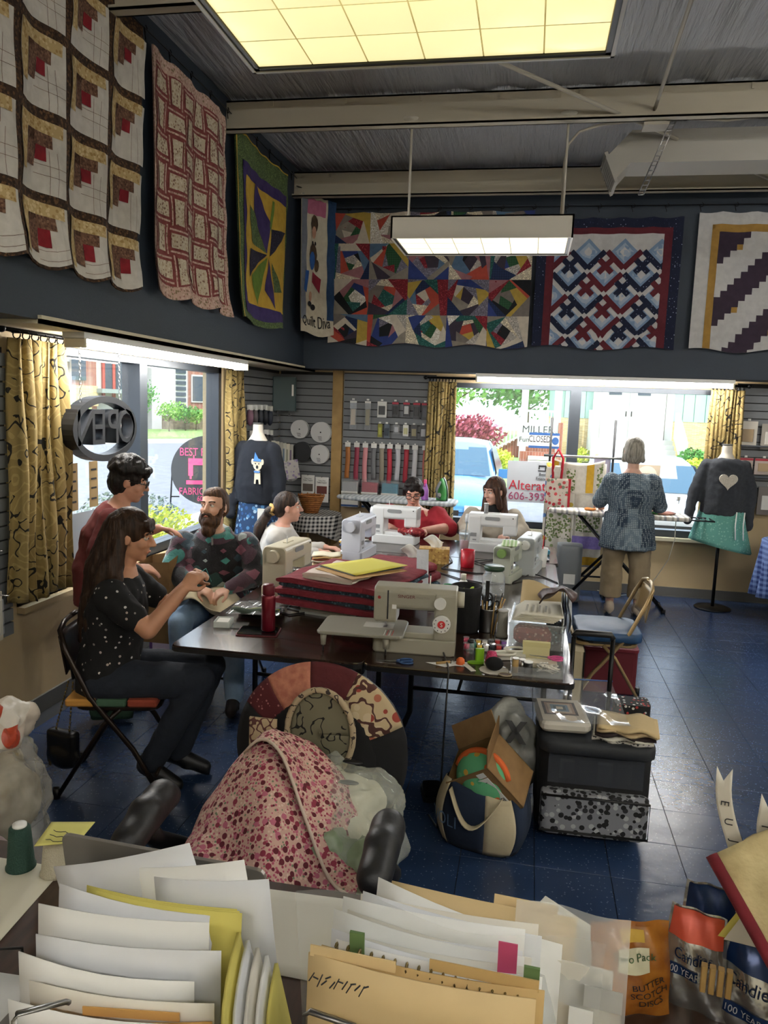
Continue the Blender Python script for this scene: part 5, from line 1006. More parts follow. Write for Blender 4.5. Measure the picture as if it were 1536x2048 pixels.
# cords
cordm = mat('black_cord', '#0b0b0c', .5)
for lab, pts in (('black power cord looping behind the red jar', [(-.55, 5.75, .76), (-.5, 5.55, .745), (-.55, 5.3, .745), (-.3, 5.2, .745), (-.15, 5.28, .745), (-.2, 5.45, .745), (-.35, 5.6, .75), (-.2, 5.75, .745)]), ('black power cord running to the pale grey machine', [(-.6, 5.2, .745), (-.4, 5.0, .745), (-.2, 4.9, .745), (-.05, 5.0, .745), (.05, 5.2, .76)]), ('black cord curling beside the cream machine', [(-1.3, 4.12, .78), (-1.26, 4.05, .745), (-1.25, 3.95, .745), (-1.12, 3.9, .745), (-1.2, 3.82, .745), (-1.32, 3.9, .745), (-1.5, 4.02, .745)]), ('grey cord from the cream machine plug', [(-1.31, 4.13, .85), (-1.3, 4.08, .8), (-1.31, 4.0, .745), (-1.2, 3.98, .745), (-1.15, 4.05, .745)]), ('black cord hanging off the front table edge to the floor', [(-.33, 3.4, .76), (-.29, 3.25, .745), (-.28, 3.17, .74), (-.285, 3.165, .5), (-.29, 3.17, .2), (-.3, 3.2, .01), (-.35, 3.3, .008)]), ('dark cable drooping over the right table edge', [(.05, 5.3, .76), (.15, 5.25, .745), (.24, 5.1, .745), (.262, 5.05, .72), (.265, 5.0, .5)])): MB().tube([V(p) for p in pts], .0045, 6).build('power_cord', cordm, label=lab, cat='cord', group='cords on the tables')
# black bucket, tin of tools, cone
bu = thing('fabric_bucket', 'black fabric thread bucket right of the grey machine', 'bucket', (-.265, 3.83, .74)); MB().lathe([(.066, 0), (.072, .01), (.076, .2), (.08, .235), (.074, .238), (.068, .19), (.062, .02), (.001, .015)], (0, 0, 0), 24).build('body', mat('black_nylon', '#0e0f12', .8, bp=(9, .6, .02)), bu); MB().grid(lambda u, v: ((u-.5)*.07, (v-.5)*.06, .21+.02*math.sin(u*5)*math.cos(v*4)), 6, 6, thick=.003).build('green_scrap', mat('lime_scrap', '#a4c23c', .8), bu)
ti = thing('tool_tin', 'metal tin holding scissors pencils and sticks', 'tin', (-.15, 3.86, .74)); MB().lathe([(.045, 0), (.046, .004), (.046, .115), (.048, .12), (.044, .12), (.043, .008), (.001, .006)], (0, 0, 0), 24).build('can', steel, ti)
def scissors(T, loc, rz, rx, hm, s=1, nm='scissors'):
    o = thing(nm, None, None, loc, rz) if T is None else None
    e = bpy.data.objects.new(nm, None); COL.objects.link(e); e.parent = T; e.location = loc; e.rotation_euler = (rx, 0, rz); e.scale = (s, s, s)
    MB().add([(-.008, 0, 0), (.008, 0, 0), (.002, .1, 0), (-.008, 0, .003), (.008, 0, .003), (.002, .1, .003)], [(0, 2, 1), (3, 4, 5), (0, 1, 4, 3), (1, 2, 5, 4), (2, 0, 3, 5)]).build('blade', steel, e)
    for s_ in (-1, 1): MB().tube([(s_*.006, 0, .002)]+[(s_*(.02+.017*math.sin(t)), -.05+.03*math.cos(t), .002) for t in [2*pi*k/14 for k in range(15)]], .005, 6).build('handle_loop', hm, e)
    return e
scissors(ti, (-.02, -.01, .1), .3, rad(-100), black, 1.2); scissors(ti, (.02, -.015, .085), -.5, rad(-95), black, 1.0)
MB().rb((-.012, .01, .18), (.02, .006, .16), .008).build('paddle_handle', black, ti)
for k in range(9): a = k*.7; MB().cyl((.02*math.cos(a), .02*math.sin(a), .02), (.06*math.cos(a)+.02, .04*math.sin(a), .17+rnd(-.02, .03)), .004, n=6).build('pencil', [oak, black, mat('pen_tan', '#a88a5a', .6)][k % 3], ti)
for k in range(3): MB().cyl((.02+.012*k, -.05-.01*k, -.0), (.03+.03*k, -.03, .16), .004, n=6).build('chopstick', oak, ti) if k < 2 else None
cn = thing('thread_cone', 'tall grey thread cone next to the tool tin', 'thread', (-.075, 3.78, .74)); MB().lathe([(.031, 0), (.031, .01), (.028, .012), (.025, .125), (.022, .13)], (0, 0, 0), 22).build('thread', mat('grey_cone_thread', '#8e8c84', .8, bp=(200, .4)), cn); MB().cyl((0, 0, .13), (0, 0, .137), .026, n=20).build('cap', mat('cone_cap', '#b5b3aa', .5), cn)
# clear bin of papers at the right corner
bn = thing('clear_bin', 'clear plastic bin heaped with patterns and a leather pouch', 'bin', (.1, 3.82, .74), rad(-3)); 
MB().box((-.13, -.2, 0), (.13, .2, .004)).box((-.13, -.2, 0), (-.127, .2, .12)).box((.127, -.2, 0), (.13, .2, .12)).box((-.13, -.2, 0), (.13, -.197, .12)).box((-.13, .197, 0), (.13, .2, .12)).build('tub', clear, bn); MB().tube([(-.135, -.205, .12), (.135, -.205, .12), (.135, .205, .12), (-.135, .205, .12)], .005, 6, True).build('rim', clear, bn)
MB().rb((-.02, -.12, .05), (.18, .12, .08), .03, .02).build('red_packet', pat('red_print_packet', speck(H('#8a2a24'), [H('#b5483a'), H('#d8a08a')], 60, .35), .7), bn); MB().rb((.08, -.05, .05), (.08, .2, .08), .03, .02).build('dark_packet', pat('dark_green_packet', speck(H('#1c2a2c'), [H('#3a5a5a'), H('#8a9a9a')], 60, .35), .7), bn)
for k in range(6): MB().grid(lambda u, v: (-.12+.2*u+.008*k, -.18+.28*v+rnd(-.004, .004), .13+.006*k+.01*u*v), 4, 4, thick=.003).build('pattern_booklet', mat('pattern_cream', '#d8d3c2', .8), bn)
for k in range(4): MB().box((-.06+.03*k, -.14, .17), (-.05+.03*k, -.02, .1705)).build('pattern_print', mat('print_grey', '#9a968a', .8), bn)
MB().grid(lambda u, v: (-.1+.24*u, .1+.12*v, .13+.11*v*(1-.3*u)+.01*math.sin(u*7)), 8, 6, thick=.004).build('canvas_flap', mat('tan_canvas', '#c0aa7f', .8), bn)
MB().grid(lambda u, v: (.0+.16*u+.02*math.sin(v*4), -.1+.2*v-.03*u, .2+.06*math.sin(pi*u)*(1-.6*v)+.04*u+.012*math.sin(u*11+v*6)), 12, 12, thick=.006).build('brown_pouch', pat('mottled_brown_leather', mottle(H('#241714'), H('#4a2d26'), 22), .5, bp=(20, .4, .01)), bn)
for k in range(4): MB().grid(lambda u, v: (.115+.012*k+.01*math.sin(v*4), -.17+.34*u, .08+.14*v), 6, 6, thick=.003).build('slipped_sheet', [whitep, mat('navy_sleeve', '#1b2742', .4), clear, mat('sheet_grey', '#b5b8bc', .6)][k], bn)
# box of threads, tray and loose notions on the front edge
tr_ = thing('notions_tray', 'clear tray of thread spools and small notions at the table corner', 'tray', (.09, 3.29, .74), rad(2)); MB().box((-.11, -.07, 0), (.11, .07, .003)).box((-.11, -.07, 0), (-.108, .07, .04)).box((.108, -.07, 0), (.11, .07, .04)).box((-.11, -.07, 0), (.11, -.068, .04)).box((-.11, .068, 0), (.11, .07, .04)).build('tray', clear, tr_)
def spool(T, x, y, m, h=.045, r=.013, z=.003): MB().cyl((x, y, z), (x, y, z+h), r, n=12).build('spool', m, T); MB().cyl((x, y, z+h), (x, y, z+h+.004), r*1.12, n=12).build('spool_cap', white, T)
spool(tr_, -.09, -.03, oak, .06); spool(tr_, -.06, -.01, steel, .05); spool(tr_, -.035, -.035, black, .05, .018); spool(tr_, -.09, .02, mat('pale_thread', '#cfc6a8', .8), .04)
b = MB(); 
for k in range(26): b.tube([(rnd(.0, .1), rnd(-.06, 0), .02+rnd(0, .03)) for q_ in range(4)], .003, 5)
b.build('white_trim_tangle', mat('trim_white', '#e2ddd2', .9), tr_, kind='stuff'); MB().rb((.05, -.03, .012), (.1, .06, .02), .01).build('inner_box', clear, tr_)
sc_ = scissors(tr_, (.05, .045, .055), 1.4, 0, mat('pink_scissor', '#d04f8a', .4), .8); MB().rb((.02, .03, .03), (.14, .06, .02), .02).build('cream_lid', mat('lid_cream', '#d8d0b8', .5), tr_)
cb_ = thing('cream_card_box', 'flat cream box standing behind the notions tray', 'box', (.09, 3.47, .74), rad(1)); MB().rb((0, 0, .04), (.12, .025, .08), .003).build('carton', mat('pale_yellow_card', '#d8cf9c', .6), cb_); MB().box((-.062, -.014, .06), (.062, .014, .082)).build('lid', mat('pale_yellow_lid', '#cfc58e', .6), cb_)
def bit(name, label, cat, fn, loc, rz=0):
    T = thing(name, label, cat, loc, rz, 'loose sewing notions on the front table'); fn(T)
bit('pincushion', 'black velvet pincushion ball on a white doily', 'pincushion', lambda T: (MB().ell((0, 0, .03), (.04, .035, .03)).build('cushion', mat('black_velvet', '#08080a', .9), T), MB().prism(disc(0, 0, .065, .06, 14), 0, .002).build('doily', lin, T)), (-.09, 3.26, .741))
bit('fabric_clip', 'lime green plastic bobbin clip', 'clip', lambda T: (MB().rb((0, 0, .03), (.04, .02, .06), .008).build('clip_body', mat('lime_plastic', '#7fb524', .4), T), MB().prism(disc(-.02, -.02, .04, .02, 12), 0, .006).build('clip_leaf', MATS['lime_plastic'], T)), (-.16, 3.36, .741), .3)
bit('pin_cup', 'raspberry pink cone-shaped pin holder', 'pin holder', lambda T: (MB().lathe([(.032, 0), (.03, .01), (.02, .06), (.001, .064)], (0, 0, 0), 16).build('cone', pat('raspberry_print', speck(H('#b02a56'), [H('#d86a90')], 120, .3), .6), T), MB().lathe([(.034, 0), (.034, .006), (.03, .008)], (0, 0, 0), 16).build('rim', white, T)), (-.105, 3.33, .741))
bit('bobbin_case', 'white molded bobbin holder with oval cups', 'holder', lambda T: (MB().tube([(.05*math.cos(t), .03*math.sin(t), .03) for t in [2*pi*k/18 for k in range(18)]], .006, 6, True).tube([(.06+.05*math.cos(t), .04+.03*math.sin(t), .035) for t in [2*pi*k/18 for k in range(18)]], .006, 6, True).build('cups', mat('ivory_plastic', '#d5d2c4', .4), T), MB().rb((.03, .02, .012), (.14, .07, .02), .02).build('base', MATS['ivory_plastic'], T)), (-.05, 3.42, .741), .3)
bit('tape_roll', 'small black-capped bottle of adhesive among the notions', 'bottle', lambda T: (MB().cyl((0, 0, 0), (0, 0, .05), .018, n=14).build('body', clear, T), MB().cyl((0, 0, .05), (0, 0, .062), .014, n=14).build('cap', black, T)), (-.21, 3.47, .741))
bit('orange_button', 'bright orange plastic thimble on paper scrap', 'thimble', lambda T: (MB().lathe([(.02, 0), (.018, .02), (.01, .028), (.001, .029)], (0, 0, 0), 12).build('cap', mat('orange_plastic', '#e0692c', .5), T), MB().box((-.04, -.03, -.0005), (.03, .03, .0)).build('scrap', whitep, T)), (-.24, 3.3, .742))
bit('seam_ripper', 'wooden seam ripper on a white card', 'seam ripper', lambda T: (MB().cyl((-.03, 0, .008), (.035, .01, .008), .006, n=8).build('handle', oak, T), MB().cyl((.035, .01, .008), (.06, .014, .008), .0015, n=6).build('prong', steel, T), MB().add([(-.07, .04, 0), (-.0, -.035, 0), (.05, -.02, 0), (.03, .03, 0)], [(0, 1, 2, 3)]).build('card', whitep, T)), (-.315, 3.27, .741), .4)
bit('thread_scissors', 'blue handled thread scissors in front of the grey machine', 'scissors', lambda T: scissors(T, (0, 0, .002), rad(100), 0, mat('blue_handle', '#2a4a78', .4), .9), (-.52, 3.25, .741))
bit('marker_tool', 'cream ruler stick lying by the orange thimble', 'ruler', lambda T: MB().box((-.012, -.05, 0), (.012, .05, .003)).build('stick', lin, T), (-.2, 3.26, .742), .5)
bit('quilt_ring', 'small brown oval tag at the table edge', 'tag', lambda T: (MB().prism(disc(0, 0, .025, .018, 14), 0, .004).build('tag_plate', mat('tag_brown', '#4a382c', .6), T), MB().tube([(.027*math.cos(t), .02*math.sin(t), .003) for t in [2*pi*k/16 for k in range(16)]], .003, 5, True).build('tag_rim', mat('tag_rim', '#a89a80', .5), T)), (-.04, 3.21, .741))
for k in range(14):
    c = ['#c94f6a', '#2a8a7a', '#e0b84a', '#d8d4cc', '#3a3a40', '#c23a3a', '#8a5fae'][k % 7]; lab = ['tiny pink thread bobbin', 'tiny teal thread bobbin', 'tiny gold thread bobbin', 'tiny white thread bobbin', 'tiny charcoal thread bobbin', 'tiny red thread bobbin', 'tiny violet thread bobbin'][k % 7]+(' left of the tool tin' if k < 7 else ' in front of the tool tin')
    T = thing('bobbin', lab, 'bobbin', (-.24+.03*(k % 7)+(.01 if k > 6 else 0), (3.6 if k < 7 else 3.53)+rnd(-.02, .02), .741), 0, 'loose sewing notions on the front table'); MB().cyl((0, 0, .003), (0, 0, .028), .012, n=10).build('thread', mat('bobbin_'+c.strip('#'), c, .7), T); MB().cyl((0, 0, 0), (0, 0, .003), .015, n=10).cyl((0, 0, .028), (0, 0, .031), .015, n=10).build('flange', clear, T)
for lab, loc, d, c in (('black phone on the right rear table', (.16, 5.9, .741), (.08, .15, .01), '#1a1a1e'), ('turquoise fabric packet on the right rear table', (.14, 6.12, .741), (.14, .1, .04), '#4a9ab5'), ('dark folded fabric behind the pale grey machine', (-.03, 5.9, .741), (.16, .1, .06), '#2c2236')): T = thing('table_item', lab, 'accessory', loc, rnd(-.4, .4)); MB().rb((0, 0, d[2]/2), d, min(d[0], d[1])*.2, d[2]*.2).build('body', mat('item_'+c.strip('#'), c, .5), T)
pc = thing('floral_pouch', 'dark floral zip pouch leaning on the cardigan woman machine', 'pouch', (-.08, 5.95, .741), .2); put('pouch_body', blob([('e', (0, 0, .06), (.09, .04, .065))], .012, 3), pat('dark_floral', speck(H('#1e1a26'), [H('#7a3050'), H('#4a5a7a'), H('#8a7a9a')], 45, .4), .8), pc); MB().tube([(-.08, 0, .09), (0, 0, .125), (.08, 0, .09)], .004, 5).build('zip', steel, pc)
# ---------------------------------------------------------------- people
def tfp(prims, M):
    R = M.to_3x3(); out = []
    for p in prims:
        if p[0] == 'c': out.append(('c', M @ V(p[1]), M @ V(p[2]), p[3], p[4]))
        elif p[0] == 'e': q_ = (R @ (p[3].to_matrix() if len(p) > 3 else Matrix.Identity(3))); out.append(('e', M @ V(p[1]), p[2], q_.to_euler()))
    return out
HEAD = [('e', (0, -.014, .032), (.074, .092, .092)), ('e', (0, .012, -.03), (.061, .072, .082)), ('e', (0, .05, -.086), (.03, .028, .024)), ('c', (0, .083, .016), (0, .103, -.02), .008, .0125), ('e', (-.011, .092, -.024), .009 and (.009, .009, .008)), ('e', (.011, .092, -.024), (.009, .009, .008)),
        ('c', (-.038, .07, .031), (.038, .07, .031), .012, .012), ('e', (-.036, .05, -.02), (.026, .028, .026)), ('e', (.036, .05, -.02), (.026, .028, .026)), ('e', (0, .074, -.055), (.024, .014, .016)), ('e', (-.076, -.008, -.002), (.009, .019, .031)), ('e', (.076, -.008, -.002), (.009, .019, .031))]
def hand(wr, d, nrm, curl=.5, side=1, spread=1.0):
    wr = V(wr); d = V(d).normalized(); n_ = V(nrm); n_ = (n_-d*n_.dot(d)).normalized(); w_ = d.cross(n_)*side; out = []
    for k, (off, L) in enumerate(((.028, .066), (.010, .076), (-.009, .07), (-.026, .055))):
        kn = wr+d*(.078-.006*abs(k-1))+w_*off*spread; out.append(('c', wr+w_*off*.55+d*.01, kn, .0135, .0115)); a = curl*(.9+.08*k); p = kn
        for seg, l in enumerate((.45, .32, .23)):
            dd = (d*math.cos(a)+n_*math.sin(a)).normalized(); q_ = p+dd*L*l; out.append(('c', p, q_, .0098-.001*seg, .0092-.001*seg)); p = q_; a += curl*.75
    b = wr+d*.02+w_*.026; m_ = b+(d*.6+w_*.7+n_*.35).normalized()*.04; e_ = m_+(d*.9+w_*.15+n_*.45).normalized()*.032
    return out+[('c', b, m_, .0125, .011), ('c', m_, e_, .0105, .0085)]
SKIN = {}
def skin(n, c): return mat('skin_'+n, c, .5, nz=(25, .15, tuple(x*.85 for x in H(c))), sss=.08)
def hairm(name, c1, c2):
    if name in MATS: return MATS[name]
    t = NT(name); nz = t.noise(70, 3, t.co('Object', (1, 1, .09))); t.set(t.b.inputs['Base Color'], t.ramp(nz, [(.35, H(c1)), (.65, H(c2))])); t.b.inputs['Roughness'].default_value = .55; t.b.inputs['Specular IOR Level'].default_value = .3
    t.bump(nz, .6, .012); MATS[name] = t.m; return t.m
def person(label, loc, rz, p, cl, skn):
    """p: joints in a frame facing +y. cl: clothing"""
    T = thing('person', label, 'person', (loc[0], loc[1], 0), rz)
    sk = skin(*skn); P = V(p['pelvis']); C = V(p['chest']); N = V(p['neck']); Hc = V(p['head']); sw = p.get('sw', .17); g = p.get('girth', 1.0)
    he = Euler(p.get('hrot', (0, 0, 0))); hs = p.get('hs', 1.0); HM = Matrix.Translation(Hc) @ he.to_matrix().to_4x4() @ Matrix.Scale(hs, 4)
    lean = math.atan2(-(C.y-P.y), (C.z-P.z)); lean2 = math.atan2(-(N.y-C.y), (N.z-C.z))
    def torso(e=0, top=True, hem=0):
        W1 = P.lerp(C, .5); S = C.lerp(N, .62)
        R = [(P+V((0, 0, -.06-hem)), .15*g+e, .115*g+e, 0), (P+V((0, .0, .04)), .155*g+e, .118*g+e, lean*.5), (W1, .138*g+e, .108*g+e, lean), (C, .158*g+e, .118*g+e, lean), (S, sw-.015+e, .088+e, lean2)]
        if top: R += [(C.lerp(N, .82), .09+e*.8, .068+e*.6, lean2), (C.lerp(N, .98), .058+e*.6, .056+e*.5, lean2)]
        return [('l', R)]
    body = torso(); SH = {}
    body.append(('c', C.lerp(N, .8), Hc+he.to_matrix() @ V((0, -.015, -.05)), .052, .05))
    body += tfp(HEAD, HM) if hs == 1 else [(q_[0], q_[1], *( (q_[2],)+tuple(q_[3:]) if q_[0] == 'c' else (tuple(x*hs for x in q_[2]), *q_[3:]))) for q_ in tfp(HEAD, HM)]
    sleeves = []
    for sd, s_ in (('r', 1), ('l', -1)):
        sh = C.lerp(N, .55)+V((s_*(sw-.005), 0, -.01)); SH[sd] = sh; el = V(p['elbow_'+sd]); wr = V(p['wrist_'+sd])
        body += [('e', sh, (.055*g, .055*g, .055)), ('c', sh, el, .048*g, .038*g), ('c', el, wr, .039*g, .0265)]
        hd = p.get('hand_'+sd, ((wr-el), (0, 0, -1), .5)); body += hand(wr, hd[0], hd[1], hd[2], -s_)
        ln = cl.get('sleeve', 1.0); e = cl.get('se', .012); ex = .02*0
        if ln <= .5: tip = sh.lerp(el, ln*2); sleeves += [('c', sh, tip, .054*g+e, .047*g+e)]
        else: tip = el.lerp(wr, (ln-.5)*2); sleeves += [('c', sh, el, .05*g+e, .042*g+e), ('c', el, tip, .042*g+e, .032+e*.8)]
        hp_ = P+V((s_*.085*g, .0, -.02)); kn = V(p['knee_'+sd]); an = V(p['ankle_'+sd]); td = V(p.get('toe_'+sd, (0, 1, 0))).normalized()
        body += [('c', hp_, kn, .082*g, .056), ('c', kn, an, .055, .036), ('e', kn.lerp(an, .3)+V((0, -.015, 0)), (.05, .052, .09)), ('c', an+V((0, 0, -.03))-td*.03, an+td*.13+V((0, 0, -.045)), .034, .026)]
    put('body', blob(body, .0065, 3), sk, T)
    e = cl.get('te', .016)
    put(cl.get('top_name', 'shirt'), blob(torso(e, False, cl.get('hem', 0))+[('l', [(C.lerp(N, .5), sw+e, .09+e, lean2), (C.lerp(N, .72), .105+e, .075+e, lean2), (C.lerp(N, cl.get('collar', .84)), .07+e, .062+e, lean2)])]+([('l', [(P+V((0, 0, -.06-cl['hem'])), .17*g+e+.035, .135*g+e+.04), (P+V((0, 0, .1)), .15*g+e+.015, .118*g+e+.02)])] if cl.get('swing') else [])+sleeves+[('e', SH[k], (.06*g+e*.6,)*3) for k in SH], .011, 4, cl.get('wr', .01), 11), cl['top'], T)
    pe = cl.get('pe', .014)
    pr_ = [('e', P+V((0, 0, -.03)), (.15*g+pe*.4, .112*g+pe*.4, .1))]; fr = cl.get('leg', 1.0)
    for sd, s_ in (('r', 1), ('l', -1)):
        hp_ = P+V((s_*.085*g, 0, -.02)); kn = V(p['knee_'+sd]); an = V(p['ankle_'+sd])
        pr_ += [('c', hp_, kn, .08*g+pe, .062+pe), ('c', kn, kn.lerp(an, fr), .06+pe, .045+pe+cl.get('flare', 0)) if fr == 1 else ('l', [(kn.lerp(an, fr), .1, .1), (kn.lerp(an, .3), .098, .1), (kn, .09, .095), (kn+V((0, 0, .1)), .09, .095)])]
    put('trousers', blob(pr_, .012, 4, .008, 10), cl['legs'], T)
    for sd in 'rl':
        an = V(p['ankle_'+sd]); td = V(p.get('toe_'+sd, (0, 1, 0))).normalized(); sh = put('shoe', blob([('c', an+V((0, 0, -.03))-td*.035, an+td*.13+V((0, 0, -.05)), .045, .036), ('c', an+V((0, 0, -.02))-td*.03, an-td*.025, .044, .042), ('c', an+td*-.06+V((0, 0, -.07)), an+td*.15+V((0, 0, -.075)), .014, .014), ('e', an+td*.05+V((0, 0, -.066)), (.045, .045, .014))], .01, 2), cl.get('shoes', black), T)
    # face details
    def hp(x, y, z): return HM @ V((x, y, z))
    ew = mat('eye_white', '#d9d4cc', .2)
    for s_ in (-1, 1):
        if not p.get('noface'):
            ey = MB().ell(hp(s_*.031, .0675, .012), .0118*hs, 12, 8).build('eye', ew, T); g_ = p.get('gaze', (0, 0)); MB().ell(hp(s_*.031+g_[0], .0758, .012+g_[1]), .0058*hs, 10, 6).build('iris', mat('iris_dark', '#2a1c14', .2), ey)
            MB().tube([hp(s_*.03+x, .0735-abs(x)*.2, .021-abs(x)*.3) for x in (-.014, -.005, .005, .014)], .0045*hs, 6).build('eyelid', sk, T)
            MB().tube([hp(s_*.034+x, .083-abs(x+s_*.02)*.25, .037-abs(x)*.2) for x in (-.02, -.008, .006, .02)], .0045*hs, 6).build('eyebrow', cl['hairm'], T)
    if not p.get('noface'): MB().tube([hp(x, .0885-abs(x)*.35, -.056+.003*math.cos(x*120)) for x in (-.022, -.011, 0, .011, .022)], .0055*hs, 6, taper=lambda t: .4+.6*math.sin(pi*t)).build('lips', mat('lips_'+skn[0], tuple(a*b for a, b in zip(H(skn[1]), (.8, .5, .5))), .4), T)
    # hair in the head frame
    hr = [q_ for q_ in cl['hair']]; hw = [q_ for q_ in hr if q_[0] != 'w']
    M0 = tfp([q_ for q_ in hw], HM)+[('c', q_[1], q_[2], q_[3], q_[4]) for q_ in hr if q_[0] == 'w']
    put('hair', blob(M0, .008, 2, cl.get('hd', .005), cl.get('hf', 30)), cl['hairm'], T)
    if cl.get('glasses'):
        gm = mat('glasses_black', '#121214', .3); G = bpy.data.objects.new('glasses', None); COL.objects.link(G); G.parent = T
        for s_ in (-1, 1): MB().tube([hp(s_*.033+.025*math.cos(t), .098-.2*abs(.025*math.cos(t)) if False else .097, .008+.018*math.sin(t)) for t in [2*pi*k/16 for k in range(16)]], .0028, 6, True).build('rim', gm, G); MB().tube([hp(s_*.058, .095, .012), hp(s_*.074, .05, .014), hp(s_*.08, -.01, .012)], .0025, 5).build('temple', gm, G)
        MB().tube([hp(-.009, .097, .012), hp(.009, .097, .012)], .0025, 5).build('bridge', gm, G)
    return T, HM
cap = lambda e=0: [('e', (0, -.022, .045), (.083+e, .098+e, .09+e)), ('e', (0, -.05, .0), (.079+e, .07+e, .09+e))]
jean = mat('dark_jeans', '#1b222e', .9, nz=(30, .3, '#151b25'), bp=(60, .2)); bluej = mat('light_blue_jeans', '#8aa9cb', .9, nz=(12, .35, '#a5bfd8'), bp=(50, .25)); blackp = mat('black_trousers', '#121214', .9)
# 1 woman with long hair threading a needle, profile to the right
dots = pat('black_motif_tee', speck(H('#0b0b0d'), [H('#c9c6c0'), H('#8a8680'), H('#0b0b0d'), H('#b7a9a0'), H('#0b0b0d')], 33, .2), .9)
hA = hairm('brown_long_hair', '#20140d', '#3a2618')
T, M = person('woman with long brown hair in a black motif tee threading a needle', (-1.9, 3.26), rad(-76),
    dict(pelvis=(0, -.02, .56), chest=(0, .02, .86), neck=(0, .06, 1.08), head=(0, .1, 1.215), hrot=(rad(-10), 0, 0), sw=.17, girth=1.12, elbow_r=(.22, .22, .83), wrist_r=(.13, .36, 1.0), hand_r=((-.25, .5, .6), (-.9, .1, -.3), .75), elbow_l=(-.2, .22, .83), wrist_l=(-.05, .36, 1.0), hand_l=((.3, .6, .5), (.9, .1, -.3), .75), knee_r=(.11, .43, .56), ankle_r=(.08, .2, .13), toe_r=(0, .9, -.5), knee_l=(-.13, .44, .54), ankle_l=(-.06, .3, .13), toe_l=(0, .95, -.3)),
    dict(top=dots, sleeve=.3, legs=jean, shoes=black, hairm=hA, hem=.06, hair=cap(.005)+[('c', (-.045, .058, .075), (.045, .058, .075), .024, .024), ('c', (-.04, .078, .052), (.04, .078, .052), .011, .011), ('w', (.055, .06, 1.25), (.085, .03, 1.05), .036, .045), ('w', (-.055, .06, 1.25), (-.085, .03, 1.05), .036, .045), ('w', (0, .05, 1.26), (0, -.04, 1.05), .085, .09), ('w', (0, -.04, 1.05), (0, -.11, .8), .085, .055), ('w', (.07, .0, 1.08), (.1, -.07, .8), .05, .035), ('w', (-.07, .0, 1.08), (-.1, -.07, .8), .05, .035), ('w', (.085, .05, 1.08), (.12, .07, .93), .028, .014), ('w', (.03, -.08, .92), (.04, -.13, .72), .06, .02)]), ('tan', '#c48f70'))
MB().tube([(.04, .41, 1.05), (.0, .44, 1.07), (-.03, .46, 1.0)], .0015, 4).build('thread', mat('teal_thread', '#2f8a86', .7), T)
# 2 man with dark curls in a maroon shirt standing by the window
maroon = mat('maroon_tee', '#5e2626', .9, nz=(7, .3, '#6e2c2a'), bp=(10, .3, .02)); curl_ = hairm('dark_curls', '#0f0d0d', '#231d1b'); cr2 = random.Random(4)
curls = cap(.006)+[('e', (d_.x*.088, -.02+d_.y*.1, .055+d_.z*.09), (.024, .024, .02)) for d_ in [V((cr2.gauss(0, 1), cr2.gauss(-.1, 1), abs(cr2.gauss(.5, .8)))).normalized() for k in range(90)]]+[('e', (x, .082, .085), (.022, .022, .02)) for x in (-.05, -.025, 0, .025, .05)]
person('man with dark curly hair and glasses in a maroon shirt standing', (-2.33, 3.97), rad(-66),
    dict(pelvis=(0, -.05, .85), chest=(0, .0, 1.08), neck=(0, .07, 1.28), head=(0, .12, 1.385), hrot=(rad(-14), 0, rad(-4)), sw=.19, girth=1.1, elbow_r=(.25, -.04, 1.0), wrist_r=(.2, .17, .93), hand_r=((-.3, 1, -.2), (-.5, 0, -1), .4), elbow_l=(-.21, .1, 1.03), wrist_l=(-.1, .27, 1.1), hand_l=((.2, 1, -.1), (.2, -.1, -1), .35), knee_r=(.1, .0, .46), ankle_r=(.11, -.03, .1), knee_l=(-.1, .02, .46), ankle_l=(-.11, .03, .1)),
    dict(top=maroon, sleeve=.42, te=.022, legs=blackp, shoes=mat('green_sneaker', '#2c4a3a', .8), hairm=curl_, glasses=True, hem=.1, hair=curls, hd=.006, hf=45), ('fair', '#d09a80'))
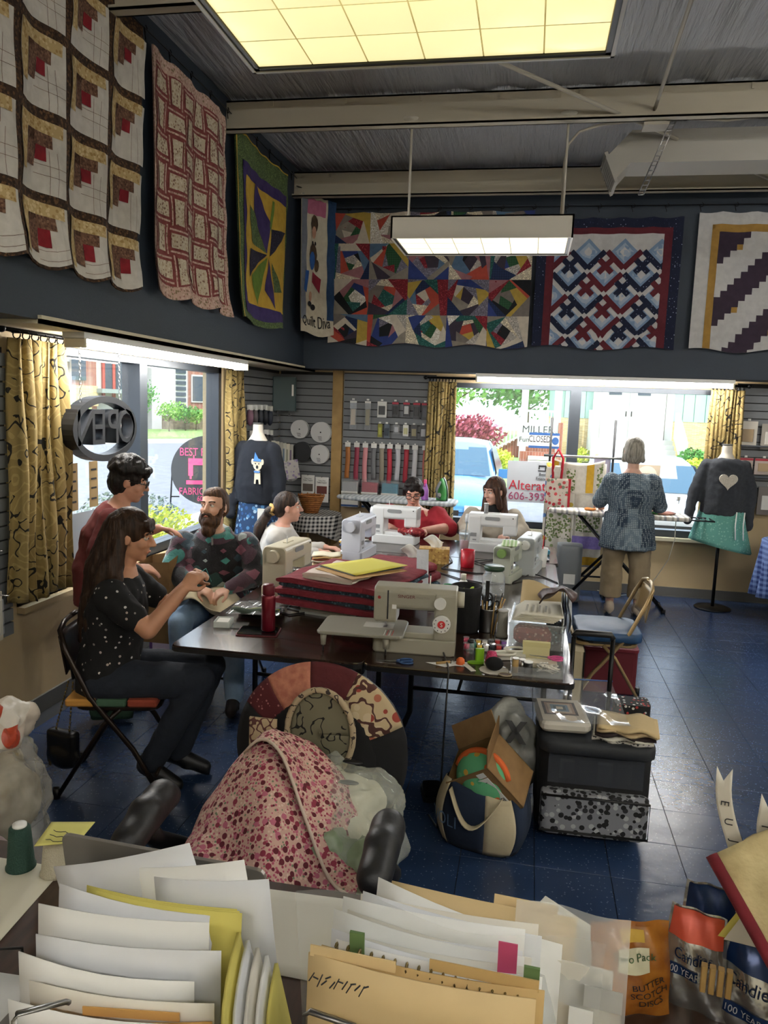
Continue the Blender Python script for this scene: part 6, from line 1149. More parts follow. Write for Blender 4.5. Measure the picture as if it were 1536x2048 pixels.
# 3 bearded man in a patterned fleece
def aztec(t):
    v = t.n('TexVoronoi', {'Vector': t.co('Object', (1, 1, 1.4)), 'Scale': 10., 'Randomness': .55}, distance='MANHATTAN'); k = t.n('SeparateColor', {0: v.outputs['Color']}).outputs[0]
    b = t.ramp(t.noise(3.2, 1), [(.0, H('#2c4a48')), (.42, H('#1c1a1e')), (.5, H('#4a333e')), (.58, H('#3f7a74'))], 'CONSTANT'); c = t.ramp(k, [(0, H('#1a1c20')), (.25, H('#4a8f88')), (.45, H('#7a4a58')), (.62, H('#a3aca8')), (.82, H('#2b3c46'))], 'CONSTANT')
    return t.mix(t.math('LESS_THAN', v.outputs['Distance'], .62), b, c)
fleece = pat('patterned_fleece', aztec, .95, bp=(120, .4), sheen=.3); hC = hairm('brown_beard', '#2e1c11', '#553820')
T, M = person('bearded man in a green patterned fleece sitting with sewing', (-1.93, 4.58), rad(194),
    dict(pelvis=(0, -.02, .56), chest=(0, .04, .84), neck=(0, .1, 1.07), head=(0, .13, 1.2), hrot=(rad(8), rad(3), rad(-22)), gaze=(.004, .003), sw=.205, girth=1.15, elbow_r=(.27, .14, .79), wrist_r=(.06, .3, .73), hand_r=((-.9, .4, -.3), (-.2, -.2, -1), .6), elbow_l=(-.28, .16, .79), wrist_l=(-.12, .31, .73), hand_l=((.8, .4, -.3), (.2, -.2, -1), .7), knee_r=(.15, .4, .54), ankle_r=(.14, .42, .1), knee_l=(-.16, .4, .53), ankle_l=(-.17, .42, .1)),
    dict(top=fleece, top_name='fleece', sleeve=.94, te=.03, se=.022, collar=.95, legs=bluej, shoes=mat('brown_shoe', '#241a16', .6), hairm=hC, hair=[('e', (0, -.028, .047), (.08, .092, .086)), ('e', (0, .004, .078), (.066, .066, .05)), ('e', (0, -.06, .01), (.074, .055, .08)), ('c', (-.072, .0, .03), (-.074, .005, -.01), .012, .01), ('c', (.072, .0, .03), (.074, .005, -.01), .012, .01), ('e', (0, -.11, .03), (.03, .03, .03))], hd=.002), ('light', '#d3a58c'))
bd = [('e', (0, .043, -.09), (.06, .054, .055)), ('e', (0, .055, -.135), (.045, .042, .05)), ('c', (-.062, .015, -.02), (-.046, .045, -.085), .018, .03), ('c', (.062, .015, -.02), (.046, .045, -.085), .018, .03), ('c', (-.026, .086, -.042), (.026, .086, -.042), .0075, .0075), ('c', (-.03, .08, -.045), (-.035, .065, -.08), .009, .014), ('c', (.03, .08, -.045), (.035, .065, -.08), .009, .014)]
put('beard', blob(tfp(bd, M), .007, 1, .006, 40), hC, T)
MB().rb((0, .185, 1.0), (.012, .01, .05), .004).build('zip_pull', steel, T)
# 4 girl with a ponytail in a pale sweatshirt, profile to the right
palew = mat('pale_grey_sweatshirt', '#c6c3bd', .95, nz=(6, .2, '#bab6af'), bp=(9, .3, .02)); hD = hairm('dark_ponytail', '#1a1310', '#3a281c')
T, M = person('girl with a long ponytail in a pale grey sweatshirt', (-1.87, 5.5), rad(-84),
    dict(pelvis=(0, 0, .54), chest=(0, .04, .78), neck=(0, .08, .96), head=(0, .12, 1.075), hrot=(rad(2), 0, rad(12)), sw=.165, hs=.98, elbow_r=(.2, .16, .72), wrist_r=(.1, .38, .77), hand_r=((-.1, 1, 0), (0, 0, -1), .5), elbow_l=(-.2, .16, .72), wrist_l=(-.08, .4, .77), hand_l=((.1, 1, 0), (0, 0, -1), .5), knee_r=(.1, .42, .52), ankle_r=(.1, .4, .1), knee_l=(-.1, .42, .52), ankle_l=(-.1, .4, .1)),
    dict(top=palew, top_name='sweatshirt', sleeve=.92, te=.026, se=.02, collar=.9, legs=jean, shoes=white, hairm=hD, hair=[('e', (0, -.02, .042), (.08, .094, .088)), ('e', (0, -.06, .01), (.074, .06, .085)), ('c', (0, -.11, .0), (0, -.15, -.03), .03, .04), ('w', (0.0, -.02, 1.05), (.05, -.09, .93), .035, .042), ('w', (.05, -.09, .93), (.08, -.13, .74), .042, .02), ('w', (.04, -.07, .95), (.05, -.12, .78), .035, .02)], hd=.003), ('rosy', '#d8a48e'))
MB().tube([M @ V((.035*math.cos(t), -.125+.012*math.sin(3*t), -.01+.035*math.sin(t))) for t in [2*pi*k/14 for k in range(14)]], .014, 8, True).build('hair_scrunchie', cloth('scrunchie_tan', '#c9a86a', '#b08a50'), T)
# 5 woman in a red shirt looking down at her machine
redt = mat('red_tee', '#a01f2c', .9, nz=(6, .3, '#8c1825'), bp=(9, .3, .02)); hE = hairm('short_black_hair', '#100d0d', '#2a211e')
person('woman with short dark hair and glasses in a red shirt', (-.97, 6.84), rad(180),
    dict(pelvis=(0, 0, .56), chest=(0, .08, .8), neck=(0, .16, 1.0), head=(0, .2, 1.115), hrot=(rad(-24), 0, rad(6)), sw=.22, girth=1.45, elbow_r=(.3, .24, .82), wrist_r=(.12, .46, .83), hand_r=((-.4, 1, 0), (0, -.2, -1), .5), elbow_l=(-.33, .22, .82), wrist_l=(-.14, .46, .83), hand_l=((.4, 1, 0), (0, -.2, -1), .5), knee_r=(.14, .3, .52), ankle_r=(.14, .32, .1), knee_l=(-.14, .3, .52), ankle_l=(-.14, .32, .1)),
    dict(top=redt, sleeve=.5, te=.02, legs=blackp, hairm=hE, glasses=True, hair=[('e', (0, -.02, .052), (.084, .096, .085)), ('e', (0, -.05, .01), (.084, .065, .08)), ('c', (-.078, .015, .04), (-.08, .0, -.02), .018, .018), ('c', (.078, .015, .04), (.08, .0, -.02), .018, .018), ('c', (-.05, .04, .1), (.055, .04, .1), .02, .018)], hd=.005), ('pinkish', '#d29a85'))
# 6 woman in a cream cardigan looking to the left
card = mat('cream_cardigan', '#bdb4a4', .95, nz=(6, .25, '#aca292'), bp=(9, .35, .02)); hF = hairm('chestnut_hair', '#2e1c14', '#523524')
T, M = person('woman with long chestnut hair in a cream cardigan', (-.27, 6.8), rad(180),
    dict(pelvis=(0, 0, .56), chest=(0, .04, .82), neck=(0, .08, 1.03), head=(0, .11, 1.155), hrot=(rad(-10), 0, rad(-44)), sw=.185, girth=1.12, elbow_r=(.26, .12, .82), wrist_r=(.12, .38, .82), hand_r=((-.3, 1, 0), (0, 0, -1), .5), elbow_l=(-.27, .12, .82), wrist_l=(-.12, .38, .82), hand_l=((.3, 1, 0), (0, 0, -1), .5), knee_r=(.12, .3, .52), ankle_r=(.12, .32, .1), knee_l=(-.12, .3, .52), ankle_l=(-.12, .32, .1)),
    dict(top=card, top_name='cardigan', sleeve=.9, te=.028, se=.02, legs=blackp, hairm=hF, hair=cap(.002)+[('c', (-.072, .03, .04), (-.076, .02, -.12), .024, .028), ('c', (.072, .03, .04), (.076, .02, -.12), .024, .028), ('w', (-.07, .05, 1.1), (-.1, .12, .9), .04, .045), ('w', (.06, .08, 1.1), (.08, .16, .9), .035, .035), ('w', (0, .02, 1.1), (0, -.02, .9), .08, .08)], hd=.003), ('fair2', '#d6a793'))
put('dark_top', blob([('e', (0, .13, .92), (.07, .04, .14))], .012, 3), blackp, T)
# 7 woman with a grey bob seen from behind at the ironing board
def patchy(t):
    b = t.n('TexBrick', {'Vector': t.co('Object', (1, 1, 1), (pi/2, 0, 0)), 'Color1': H('#233344') + (1,), 'Color2': H('#6f7f8a') + (1,), 'Mortar': H('#4a5a64') + (1,), 'Scale': 1.0, 'Mortar Size': .003, 'Brick Width': .15, 'Row Height': .17, 'Bias': -.2}, offset=.37, offset_frequency=1, squash=.6, squash_frequency=2).outputs[0]
    d = t.math('MULTIPLY', t.math('LESS_THAN', t.vor(62, None, 'F1', .15).outputs['Distance'], .38), .55); return t.mix(d, b, H('#a9b3b3'))
gtop = pat('blue_patch_print_blouse', patchy, .9, bp=(10, .3, .02)); khaki = mat('khaki_trousers', '#8f7f66', .9, nz=(8, .3, '#827257'), bp=(8, .4, .03)); hG = hairm('silver_hair', '#6f6a60', '#a39d90')
person('woman with a grey bob in a blue patchwork print blouse ironing', (.95, 7.3), 0,
    dict(pelvis=(0, 0, .86), chest=(0, -.01, 1.12), neck=(0, .0, 1.37), head=(0, .03, 1.52), hrot=(rad(-10), 0, 0), noface=False, sw=.185, girth=1.14, elbow_r=(.27, .06, 1.03), wrist_r=(.22, .28, .98), hand_r=((-.1, 1, -.1), (0, -.2, -1), .5), elbow_l=(-.27, .06, 1.05), wrist_l=(-.25, .26, .99), hand_l=((.3, 1, -.1), (0, -.2, -1), .5), knee_r=(.13, .01, .47), ankle_r=(.13, -.02, .1), knee_l=(-.12, .01, .47), ankle_l=(-.12, -.02, .1)),
    dict(top=gtop, top_name='blouse', sleeve=.6, te=.03, se=.022, hem=.16, swing=True, legs=khaki, leg=.8, pe=.035, flare=.035, shoes=mat('pale_sandal', '#a89a8a', .7), hairm=hG, hair=cap(.006)+[('e', (0, -.03, -.045), (.088, .075, .075)), ('c', (-.075, .02, .03), (-.08, .01, -.07), .022, .026), ('c', (.075, .02, .03), (.08, .01, -.07), .022, .026)], hd=.003), ('fair3', '#d3a690'))
# ---------------------------------------------------------------- office chair heaped with cloth
OC = thing('office_chair', 'black office chair with a patchwork cover on its back', 'office chair', (-.67, 2.2, 0)); vin = mat('black_vinyl', '#1b1b1d', .48, bp=(80, .1))
pais = pat('paisley_cloth', lambda t: t.mix(t.math('LESS_THAN', t.math('ABSOLUTE', t.math('SUBTRACT', t.noise(16, 1.5), .5)), .035), speck(H('#b9a582'), [H('#8f3a2e'), H('#a5624a'), H('#c4b292')], 22, .4)(t), H('#4a2a24')), .9); mdot = pat('maroon_dot_cloth', speck(H('#4e161c'), [H('#9a6a68')], 60, .22), .9); rosec = cloth('rose_tapestry', '#a0604e', '#b87a62', 40); mrn = cloth('plain_maroon', '#4a1418', '#521a1e'); blk = mat('black_cotton', '#0f0f11', .95)
def arch(t0, t1, r0, r1, m, nm='cover_patch', lift=0):
    def fn(u, v):
        t = rad(t0+(t1-t0)*u); r = r0+(r1-r0)*v; return (r*.98*math.cos(t), .33-.05*math.cos((r/.33)*1.4)-lift+.045*max(0, v-.6), .63+r*1.02*math.sin(t))
    MB().grid(fn, 10, 8, thick=-.012).build(nm, m, OC)
for t0, t1, m in ((-40, 22, blk), (22, 66, pais), (66, 98, mrn), (98, 130, rosec), (130, 152, mdot), (152, 215, blk)): arch(t0, t1, .17, .325, m)
MB().at((0, .4, .63), 0, pi/2).prism([(.31*math.cos(t), .31*math.sin(t)) for t in [rad(a) for a in range(-60, 241, 12)]], 0, .05, .01).build('back_shell', vin, OC)
put('inner_back', blob([('e', (0, .3, .6), (.22, .04, .24))], .015, 3), blk, OC)
sqg = pat('grey_squiggle_cloth', squig(H('#6f6a55'), H('#100f0e'), 22, .05), .9)
MB().grid(lambda u, v: (.02+.115*(1-.0*v)*math.cos(2*pi*u)*v, .245+.01*v, .735+.155*math.sin(2*pi*u)*v), 32, 6, thick=-.006).build('oval_panel', sqg, OC); MB().tube([(.02+.118*math.cos(t), .247, .735+.158*math.sin(t)) for t in [2*pi*k/32 for k in range(32)]], .011, 8, True).build('panel_piping', pat('tan_scroll_cloth', squig(H('#a8977a'), H('#3a2f2a'), 40, .08), .9), OC)
MB().grid(lambda u, v: (-.235+.1*u, .25, .6+.17*v), 6, 8, thick=-.01).build('side_patch', pat('tan_scroll_cloth2', squig(H('#b09c7c'), H('#55302c'), 30, .09), .9), OC)
put('seat', blob([('b', (0, 0, .44), (.52, .5, .08), .1), ('e', (0, 0, .46), (.27, .26, .06))], .02, 3), vin, OC)
for s_ in (-1, 1):
    put('armrest', blob([('c', (s_*.345, -.2, .69), (s_*.345, -.4, .66), .052, .048), ('c', (s_*.345, -.16, .67), (s_*.345, -.3, .69), .042, .052)], .012, 3), vin, OC)
    MB().tube([(s_*.345, -.3, .65), (s_*.36, -.2, .55), (s_*.33, -.05, .44), (s_*.2, 0, .42)], .028, 10).build('arm_support', black, OC)
MB().cyl((0, 0, .1), (0, 0, .42), .03, n=14).build('gas_column', blackm, OC)
for k in range(5): a = 2*pi*k/5+.3; l = MB().tube([(0, 0, .13), (.15*math.cos(a), .15*math.sin(a), .1), (.29*math.cos(a), .29*math.sin(a), .07)], .022, 8).build('base_spoke', black, OC); MB().ell((.29*math.cos(a), .29*math.sin(a), .03), (.028, .028, .03)).build('caster', black, l)
flo = pat('red_pink_floral_cotton', lambda t: t.mix(t.math('LESS_THAN', t.vor(44).outputs['Distance'], .4), t.mix(t.math('LESS_THAN', t.vor(110, t.co('Object', 1, (1, 1, 0))).outputs['Distance'], .42), H('#c9a596'), t.ramp(t.n('SeparateColor', {0: t.vor(110, t.co('Object', 1, (1, 1, 0))).outputs['Color']}).outputs[0], [(0, H('#b0556a')), (.45, H('#d8bfae')), (.7, H('#6f7f62')), (.85, H('#94324a'))], 'CONSTANT')), t.ramp(t.n('SeparateColor', {0: t.vor(44).outputs['Color']}).outputs[0], [(0, H('#5e1a26')), (.5, H('#8a3044')), (.8, H('#b8667a'))], 'CONSTANT')), .9, bp=(7, .3, .03))
def drape(u, v):
    x = -1.0+.56*u+.03*math.sin(v*3)-.02*(1-v)*(1-u)+.05*v*(1-u); y = 2.46-.66*v-.12*u*(1-v)+.04*math.sin(u*5)
    d = math.exp(-((x+.74)/.27)**2-((y-2.24)/.36)**2); z = .43+.34*d
    z += .022*math.sin(x*24+y*9)*(.4+v)+.02*noise.noise(V((x*7, y*7, 1)))-.1*max(0, u-.75)*2*v-.07*max(0, .14-u)*5
    z += .035*abs(math.sin(5.2*x+8.5*y))**.6*(.25+v)-.03*abs(math.sin(9*x-4*y+1))*v
    return (x, y, z)
FF = thing('floral_fabric', 'red and pink floral fabric heaped on the office chair seat', 'fabric'); MB().grid(lambda u, v: drape(u, 1-v), 60, 54, thick=.003).build('cloth', flo, FF)
MB().grid(lambda u, v: V(drape(.2+.78*u, .04+.62*(1-v)*(.55+.45*u)))+V((.02, -.015, .028+.02*math.sin(u*7)*(1-v)-.012*(1-v))), 36, 26, thick=.003).build('upper_fold', flo, FF)
MB().tube([V(drape(.2+.78*k/20, .04+.62*(.55+.45*k/20)))+V((.02, -.015, .018+.02*math.sin(k/20*7))) for k in range(21)], .005, 6).build('pale_selvage', cloth('selvage', '#cdbcab'), FF)
PB = thing('plastic_bag', 'clear plastic bag of white batting on the office chair', 'bag', (-.53, 2.25, .41))
put('batting', blob([('e', (0, .06, .16), (.15, .13, .09)), ('e', (.02, -.06, .12), (.13, .12, .08)), ('e', (-.08, .1, .2), (.1, .09, .06))], .016, 3, .02, 9), mat('white_batting', '#cfccb4', .9, bp=(12, .5, .02)), PB)
put('bag_film', blob([('e', (.02, .04, .15), (.19, .15, .14)), ('e', (.06, -.1, .08), (.15, .13, .14)), ('e', (-.08, .1, .21), (.13, .11, .08)), ('e', (.14, -.06, .1), (.09, .11, .1))], .009, 1, -.05, 9), film('bag_film', (.85, .88, .8), .22, .12), PB)
MB().ell((.02, .1, .285), (.035, .012, .006)).build('handle_slot', black, PB); MB().ell((.03, .0, .265), (.035, .012, .006)).build('handle_slot', black, PB)
GBg = thing('green_plastic_bag', 'pale green plastic bag hanging off the front of the chair', 'bag', (-.5, 2.08, .42)); put('bag_film', blob([('e', (0, 0, .04), (.14, .1, .14)), ('e', (.08, .0, .06), (.1, .1, .12)), ('e', (-.04, -.08, -.04), (.16, .09, .1))], .01, 1, -.045, 9), mat('pale_green_film', '#8a9a7c', .35, bp=(9, .5, .03)), GBg)
# ---------------------------------------------------------------- bags on the floor
TB = thing('tote_bag', 'navy and cream striped tote bag with large letters', 'bag', (-.1, 3.17, 0), rad(-14)); nvc = mat('navy_canvas', '#16243a', .9, bp=(9, .4, .02)); crc = mat('cream_canvas', '#c4b798', .9, bp=(10, .4, .02))
def tote(u, v): a = 2*pi*u; r = 1-.12*math.cos(v*pi)*0; k = .8+.28*math.sin(pi*min(1, v*.8+.12)); return (.19*k*math.copysign(abs(math.cos(a))**.7, math.cos(a)), .13*k*math.copysign(abs(math.sin(a))**.7, math.sin(a)), .005+.27*v+.02*math.sin(a*2)*v)
for k in range(8): MB().grid(lambda u, v: tote((k+u)/8+.02, v), 8, 10, thick=.004).build('panel', crc if k in (1, 4, 6) else nvc, TB)
MB().grid(lambda u, v: ((u-.5)*.3, (v-.5)*.2, .012), 4, 4).build('bottom', nvc, TB)
for s_ in (-1, 1): MB().grid(lambda u, v: (-.11+.22*u, s_*(.125+.06*math.sin(pi*u))+(v-.5)*.035, .27-.12*math.sin(pi*u)*(1 if s_ < 0 else -.6)), 14, 3, thick=.004).build('strap', crc, TB)
tmx = text_mesh('TIVOLI', .105, .001, 'CENTER', False, (1, 1))
for v in tmx.vertices:
    x, y, z = v.co; v.co = V(tote(.63+x*.55, .42+y*2.6))*1.02+V((0, -.006, .0))
tmx.materials.append(mat('letter_blue', '#86a3c8', .9)); link('lettering', tmx, TB)
BX = thing('cardboard_box', 'open brown cardboard box tilted in the tote bag', 'box', (-.0, 3.2, .2), rad(-28)); kb = mat('cardboard', '#8f6e45', .8, nz=(20, .2, '#80623c')); L_, W_, D_ = .2, .22, .17
R_ = Euler((rad(28), rad(-34), 0)).to_matrix().to_4x4()
def bface(nm, pts, m=kb): f = MB(); f.T = R_; P = [V(p) for p in pts]; n_ = (P[1]-P[0]).cross(P[2]-P[0]).normalized()*.004; f.add(P+[p+n_ for p in P], [(0, 3, 2, 1), (4, 5, 6, 7), (0, 1, 5, 4), (1, 2, 6, 5), (2, 3, 7, 6), (3, 0, 4, 7)]); return f.build(nm, m, BX)
bface('bottom', [(-.12, -.1, 0), (.12, -.1, 0), (.12, .1, 0), (-.12, .1, 0)]); fr_ = bface('front_panel', [(-.12, -.1, 0), (-.12, -.1, .24), (.12, -.1, .24), (.12, -.1, 0)]); bface('rear_panel', [(-.12, .1, 0), (.12, .1, 0), (.12, .1, .24), (-.12, .1, .24)]); bface('side_panel', [(-.12, -.1, 0), (-.12, .1, 0), (-.12, .1, .24), (-.12, -.1, .24)]); bface('side_panel', [(.12, -.1, 0), (.12, -.1, .24), (.12, .1, .24), (.12, .1, 0)]); bface('flap', [(.12, -.1, .24), (.19, -.1, .32), (.19, .1, .32), (.12, .1, .24)]); bface('flap', [(-.12, .1, .24), (.12, .1, .24), (.12, .17, .32), (-.12, .17, .32)])
lb_ = MB(); lb_.T = R_; lb_.box((.0, -.1065, .05), (.09, -.105, .2)).box((.05, -.1065, .205), (.09, -.105, .23)); lb_.build('shipping_label', whitep, fr_); lb_ = MB(); lb_.T = R_
for k in range(16): lb_.box((.012+.0045*k, -.1075, .06), (.012+.0045*k+.001+.0015*(k % 3 == 0), -.1066, .085))
for k in range(5): lb_.box((.012, -.1075, .15+.009*k), (.05+.02*(k % 2), -.1066, .153+.009*k))
lb_.build('label_print', inkm, fr_)
CG = thing('green_floral_pouch', 'round green pouch with orange flowers inside the cardboard box', 'pouch', (-.11, 3.12, .31), rad(-20)); put('pouch_body', blob([('e', (0, 0, 0), (.12, .07, .12))], .012, 3), pat('green_flower_cloth', speck(H('#5fae7c'), [H('#d8703a'), H('#4a9a6a'), H('#e0b04a'), H('#3f8a64'), H('#74c08c')], 26, .36), .85), CG); MB().tube([(.115*math.cos(t), .0, .118*math.sin(t)) for t in [rad(a) for a in range(10, 175, 12)]], .016, 8).build('orange_trim', mat('orange_trim', '#d8652c', .8), CG)
WB = thing('white_shopping_bag', 'crumpled white shopping bag behind the cardboard box', 'bag', (.02, 3.52, .2)); put('bag_body', blob([('e', (0, 0, .05), (.14, .1, .22)), ('e', (-.05, .05, .2), (.1, .06, .1))], .012, 1, -.045, 8), mat('white_bag_film', '#b9bab2', .4, bp=(9, .5, .03)), WB); MB().at((.0, -.1, .2), 0, rad(70)).prism([(-.05, -.05), (-.02, -.05), (.05, .05), (.02, .05)], 0, .004).prism([(.02, -.05), (.05, -.05), (-.02, .05), (-.05, .05)], 0, .004).build('black_print', black, WB)
TR = thing('rolling_craft_bag', 'black rolling craft bag with a floral front pocket', 'bag', (.36, 3.42, 0), rad(2)); bn_ = mat('black_bag_nylon', '#0c0d10', .75, bp=(14, .3, .02)); flp = pat('grey_black_floral', speck(H('#7d7f85'), [H('#121214'), H('#25262a'), H('#a5a7ab'), H('#0c0c0e')], 42, .48), .85)
put('body', blob([('b', (0, 0, .24), (.48, .36, .38), .06)], .018, 3), bn_, TR); put('front_pocket', blob([('b', (0, -.2, .16), (.46, .07, .19), .04)], .013, 3), flp, TR)
MB().tube([(-.225, -.235, .08), (-.225, -.235, .24), (.225, -.235, .24), (.225, -.235, .08)], .006, 6, True).build('pocket_piping', black, TR)
MB().box((-.2, -.184, .275), (.2, -.181, .41)).build('mesh_window', film('dark_window_film', (.12, .13, .15), .35, .1, (.5, .52, .55)), TR); 
for k, c in enumerate(('#b9b6a4', '#6a6f62', '#c9c6b4', '#8a8478')): MB().rb((-.12+.08*k, -.17, .34), (.07, .02, .09), .004).build('packed_item', mat('packed%d' % k, c, .6), TR)
put('lid', blob([('b', (0, -.02, .445), (.5, .4, .06), .08)], .016, 3), mat('dark_grey_nylon', '#23262a', .7, bp=(14, .3, .02)), TR)
for s_ in (-1, 1): MB().tube([(s_*.09, .2, .3), (s_*.09, .2, .82)], .011, 8).build('handle_rod', blackm, TR)
MB().tube([(-.09, .2, .82), (-.08, .2, .84), (.08, .2, .84), (.09, .2, .82)], .015, 8).build('handle_grip', black, TR)
for x in (-.2, .2): MB().cyl((x-.02, .16, .04), (x+.02, .16, .04), .04, n=16).build('wheel', black, TR)
MB().rb((.19, .17, .5), (.16, .12, .08), .02).build('top_pouch', pat('red_white_black_print', speck(H('#141416'), [H('#b03a34'), H('#d8d4cc'), H('#141416')], 55, .35), .8), TR)
ZB = thing('zip_bag', 'clear zip bag with a printed quilt pattern on the rolling bag', 'bag', (.22, 3.4, .48), rad(6)); MB().rb((0, 0, .03), (.22, .27, .05), .03, .015).build('folded_contents', mat('folded_white', '#cfcabd', .8), ZB); MB().box((-.1, -.12, .056), (.09, .13, .057)).build('pattern_sheet', mat('pattern_paper', '#c9bca8', .7), ZB)
for k, c in enumerate(('#3a2f2c', '#9a7d6a', '#b9a48f', '#6f8290', '#4a5a66', '#c9bca8')): s_ = .075-.012*k; MB().box((-.01-s_, .02-s_, .0572+.0004*k), (-.01+s_, .02+s_, .0575+.0004*k)).build('pattern_square', mat('square%d' % k, c, .7), ZB)
MB().grid(lambda u, v: (-.13+.4*u, -.15+.42*v, .064+.012*math.sin(u*12)*math.sin(v*9)+.05*v*v), 18, 18).build('bag_film', clear, ZB); MB().box((-.06, .2, .115), (.03, .215, .118)).build('hand_slot', black, ZB); MB().tube([(-.13, .24, .118), (.27, .25, .118)], .003, 5).build('zip_seal', mat('zip_blue', '#3a5fa0', .5), ZB)
FS = thing('folded_fabric_pile', 'folded cream and print fabrics on the lid of the rolling bag', 'fabric', (.48, 3.34, .478), rad(-6))
for k, c in enumerate(('#31483c', '#d2cec2', '#2a1d1e', '#b9a27c', '#c8b184')): MB().grid(lambda u, v: (-.13+.25*u+.006*k, -.1+.2*v+.01*math.sin(u*14+k), .004+.014*k+.006*math.sin(u*9+k*2)), 14, 6, thick=.01).build('fold', pat('dot_fold', speck(H('#b5b0a8'), [H('#1c1c1e')], 70, .4), .9) if k == 0 else cloth('fabric_fold%d' % k, c), FS)
# ---------------------------------------------------------------- under and around the tables
def bagblob(name, label, loc, prims, m, extra=None, cat='bag', disp=-.045, f=8):
    T = thing(name, label, cat, loc); put('bag_film', blob(prims, .013, 1, disp, f), m, T)
    if extra: extra(T)
bagblob('trash_bag', 'large clear trash bag of scraps at the left edge', (-2.05, 2.55, 0), [('e', (0, 0, .24), (.24, .24, .26)), ('e', (-.02, .05, .38), (.18, .18, .14)), ('e', (.02, -.03, .1), (.25, .24, .12))], film('scrap_bag_film', (.7, .67, .58), .32, .2), lambda T: (put('scraps', blob([('e', (0, 0, .22), (.2, .2, .2)), ('e', (-.03, .04, .4), (.14, .14, .12))], .02, 2, .03, 8), mat('scrap_mix', '#8a7a58', .9, nz=(9, .6, '#b5ab94')), T)))
bagblob('red_white_bag', 'crumpled white and red plastic bag on top of the trash bag', (-2.08, 2.62, .45), [('e', (0, 0, .06), (.16, .16, .09)), ('e', (.06, .05, .1), (.1, .1, .07))], pat('red_white_film', speck(H('#cfc3b4'), [H('#b5482f'), H('#d8d2c6'), H('#e2dcd0')], 7, .4), .35, bp=(12, .6, .03)))
bagblob('pink_bag', 'small pale pink plastic bag at the bottom left', (-1.82, 2.2, 0), [('e', (0, 0, .12), (.18, .15, .14)), ('e', (.02, .02, .22), (.12, .1, .08))], mat('pale_pink_film', '#b9a4a4', .4, bp=(12, .6, .03)))
PU = thing('shoulder_purse', 'small black purse hanging from the back of the dark chair', 'purse', (-2.11, 3.16, .1), rad(-10)); put('pouch', blob([('b', (0, 0, .09), (.17, .06, .17), .02), ('e', (0, 0, .05), (.1, .045, .07))], .011, 3), mat('black_leather', '#0d0c0c', .35, bp=(50, .2)), PU)
chn = MB()
for s_ in (-1, 1):
    for k in range(14): p = V((s_*.04, 0, .18)).lerp(V((s_*.012+.02, .04, .42)), k/14); chn.ell(p, (.005, .005, .009), 6, 5)
chn.build('chain', mat('antique_brass', '#8a7448', .35, .9), PU); MB().tube([(.03, .04, .42), (.02, .03, .6), (.0, .03, .68), (-.02, .03, .6), (.03, .05, .42)], .006, 6).build('strap', black, PU); MB().box((-.06, -.033, .0), (-.045, -.031, .05)).build('clasp', mat('antique_brass', '#8a7448', .35, .9), PU)
PX = thing('purple_carton', 'purple and white patterned carton on the floor by the wall', 'box', (-2.25, 4.72, 0), rad(10)); MB().box((-.16, -.16, 0), (.16, .16, .62)).build('carton', mat('purple_card', '#5b3a70', .7), PX)
for x in range(2):
    for z in range(4): MB().box((-.14+.15*x, -.163, .05+.14*z), (-.02+.15*x, -.16, .15+.14*z)).build('print_square', mat('lilac_card', '#c9b8c8', .7) if (x+z) % 2 else mat('white_card', '#dcd4d8', .7), PX)
UB = thing('storage_tub', 'grey lidded storage tub under the front table', 'bin', (-1.05, 4.3, 0), rad(4)); MB().rb((0, 0, .16), (.34, .28, .32), .03).build('tub', mat('frosted_tub', '#8f989b', .4), UB); MB().rb((0, 0, .345), (.37, .31, .05), .03, .008).build('lid', mat('charcoal_lid', '#26282a', .5), UB)
FP = thing('foot_pedal', 'black sewing foot pedal on the floor by the tote bag', 'pedal', (-.36, 3.5, 0), rad(14)); MB().rb((0, 0, .012), (.1, .15, .024), .02).build('base', black, FP); MB().at((0, 0, .026), 0, rad(7)).rb((0, 0, .006), (.085, .13, .01), .015).build('treadle', blackm, FP)
MB().add([(-.55, 3.12, .002), (-.49, 3.14, .002), (-.48, 3.17, .002), (-.52, 3.2, .003), (-.54, 3.18, .002), (-.52, 3.15, .006)], [(0, 1, 5), (1, 2, 5), (2, 3, 5), (3, 4, 5), (4, 0, 5)]).build('paper_scrap', whitep, label='small white paper scrap on the blue floor', cat='scrap')
RB = thing('red_tote', 'dark red fabric box on the floor beneath the tan chair', 'box', (.62, 5.3, 0)); MB().rb((0, 0, .15), (.36, .3, .3), .03, .01).build('body', mat('dark_red_fabric', '#5e1420', .8), RB); MB().rb((0, 0, .305), (.37, .31, .02), .03).build('lid', mat('dark_red_lid2', '#6e1a28', .8), RB)
CB = thing('canvas_bag', 'upright cream canvas bag with black edge near the rolling bag', 'bag', (.36, 4.75, 0)); MB().rb((0, 0, .21), (.1, .16, .42), .02).build('body', crc, CB); MB().box((.05, -.084, .02), (.056, .084, .42)).build('black_edge', black, CB)
LP = thing('lap_sewing', 'cream canvas sewing draped over the lap of the bearded man', 'fabric', (-1.86, 4.3, .66)); MB().grid(lambda u, v: (-.17+.36*u, -.14+.3*v, .06*math.sin(u*6+1)*math.sin(v*5)+.05*math.exp(-((u-.35)/.2)**2)-.04*u), 18, 16, thick=.004).build('cloth', crc, LP)
